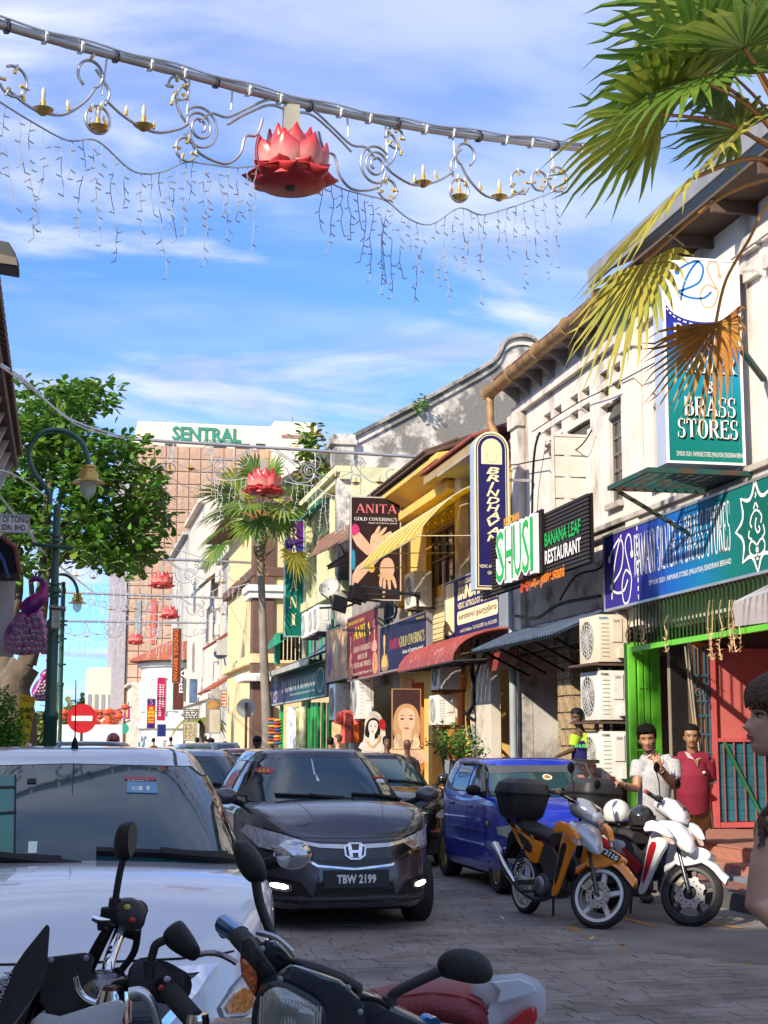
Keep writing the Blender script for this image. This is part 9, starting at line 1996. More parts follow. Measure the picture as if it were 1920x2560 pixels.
mirror_head(t,[(1090,2420),(1095,2395),(1120,2372),(1165,2368),(1215,2385),(1235,2425),(1228,2455),(1190,2462),(1140,2452),(1095,2440)],2.72,.05,T([(1100,2428),(1040,2455),(985,2485),(974,2520)],2.70),.0095,name='mirror');obj('stem_boot',MB().tube(T([(975,2490),(970,2530)],2.70),[.013,.017],10),mb_blk,t,smooth=50);obj('stem_nut',MB().lathe([(0,-.008),(.02,-.008),(.02,.008),(0,.008)],6,D(968,2532,2.69)),DARKM,t)
obj('chassis',MB().box(D(760,3000,3.3),(.3,1.0,.5)),mb_blk,t,bevel=.05)
for px,dd in((700,2.4),(820,3.8)):
 c=D(px,2560,dd);obj('wheel',MB().lathe([(.2,-.04),(.28,-.04),(.29,0),(.28,.04),(.2,.04)],28,(c.x,c.y,.29),'X',False),RUBBER,t,smooth=50)
for(x_,y_)in((700,2448),(870,2470),(655,2372),(900,2530)):obj('screw',MB().ell(D(x_,y_,2.615 if y_>2400 else 2.71),(.006,.006,.006),8,5),GREYM,t)
for k,pts in enumerate(([(690,2385),(720,2400),(760,2420),(800,2470)],[(645,2400),(650,2450),(648,2500)],[(975,2520),(940,2500),(900,2495)])):obj('control_cable',MB().tube(spline(T(pts,2.66),5),.005,6),BLACK,t,smooth=60)
lv=T([(640,2330),(690,2345),(730,2380)],2.78);obj('clutch_lever',MB().tube(spline(lv,4),[.005]+[.006]*8,6),STEEL,t)
# red-seated motorcycle behind it
t=thing('motorcycle','motorcycle with dark red seat and white tail, red rear lamp, behind the dark blue one','motorcycle',tuple(D(1100,2560,3.3).xy)+(0,),group='motorcycles close to the viewer')
redseat=mat((.20,.018,.022),.5,var=.12,vs=5,bump=.25,bs=110)
seat=[]
for i,(x_,top,hw)in enumerate(((895,2500,.06),(930,2476,.09),(1000,2462,.11),(1080,2452,.12),(1160,2462,.12),(1205,2485,.10),(1222,2520,.06))):
 ctr_=D(x_,top+46,3.25+.0*i);up_=D(x_,top,3.25+.0*i);hh=(up_-ctr_).length;dvv=(ctr_-CAM);dvv.z=0;dvv.normalize()
 seat.append([tuple(ctr_+dvv*hw*math.cos(a)+Vector((0,0,hh*math.copysign(abs(math.sin(a))**.75,math.sin(a)))))for a in np.linspace(0,2*math.pi,19)[:-1]])
obj('seat',MB().loft(seat),redseat,t,smooth=60);obj('seat_piping',MB().tube(spline([Vector(s_[7])for s_ in seat],4),.003,6),mat((.35,.06,.06),.5),t)
P3=lambda l,d:[D(a,b,d)for a,b in l]
obj('front_trim',MB().tube(spline(T([(885,2530),(900,2495),(930,2478),(950,2495),(965,2545)],3.12),5),.004,6),mat((.3,.05,.05),.5),t)
tail_top=[(1175,2462),(1200,2440),(1300,2430),(1345,2447),(1365,2475),(1362,2495),(1330,2510),(1262,2545),(1180,2600),(1100,2620),(1215,2530),(1235,2490)]
obj('tail',MB().loft([P3(tail_top,3.2),P3([(a,b+45)for a,b in tail_top],3.22)]),whp,t,bevel=.014,smooth=35);obj('grab_rail_inset',MB().solid(P3([(1225,2455),(1300,2446),(1335,2460),(1345,2482),(1310,2492),(1240,2510),(1250,2480)],3.175),dv*.012),mat((.62,.64,.68),.3,coat=.6),t,bevel=.005)
tl_=[D(a,b,3.17)for a,b in((1265,2560),(1310,2525),(1345,2510),(1347,2545),(1330,2585),(1260,2610))];obj('tail_lamp',MB().solid(tl_,dv*.12),mat((.55,.02,.02),.15,coat=1,var=.2,vs=20),t,bevel=.012)
obj('chrome_rod',MB().tube(spline(T([(500,2385),(530,2382),(560,2390),(592,2408)],3.1),4),.006,8),mat((.3,.25,.25),.25,.9),t)
c=D(900,2560,3.3);obj('wheel',MB().lathe([(.2,-.04),(.28,-.04),(.29,0),(.28,.04),(.2,.04)],28,(c.x-.3,c.y+.4,.29),'X'),RUBBER,t,smooth=50);obj('chassis',MB().box(D(1100,3000,3.4),(.9,.28,.45),Euler((0,0,-.2)).to_matrix()),mb_blk,t,bevel=.05)
# PEOPLE
HEAD=[(-.004,.060,.000,.018),(.006,.078,-.018,.034),(.022,.087,-.036,.046),(.040,.086,-.048,.053),(.060,.088,-.058,.059),(.080,.085,-.068,.064),(.098,.083,-.078,.068),(.114,.080,-.085,.070),(.128,.085,-.089,.072),(.145,.088,-.092,.074),(.170,.083,-.093,.074),(.195,.068,-.086,.067),(.215,.045,-.068,.052),(.228,.020,-.045,.034),(.235,-.008,-.02,.012)]
def hring(z,N,s=1.0,grow=0.0,face=True):
 zs=[h[0]for h in HEAD];f,b,w=(np.interp(z,zs,[h[k]for h in HEAD])for k in(1,2,3));out_=[]
 for k in range(N):
  a=2*math.pi*k/N;c,s_=math.cos(a),math.sin(a);x=(w+grow)*math.copysign(abs(c)**.88,c);y=((f+grow)if s_>0 else(-b+grow))*math.copysign(abs(s_)**.92,s_)
  if face and s_>0:
   g=lambda q,m,t_:math.exp(-((q-m)/t_)**2)
   y+=.030*g(x,0,.0115)*(g(z,.078,.011)if z<.078 else max(0,1-(z-.078)/.048)**1.1)+.010*g(abs(x),.013,.007)*g(z,.075,.009)
   y+=.0075*g(x,0,.022)*(g(z,.056,.0055)+g(z,.045,.0055)*.9)-.006*g(x,0,.03)*g(z,.0505,.0025)-.004*g(x,0,.03)*g(z,.034,.007)
   y+=-.012*g(abs(x),.032,.015)*g(z,.113,.011)+.004*g(abs(x),.03,.02)*g(z,.131,.006)+.004*g(abs(x),.04,.014)*g(z,.085,.016)
  out_.append((x*s,-y*s,z*s))
 return out_
def head_mb(M,s=1.0,N=56):
 zs=np.concatenate([np.linspace(-.004,.14,44),np.linspace(.145,.235,16)]);mb=MB().loft([hring(z,N,s)for z in zs])
 for sg in(-1,1):mb.ell((sg*.072*s,.008*s,.100*s),(.012*s,.018*s,.031*s),10,8,Euler((.15,0,0)).to_matrix())
 return mb.xf(M)
def hair_mb(M,s,low,grow=.010,N=40,seed=1,amp=.004,curl=45):
 rings=[];K=12
 for i in range(K+1):
  u=i/K;r_=[]
  for k in range(N):
   a=2*math.pi*k/N;s_=math.sin(a)
   zl=low(s_,a);z=zl+(.2345-zl)*u;g=grow*(.35 if i==0 else 1)
   p=Vector(hring(z,N,1,g,False)[k]);nz=noise.noise(p*curl+Vector((seed,0,0)))*amp;p=p*(1+nz*9)+Vector((0,0,g*.9*u));r_.append(tuple(p*s))
  rings.append(r_)
 return MB().loft(rings).xf(M)
def remesh(name,mb,m,parent,vox,smooth=6,fac=.5):
 me=bpy.data.meshes.new(name);me.from_pydata(mb.v,[],mb.f);o=bpy.data.objects.new(name,me);COL.objects.link(o)
 md=o.modifiers.new('r','REMESH');md.mode='VOXEL';md.voxel_size=vox;md.use_smooth_shade=True
 if smooth:ms=o.modifiers.new('s','SMOOTH');ms.iterations=smooth;ms.factor=fac
 dg=bpy.context.evaluated_depsgraph_get();dg.update();n=bpy.data.meshes.new_from_object(o.evaluated_get(dg));o.modifiers.clear();o.data=n;n.materials.clear();n.materials.append(m);n.shade_smooth()
 o.parent=parent;o.location=-acc(parent);return o
def hand(mb,w,d,up,s=1.0,curl=.5,spread=.14):
 """palm and five bent fingers from the wrist w along d; up is the back of the hand"""
 w=Vector(w);d=Vector(d).normalized();up=Vector(up);up=(up-d*up.dot(d)).normalized();sd_=d.cross(up)
 mb.tube([w-d*.01*s,w+d*.03*s,w+d*.075*s],[.024*s,.030*s,.026*s],8);mb.tube([w+d*.03*s+sd_*.018*s,w+d*.075*s+sd_*.024*s],[.018*s,.015*s],8);mb.tube([w+d*.03*s-sd_*.018*s,w+d*.075*s-sd_*.024*s],[.018*s,.015*s],8)
 for k,(o_,L_)in enumerate(((.030,.070),(.010,.080),(-.010,.075),(-.029,.058))):
  b=w+d*.075*s+sd_*o_*s;dd=(d+sd_*(o_*spread*30)).normalized();c_=curl*(1 if k>1 else .55);p1=b+dd*L_*.45*s-up*.012*c_*s;p2=p1+dd*L_*.30*s-up*.028*c_*s;p3=p2+dd*L_*.2*s-up*.03*c_*s
  mb.tube([b,p1,p2,p3],[.0095*s,.009*s,.008*s,.0065*s],8)
 b=w+d*.02*s+sd_*.028*s;mb.tube([b,b+(d*.5+sd_*.8).normalized()*.035*s,b+(d*.8+sd_*.5).normalized()*.062*s-up*.01*s],[.012*s,.0105*s,.008*s],8)
def facebits(t,M,s,skin,brow=(.02,.015,.012),lip=(.30,.10,.09),moustache=None,beard=None,eyes_closed=False,eyew=mat((.50,.46,.43),.4)):
 def P(x,z,off):
  zs=[h[0]for h in HEAD];f,b,w=(np.interp(z,zs,[h[k]for h in HEAD])for k in(1,2,3));c=min(.999,abs(x)/w)**(1/.88);y=f*(1-c*c)**.46
  y+=.030*math.exp(-(x/.0115)**2)*(math.exp(-((z-.078)/.011)**2)if z<.078 else max(0,1-(z-.078)/.048)**1.1)+.0075*math.exp(-(x/.022)**2)*(math.exp(-((z-.056)/.0055)**2)+math.exp(-((z-.045)/.0055)**2));y-=.012*math.exp(-((abs(x)-.032)/.015)**2-((z-.113)/.011)**2)
  return M@Vector((x*s,-(y+off)*s,z*s))
 for sg in(-1,1):
  c=M@Vector((sg*.031*s,-(.0625)*s,.113*s));R3=M.to_3x3()
  if not eyes_closed:obj('eye',MB().ell(c,(.0115*s,.0115*s,.0065*s),12,8,R3.normalized()),eyew,t,smooth=60);obj('iris',MB().ell(M@Vector((sg*.031*s,-.0715*s,.113*s)),(.0052*s,.0045*s,.0052*s),10,6,R3.normalized()),mat((.03,.018,.01),.15),t,smooth=60)
  obj('eyelid',MB().tube([P(sg*(.018+.0085*k),.1175+.0035*math.sin(math.pi*k/3)-(.006 if eyes_closed else 0),.0035)for k in range(4)],[.002*s,.003*s,.003*s,.0018*s],6),mat((.05,.025,.018),.6),t)
  obj('eyebrow',MB().tube([P(sg*(.014+.011*k),.132+.004*math.sin(math.pi*k/3),.002)for k in range(4)],[.003*s,.0042*s,.0038*s,.002*s],6),mat(brow,.8),t)
 obj('lips',MB().tube([P(-.022+.0073*k,.0555-.001*abs(k-3),.0008)for k in range(7)],[.001*s,.0028*s,.0038*s,.0034*s,.0038*s,.0028*s,.001*s],6).tube([P(-.02+.0067*k,.0465,.0008)for k in range(7)],[.001*s,.003*s,.0042*s,.0046*s,.0042*s,.003*s,.001*s],6),mat(lip,.45),t,smooth=60)
 if moustache:obj('moustache',MB().tube([P(-.028+.0093*k,.0655-.006*abs(k-3)/3,.0045)for k in range(7)],[.002*s,.005*s,.006*s,.0055*s,.006*s,.005*s,.002*s],8),mat((.012,.01,.009),.85,bump=.5,bs=200),t,smooth=60)
 if beard:
  b=MB();
  for(z,g)in((.0,1),(.012,1),(.03,.9),(.06,.7),(.075,.5)):
   for k in range(-6,7):
    if z>.02 and abs(k)<4:continue
    x=k*.0095*(1 if z>.02 else .7);b.ell(P(x,z,-.001),(.0065*s,.0055*s,.009*s),6,4)
  b.tube([P(-.022+.0073*k,.064-.003*abs(k-3)/3,.002)for k in range(7)],.0032*s,6);obj('beard',b,mat((.03,.018,.012),.9,bump=.5,bs=250),t,smooth=60)
def frameM(pos,rz,tilt=0.0,pitch=0.0):return Matrix.Translation(pos)@Euler((pitch,tilt,rz),'XYZ').to_matrix().to_4x4()
# man in grey T-shirt smoking
sk_a=mat((.36,.18,.10),.5,var=.1,vs=8,sss=.05);sk_b=mat((.31,.16,.09),.5,var=.1,vs=8,sss=.05);sk_c=mat((.60,.34,.23),.48,var=.08,vs=10,sss=.08)
G=lambda x,y,d:onD(x,y,d)
d0=15.2;t=thing('person','man in light grey T-shirt holding a cigarette to his chin, standing behind the white motorcycle','person',tuple(onZ(1640,2255,0).xy)+(0,))
ft=t.location;Hm=frameM(G(1621,1877,d0-.03),R(-22),R(-5),R(8));S_=1.06
b=head_mb(Hm,S_,48);nk=Hm@Vector((0,.0,.03));sh0=G(1600,1905,d0+.02);sh1=G(1680,1903,d0+.02);chest=G(1640,1915,d0+.03);pel=G(1634,2040,d0+.02)
b.tube([nk,G(1632,1893,d0+.02),chest],[.056,.058,.08],12);b.tube([sh0,chest,sh1],[.045,.08,.045],12);b.tube([chest,G(1638,1975,d0),pel],[.10,.11,.12],16)
el0=G(1590,1972,d0-.1);wr0=G(1550,1962,d0-.33);el1=G(1687,1966,d0-.12);wr1=G(1648,1920,d0-.32)
b.tube([sh0,(Vector(sh0)+el0)/2,el0,(el0+wr0)/2,wr0],[.062,.052,.042,.040,.029],12);b.tube([sh1,(Vector(sh1)+el1)/2,el1,(el1+wr1)/2,wr1],[.062,.052,.042,.042,.029],12)
hand(b,wr0,(wr0-el0)+Vector((0,0,.03)),(0,0,1),1.0,.9);hand(b,wr1,Vector((-.32,-.05,.9)),CAM-wr1,1.0,.5,.28)
for sg in(-1,1):b.tube([pel+Vector((sg*.09,0,-.05)),Vector((ft.x+sg*.11,ft.y+.02,.5)),Vector((ft.x+sg*.12,ft.y+.04,.09))],[.09,.065,.045],12);b.ell((ft.x+sg*.12,ft.y-.03,.05),(.045,.12,.045),12,8)
remesh('body',b,sk_a,t,.0085,3)
tsm=mat((.42,.42,.43),.9,var=.12,vs=20,bump=.15,bs=90,dirt=(.30,.30,.31),dirts=30)
s_=MB().tube([G(1632,1897,d0+.02),G(1638,1912,d0+.02),G(1640,1935,d0+.0),G(1637,1975,d0-.01),G(1634,2010,d0),G(1633,2038,d0+.02)],[.085,.135,.185,.165,.165,.175],22)
s_.tube([sh0,Vector(sh0).lerp(el0,.30),Vector(sh0).lerp(el0,.62)],[.085,.088,.080],14);s_.tube([sh1,Vector(sh1).lerp(el1,.35),Vector(sh1).lerp(el1,.72)],[.085,.088,.082],14);s_.tube([sh0,chest,sh1],[.078,.10,.078],14)
sc_=Matrix.Translation(chest)@Matrix.Rotation(YAW*-1,4,'Z')@Matrix.Diagonal((1,.78,1,1))@Matrix.Rotation(YAW,4,'Z')@Matrix.Translation(-chest)
remesh('tshirt',s_.xf(sc_),tsm,t,.011,4)
jn=mat((.03,.045,.09),.85,var=.25,vs=12,bump=.2,bs=120);jb=MB().tube([pel+Vector((0,.02,.06)),pel],[.155,.16],16)
for sg in(-1,1):jb.tube([pel+Vector((sg*.09,.02,-.04)),Vector((ft.x+sg*.11,ft.y+.03,.5)),Vector((ft.x+sg*.12,ft.y+.05,.09))],[.108,.082,.075],14)
remesh('jeans',jb,jn,t,.014,4)
for sg in(-1,1):obj('shoe',MB().ell((ft.x+sg*.12,ft.y-.05,.05),(.055,.15,.055),14,8),DARKM,t,smooth=60)
obj('hair',hair_mb(Hm,S_,lambda s__,a:.178+.012*math.sin(a*9)if s__>.35 else(.115 if s__>-.1 else .06),.017,seed=3,amp=.007,curl=70),mat((.012,.010,.009),.95,bump=1,bs=220,spec=.1),t,smooth=80)
facebits(t,Hm,S_,sk_a,beard=True,eyes_closed=True)
obj('watch',MB().lathe([(.036,-.018),(.042,-.016),(.042,.016),(.036,.018)],18).xf(Matrix.Translation(wr1+(el1-wr1).normalized()*.05)@(el1-wr1).to_track_quat('Z','Y').to_matrix().to_4x4()),mat((.04,.02,.015),.4),t);obj('bracelet',MB().lathe([(.033,-.014),(.038,-.012),(.038,.012),(.033,.014)],18).xf(Matrix.Translation(wr0+(el0-wr0).normalized()*.05)@(el0-wr0).to_track_quat('Z','Y').to_matrix().to_4x4()),mat((.04,.02,.015),.4),t)
single('cigarette',MB().tube([G(1628,1887,d0-.42),G(1616,1893,d0-.46)],.006,8),WHT,'short white cigarette between the fingers of the man in grey','cigarette')
hc=wr0+Vector((-.10,-.02,.02));single('wallet',MB().box(hc,(.08,.05,.12),Euler((0,0,.4)).to_matrix()),mat((.10,.05,.05),.4),'small dark red box held out by the man in grey over the black top box','box',bevel=.006)
# man in crimson polo shirt
d0=17.2;fz=onZ(1735,2170,.145);t=thing('person','man with moustache in crimson polo shirt and khaki shorts, hands behind his back','person',(fz.x,fz.y,.145));ft=t.location
Hm=frameM(G(1729,1869,d0-.02),R(-20),0,R(2));S_=1.07;b=head_mb(Hm,S_,48);chest=G(1731,1910,d0);pel=G(1733,2015,d0+.03);sh0=G(1694,1897,d0+.03);sh1=G(1768,1898,d0+.03)
b.tube([Hm@Vector((0,0,.03)),G(1730,1885,d0+.01),chest],[.056,.06,.08],12);b.tube([sh0,chest,sh1],[.045,.08,.045],12);b.tube([chest,G(1732,1970,d0),pel],[.10,.12,.12],16)
el0=G(1690,1958,d0+.12);el1=G(1775,1960,d0+.1);wr0=G(1712,1995,d0+.3);wr1=G(1760,1998,d0+.28)
for a_,e_,w_ in((sh0,el0,wr0),(sh1,el1,wr1)):b.tube([a_,(Vector(a_)+e_)/2,e_,(e_+w_)/2,w_],[.06,.05,.042,.038,.029],12);hand(b,w_,w_-e_+Vector((0,0,-.1)),(0,1,0),1,.8)
kn=[]
for sg in(-1,1):
 hp=pel+Vector((sg*.085,0,-.04));k_=Vector((ft.x+sg*.09,ft.y-.02,.62));an=Vector((ft.x+sg*.10,ft.y+.03,.22));kn.append((hp,k_,an));b.tube([hp,(hp+k_)/2,k_,(k_*.65+an*.35),an],[.095,.08,.055,.057,.038],14);b.ell((an.x,an.y-.06,.18),(.045,.12,.035),12,8)
remesh('body',b,sk_b,t,.0095,3)
pm_=mat((.20,.008,.028),.85,var=.1,vs=12,bump=.15,bs=120)
s_=MB().tube([G(1730,1892,d0+.01),G(1731,1908,d0),G(1732,1935,d0-.02),G(1732,1975,d0-.02),G(1733,2006,d0),G(1733,2022,d0+.02)],[.08,.135,.185,.19,.182,.185],22)
for a_,e_ in((sh0,el0),(sh1,el1)):s_.tube([a_,Vector(a_).lerp(e_,.4),Vector(a_).lerp(e_,.8)],[.085,.088,.080],14)
s_.tube([sh0,G(1731,1898,d0),sh1],[.08,.10,.08],14);sc_=Matrix.Translation(chest)@Matrix.Rotation(-YAW,4,'Z')@Matrix.Diagonal((1,.88,1,1))@Matrix.Rotation(YAW,4,'Z')@Matrix.Translation(-chest)
remesh('polo_shirt',s_.xf(sc_),pm_,t,.012,4)
pk_=mat((.62,.42,.45),.85);tc_=G(1730,1889,d0-.0)
for sg in(-1,1):obj('collar',MB().add([tuple(tc_+Vector(v))for v in((sg*.012,-.085,-.045),(sg*.075,-.075,-.025),(sg*.085,-.01,.045),(sg*.05,-.045,.02))],[(0,1,2,3)]).solid([tc_+Vector((sg*.012,-.088,-.045)),tc_+Vector((sg*.075,-.078,-.025)),tc_+Vector((sg*.088,-.01,.045)),tc_+Vector((sg*.055,-.045,.025))],(0,.012,0)),pk_,t)
obj('placket_opening',MB().solid([tc_+Vector(v)for v in((-.028,-.115,-.04),(.028,-.115,-.04),(.006,-.140,-.12))],(0,.02,0)),sk_b,t)
for e_,a_ in((el1,sh1),):obj('sleeve_cuff',MB().lathe([(.080,-.01),(.084,-.01),(.084,.01),(.080,.01)],20).xf(Matrix.Translation(Vector(a_).lerp(e_,.86))@(Vector(a_)-e_).to_track_quat('Z','Y').to_matrix().to_4x4()),pk_,t)
obj('chest_emblem',MB().ell(G(1760,1931,d0-.17),(.018,.006,.014),8,6),WHT,t)
kh=mat((.28,.17,.075),.85,var=.15,vs=10,bump=.25,bs=60);jb=MB().tube([pel+Vector((0,.01,.03)),pel+Vector((0,0,-.06))],[.165,.172],18)
for hp,k_,an in kn:jb.tube([hp,(hp+k_)/2,k_+Vector((0,0,.035))],[.115,.110,.108],16)
remesh('shorts',jb,kh,t,.013,3);
obj('hair',hair_mb(Hm,S_,lambda s__,a:.182 if s__>.3 else(.118 if s__>-.1 else .05),.012,seed=8,amp=.003),mat((.012,.010,.009),.95,bump=.8,bs=160,spec=.1),t,smooth=80);facebits(t,Hm,S_,sk_b,moustache=True)
bgp=[G(a,c,d0+.35)for a,c in((1772,1975),(1796,1998),(1790,2003),(1766,2008))];single('plastic_bag',MB().solid(bgp,(0,.08,0)),mat((.60,.03,.02),.35,bump=.5,bs=20),'small red plastic bag held behind the man in crimson','bag',bevel=.012)
# cook at the restaurant door
d0=22.8;cz=G(1462,2000,d0);t=thing('person','man in lime green shirt and navy apron lettered SHUSI at the restaurant entrance','person',(cz.x,cz.y,.15));Hm=frameM(G(1446,1813,d0),R(-60),0,R(12));b=head_mb(Hm,1.05,40)
chest=G(1458,1850,d0);pel=G(1462,1945,d0);sh0=G(1440,1838,d0-.1);sh1=G(1474,1838,d0+.1);b.tube([Hm@Vector((0,.01,.03)),G(1452,1828,d0),chest],[.055,.06,.1],12);b.tube([chest,pel],[.14,.15],14);b.tube([sh0,chest,sh1],[.07,.1,.07],10)
el0=G(1430,1875,d0-.15);wr0=G(1400,1888,d0-.25);el1=G(1478,1880,d0+.1);wr1=G(1470,1900,d0-.1);
for a_,e_,w_ in((sh0,el0,wr0),(sh1,el1,wr1)):b.tube([a_,e_,w_],[.06,.045,.03],10);hand(b,w_,w_-e_,(0,0,1))
for sg in(-1,1):b.tube([pel+Vector((0,sg*.08,0)),Vector((cz.x,cz.y+sg*.1,.2))],[.10,.06],10)
remesh('body',b,mat((.10,.055,.035),.5),t,.014,2)
lim=mat((.34,.50,.03),.85,var=.1);s_=MB().tube([G(1453,1832,d0),chest,G(1460,1890,d0),pel],[.09,.155,.16,.16],16).tube([sh0,Vector(sh0).lerp(el0,.75)],[.085,.075],10).tube([sh1,Vector(sh1).lerp(el1,.75)],[.085,.075],10);remesh('shirt',s_,lim,t,.018,3)
s_=MB().tube([G(1449,1850,d0-.045),G(1453,1890,d0-.05),G(1455,1960,d0-.06)],[.125,.145,.17],16);remesh('apron',s_,NAVY,t,.018,3);text(Fr(G(1436,1869,d0-.235),RGT,UPV),'SHUSI',(0,0,.17,.05),mat((.1,.6,.15),.5),t,bold=.04)
obj('hair',hair_mb(Hm,1.05,lambda s__,a:.18 if s__>.3 else .07,.014,seed=2),BLACK,t,smooth=80);facebits(t,Hm,1.05,sk_b,moustache=True)
ct_=thing('counter_table','dark serving counter in front of the cook','table',(7.3,21.6,.15));obj('tabletop',MB().bx(6.75,7.45,20.9,23.6,1.30,1.35),mat((.03,.025,.022),.5),ct_);obj('panel',MB().bx(6.8,7.4,20.95,23.55,.15,1.297),mat((.05,.03,.022),.7),ct_)
fr,W_,H_=yrect(20.4,1425,1912,1490,2060);t=thing('menu_stand','brown framed stand with white panel between blue car and grey-shirted man','sign',(fr.o.x,20.4,.15));bfm=mat((.07,.025,.018),.5)
obj('panel',MB().solid([fr.p(.04,.04,-.01),fr.p(W_-.04,.04,-.01),fr.p(W_-.04,H_*.82,-.01),fr.p(.04,H_*.82,-.01)],(0,.02,0)),mat((.66,.60,.58),.5),t);fb=MB()
for a_,c_ in(((0,-.4),(0,H_)),((W_,-.4),(W_,H_)),((0,H_),(W_,H_)),((0,H_*.84),(W_,H_*.84)),((0,.03),(W_,.03))):fb.bar(fr.p(*a_),fr.p(*c_),.035)
obj('frame',fb,bfm,t);obj('scroll',MB().tube([fr.p(W_/2+.1*math.cos(k),H_*.92+.05*math.sin(2*k))for k in np.linspace(0,6.28,20)],.01,5),bfm,t)
flat(fr,[(W_*.6,H_*.5),(W_*.75,H_*.62),(W_*.7,H_*.42),(W_*.82,H_*.5),(W_*.66,H_*.36)],mat((.6,.2,.15),.5),t,'butterfly',.004)
# woman at the right edge, in profile
d0=4.35;wg=onD(1950,2560,d0);t=thing('person','young woman with brown fringe in profile at the right edge, bare arm and elbow forward','person',(wg.x+.1,wg.y,0));rzw=-math.pi/2-YAW
Hm=frameM(G(1949,1889,d0),rzw,0,R(-3));S_=.95;b=head_mb(Hm,S_,64);
ch=G(2050,2090,d0+.1);b.tube([Hm@Vector((0,.03,.05)),G(1975,1930,d0+.02),G(1995,2000,d0+.05),ch],[.048,.046,.052,.09],14)
shn=G(1932,2075,d0-.08);eln=G(1893,2262,d0-.12);wrn=G(1990,2330,d0-.2);b.tube([ch,shn,Vector(shn).lerp(eln,.5),eln,Vector(eln).lerp(wrn,.5),wrn],[.09,.056,.044,.036,.036,.026],14);hand(b,wrn,wrn-eln,(0,0,1));b.tube([ch,G(2060,2400,d0+.1)],[.12,.11],14)
for sg in(-1,1):b.tube([G(2060,2500,d0+.1)+Vector((0,sg*.08,0)),Vector((wg.x+.1,wg.y+sg*.1,.05))],[.10,.05],12)
remesh('body',b,sk_c,t,.0055,3,.4)
tp=mat((.42,.40,.16),.85,var=.15);s_=MB().tube([G(2045,2045,d0+.08),ch,G(2058,2300,d0+.1),G(2060,2560,d0+.1)],[.10,.15,.135,.15],18).tube([G(2000,2060,d0+.02),G(1965,2066,d0-.04),Vector(shn).lerp(eln,.12)],[.085,.075,.064],14);remesh('top',s_,tp,t,.01,3)
hrm=mat((.13,.06,.03),.6,var=.4,vs=25,bump=.8,bs=120);
fringe=lambda s__,a:(.148 if s__>.55 else(.10 if s__>.15 else .0))
obj('hair',hair_mb(Hm,S_,fringe,.016,60,seed=4,amp=.0025,curl=60),hrm,t,smooth=80);st_=MB();rr=random.Random(4)
for k in range(70):
 x=rr.uniform(-.06,.06)*S_;p0=Hm@Vector((x*.6,-.03,.245*S_));p1=Hm@Vector((x,-.095*S_*math.sqrt(max(.1,1-(x/.075)**2)),.20*S_));p2=Hm@Vector((x*1.05,-.101*S_*math.sqrt(max(.1,1-(x/.08)**2)),rr.uniform(.135,.15)*S_));st_.tube(spline([p0,p1,p2],4),[.006]*7+[.004,.001],5)
for k in range(60):
 y0=rr.uniform(-.02,.10);p0=Hm@Vector((rr.choice((-1,1))*.075*S_,y0,rr.uniform(.08,.16)));e1=G(1945+rr.uniform(-14,40),1990+rr.uniform(-20,30),d0+rr.uniform(-.08,.08));e2=G(1902+rr.uniform(-12,60),rr.uniform(2075,2125),d0+rr.uniform(-.13,-.02));st_.tube(spline([p0,p0+Vector((0,0,-.12)),e1,G(1915+rr.uniform(-12,40),2040,d0-.08),e2],4),[.008]*14+[.006,.003,.001],5)
obj('hair_strands',st_,hrm,t)['kind']='stuff';facebits(t,Hm,S_,sk_c,brow=(.05,.025,.015),lip=(.45,.14,.13))
# people farther down the street, mostly hidden by the cars
def far_person(px,py,Y,lab,top,skin,hair=BLACK,cap=None,face=0,moust=None,seat=False):
 c=onY(px,py,Y);t=thing('person',lab,'person',(c.x,Y,0),group='people among the parked cars');Hm=frameM(c-Vector((0,0,.11)),R(face));b=head_mb(Hm,1.0,24);z=c.z-.12;x=c.x
 b.tube([(x,Y,z+.04),(x,Y,z-.12)],[.055,.06],8);b.tube([(x-.17,Y,z-.17),(x,Y,z-.14),(x+.17,Y,z-.17)],[.06,.08,.06],8);b.tube([(x,Y,z-.15),(x,Y,z-.62)],[.14,.14],10)
 for sg in(-1,1):
  b.tube([(x+sg*.18,Y,z-.17),(x+sg*.23,Y-.02,z-.45),(x+sg*.20,Y-.12,z-.70)],[.055,.045,.03],8);b.tube([(x+sg*.09,Y,z-.62),(x+sg*.10,Y,.5),(x+sg*.11,Y,.05)],[.09,.06,.045],8)
 remesh('body',b,skin,t,.022,2);s_=MB().tube([(x,Y,z-.1),(x,Y,z-.2),(x,Y,z-.65)],[.10,.165,.16],12)
 for sg in(-1,1):s_.tube([(x+sg*.16,Y,z-.17),(x+sg*.215,Y-.01,z-.40)],[.075,.07],8)
 remesh('shirt',s_,top,t,.03,2);jb=MB()
 for sg in(-1,1):jb.tube([(x+sg*.08,Y,z-.6),(x+sg*.11,Y,.08)],[.11,.08],8)
 remesh('trousers',jb,jn,t,.03,2)
 if hair:obj('hair',hair_mb(Hm,1.0,lambda s__,a:.18 if s__>.3 else .06,.012,24,seed=int(px)),hair,t,smooth=80)
 if cap=='cap':obj('cap',MB().ell(Hm@Vector((0,.0,.19)),(.088,.105,.07),14,8).ell(Hm@Vector((0,-.11,.185)),(.07,.07,.012),12,6),BLACK,t,smooth=60)
 if cap=='helmet':obj('helmet',MB().ell(Hm@Vector((0,.01,.14)),(.135,.155,.14),18,12),mat((.36,.012,.015),.2,coat=1),t,smooth=60);obj('visor',MB().ell(Hm@Vector((0,-.10,.10)),(.10,.06,.055),14,8),BLACK,t,smooth=60)
 if cap=='white':obj('cap',MB().ell(Hm@Vector((0,.0,.17)),(.088,.105,.08),14,8),WHT,t,smooth=60)
 if face and face<90 or face==1:facebits(t,Hm,1.0,skin)
 return t
dkt=mat((.03,.03,.035),.85)
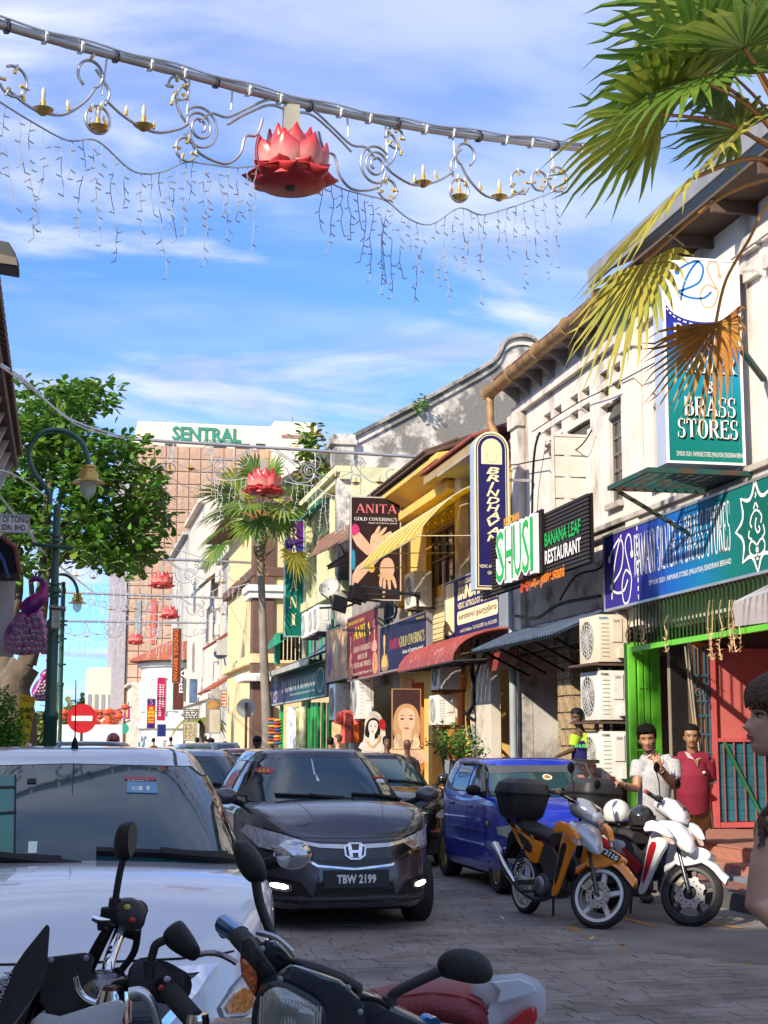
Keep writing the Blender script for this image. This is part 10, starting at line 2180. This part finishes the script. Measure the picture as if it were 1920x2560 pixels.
far_person(643,1858,30.6,'dark-skinned man in black cap seen over the roof of the grey hatchback',dkt,mat((.06,.035,.025),.5),cap='cap',face=1);far_person(529,1857,44,'dark-haired person between the pale round sign and the cream menu board',mat((.1,.1,.12),.85),sk_b,face=100);far_person(519,1850,47,'person in pale cap beside a dark-haired one near the menu board',mat((.3,.3,.3),.85),sk_c,cap='white',face=120)
far_person(563,1866,42,'short dark-haired person left of the post of the round sign',mat((.25,.03,.04),.85),sk_b,face=170);far_person(493,1852,60,'dark head under the cream menu board',dkt,sk_b,face=170);far_person(384,1852,72,'dark figure below the red and yellow upright sign',dkt,sk_b,face=170);far_person(427,1850,68,'dark figure below the navy notice',dkt,sk_b,face=170)
far_person(967,1856,30.5,'smiling woman with tied dark hair between the bride cutout and the framed poster',mat((.2,.05,.1),.85),mat((.16,.08,.05),.5),face=1);far_person(1018,1864,29.5,'bald man seen from behind below the framed poster',dkt,mat((.14,.07,.045),.45),hair=None,face=180)
far_person(845,1850,36,'short-haired man in profile below the coral dress',mat((.4,.4,.42),.85),sk_c,hair=mat((.08,.045,.03),.8),face=-90);far_person(826,1856,37,'dark-haired person beside the man in profile',dkt,sk_b,face=180)
far_person(283,1853,31.5,'motorcyclist in red helmet and dark red shirt riding between the lanes',mat((.28,.02,.02),.85),sk_b,hair=None,cap='helmet');t=thing('motorcycle','small motorcycle ridden by the person in the red helmet','motorcycle',(onY(283,1853,31.2).x,31.2,0));x_=t.location.x
obj('front_wheel',MB().lathe([(.2,-.04),(.28,-.03),(.28,.03),(.2,.04)],20,(x_,30.6,.28),'X'),RUBBER,t);obj('rear_wheel',MB().lathe([(.2,-.04),(.28,-.03),(.28,.03),(.2,.04)],20,(x_,31.9,.28),'X'),RUBBER,t);obj('frame',MB().prism([(30.7,.8),(31.0,.75),(31.3,.5),(32.0,.75),(31.9,.5),(31.2,.3),(30.9,.5)],x_-.1,x_+.1),mat((.3,.02,.02),.3),t,bevel=.03);obj('handlebar',MB().tube([(x_-.33,30.95,.95),(x_+.33,30.95,.95)],.015,6),BLACK,t)
for o in bpy.data.objects:
 if o.type=='MESH' and o.name.split('.')[0]in('face','panel','print','lettering','hair','shoulders','hand','arm','border','flower_panel','collar')and o.parent and o.parent.get('category')in('sign','poster'):
  for m in o.data.materials:
   b=m.node_tree.nodes.get('Principled BSDF');b.inputs['Specular IOR Level'].default_value=.12;b.inputs['Roughness'].default_value=max(.55,b.inputs['Roughness'].default_value)
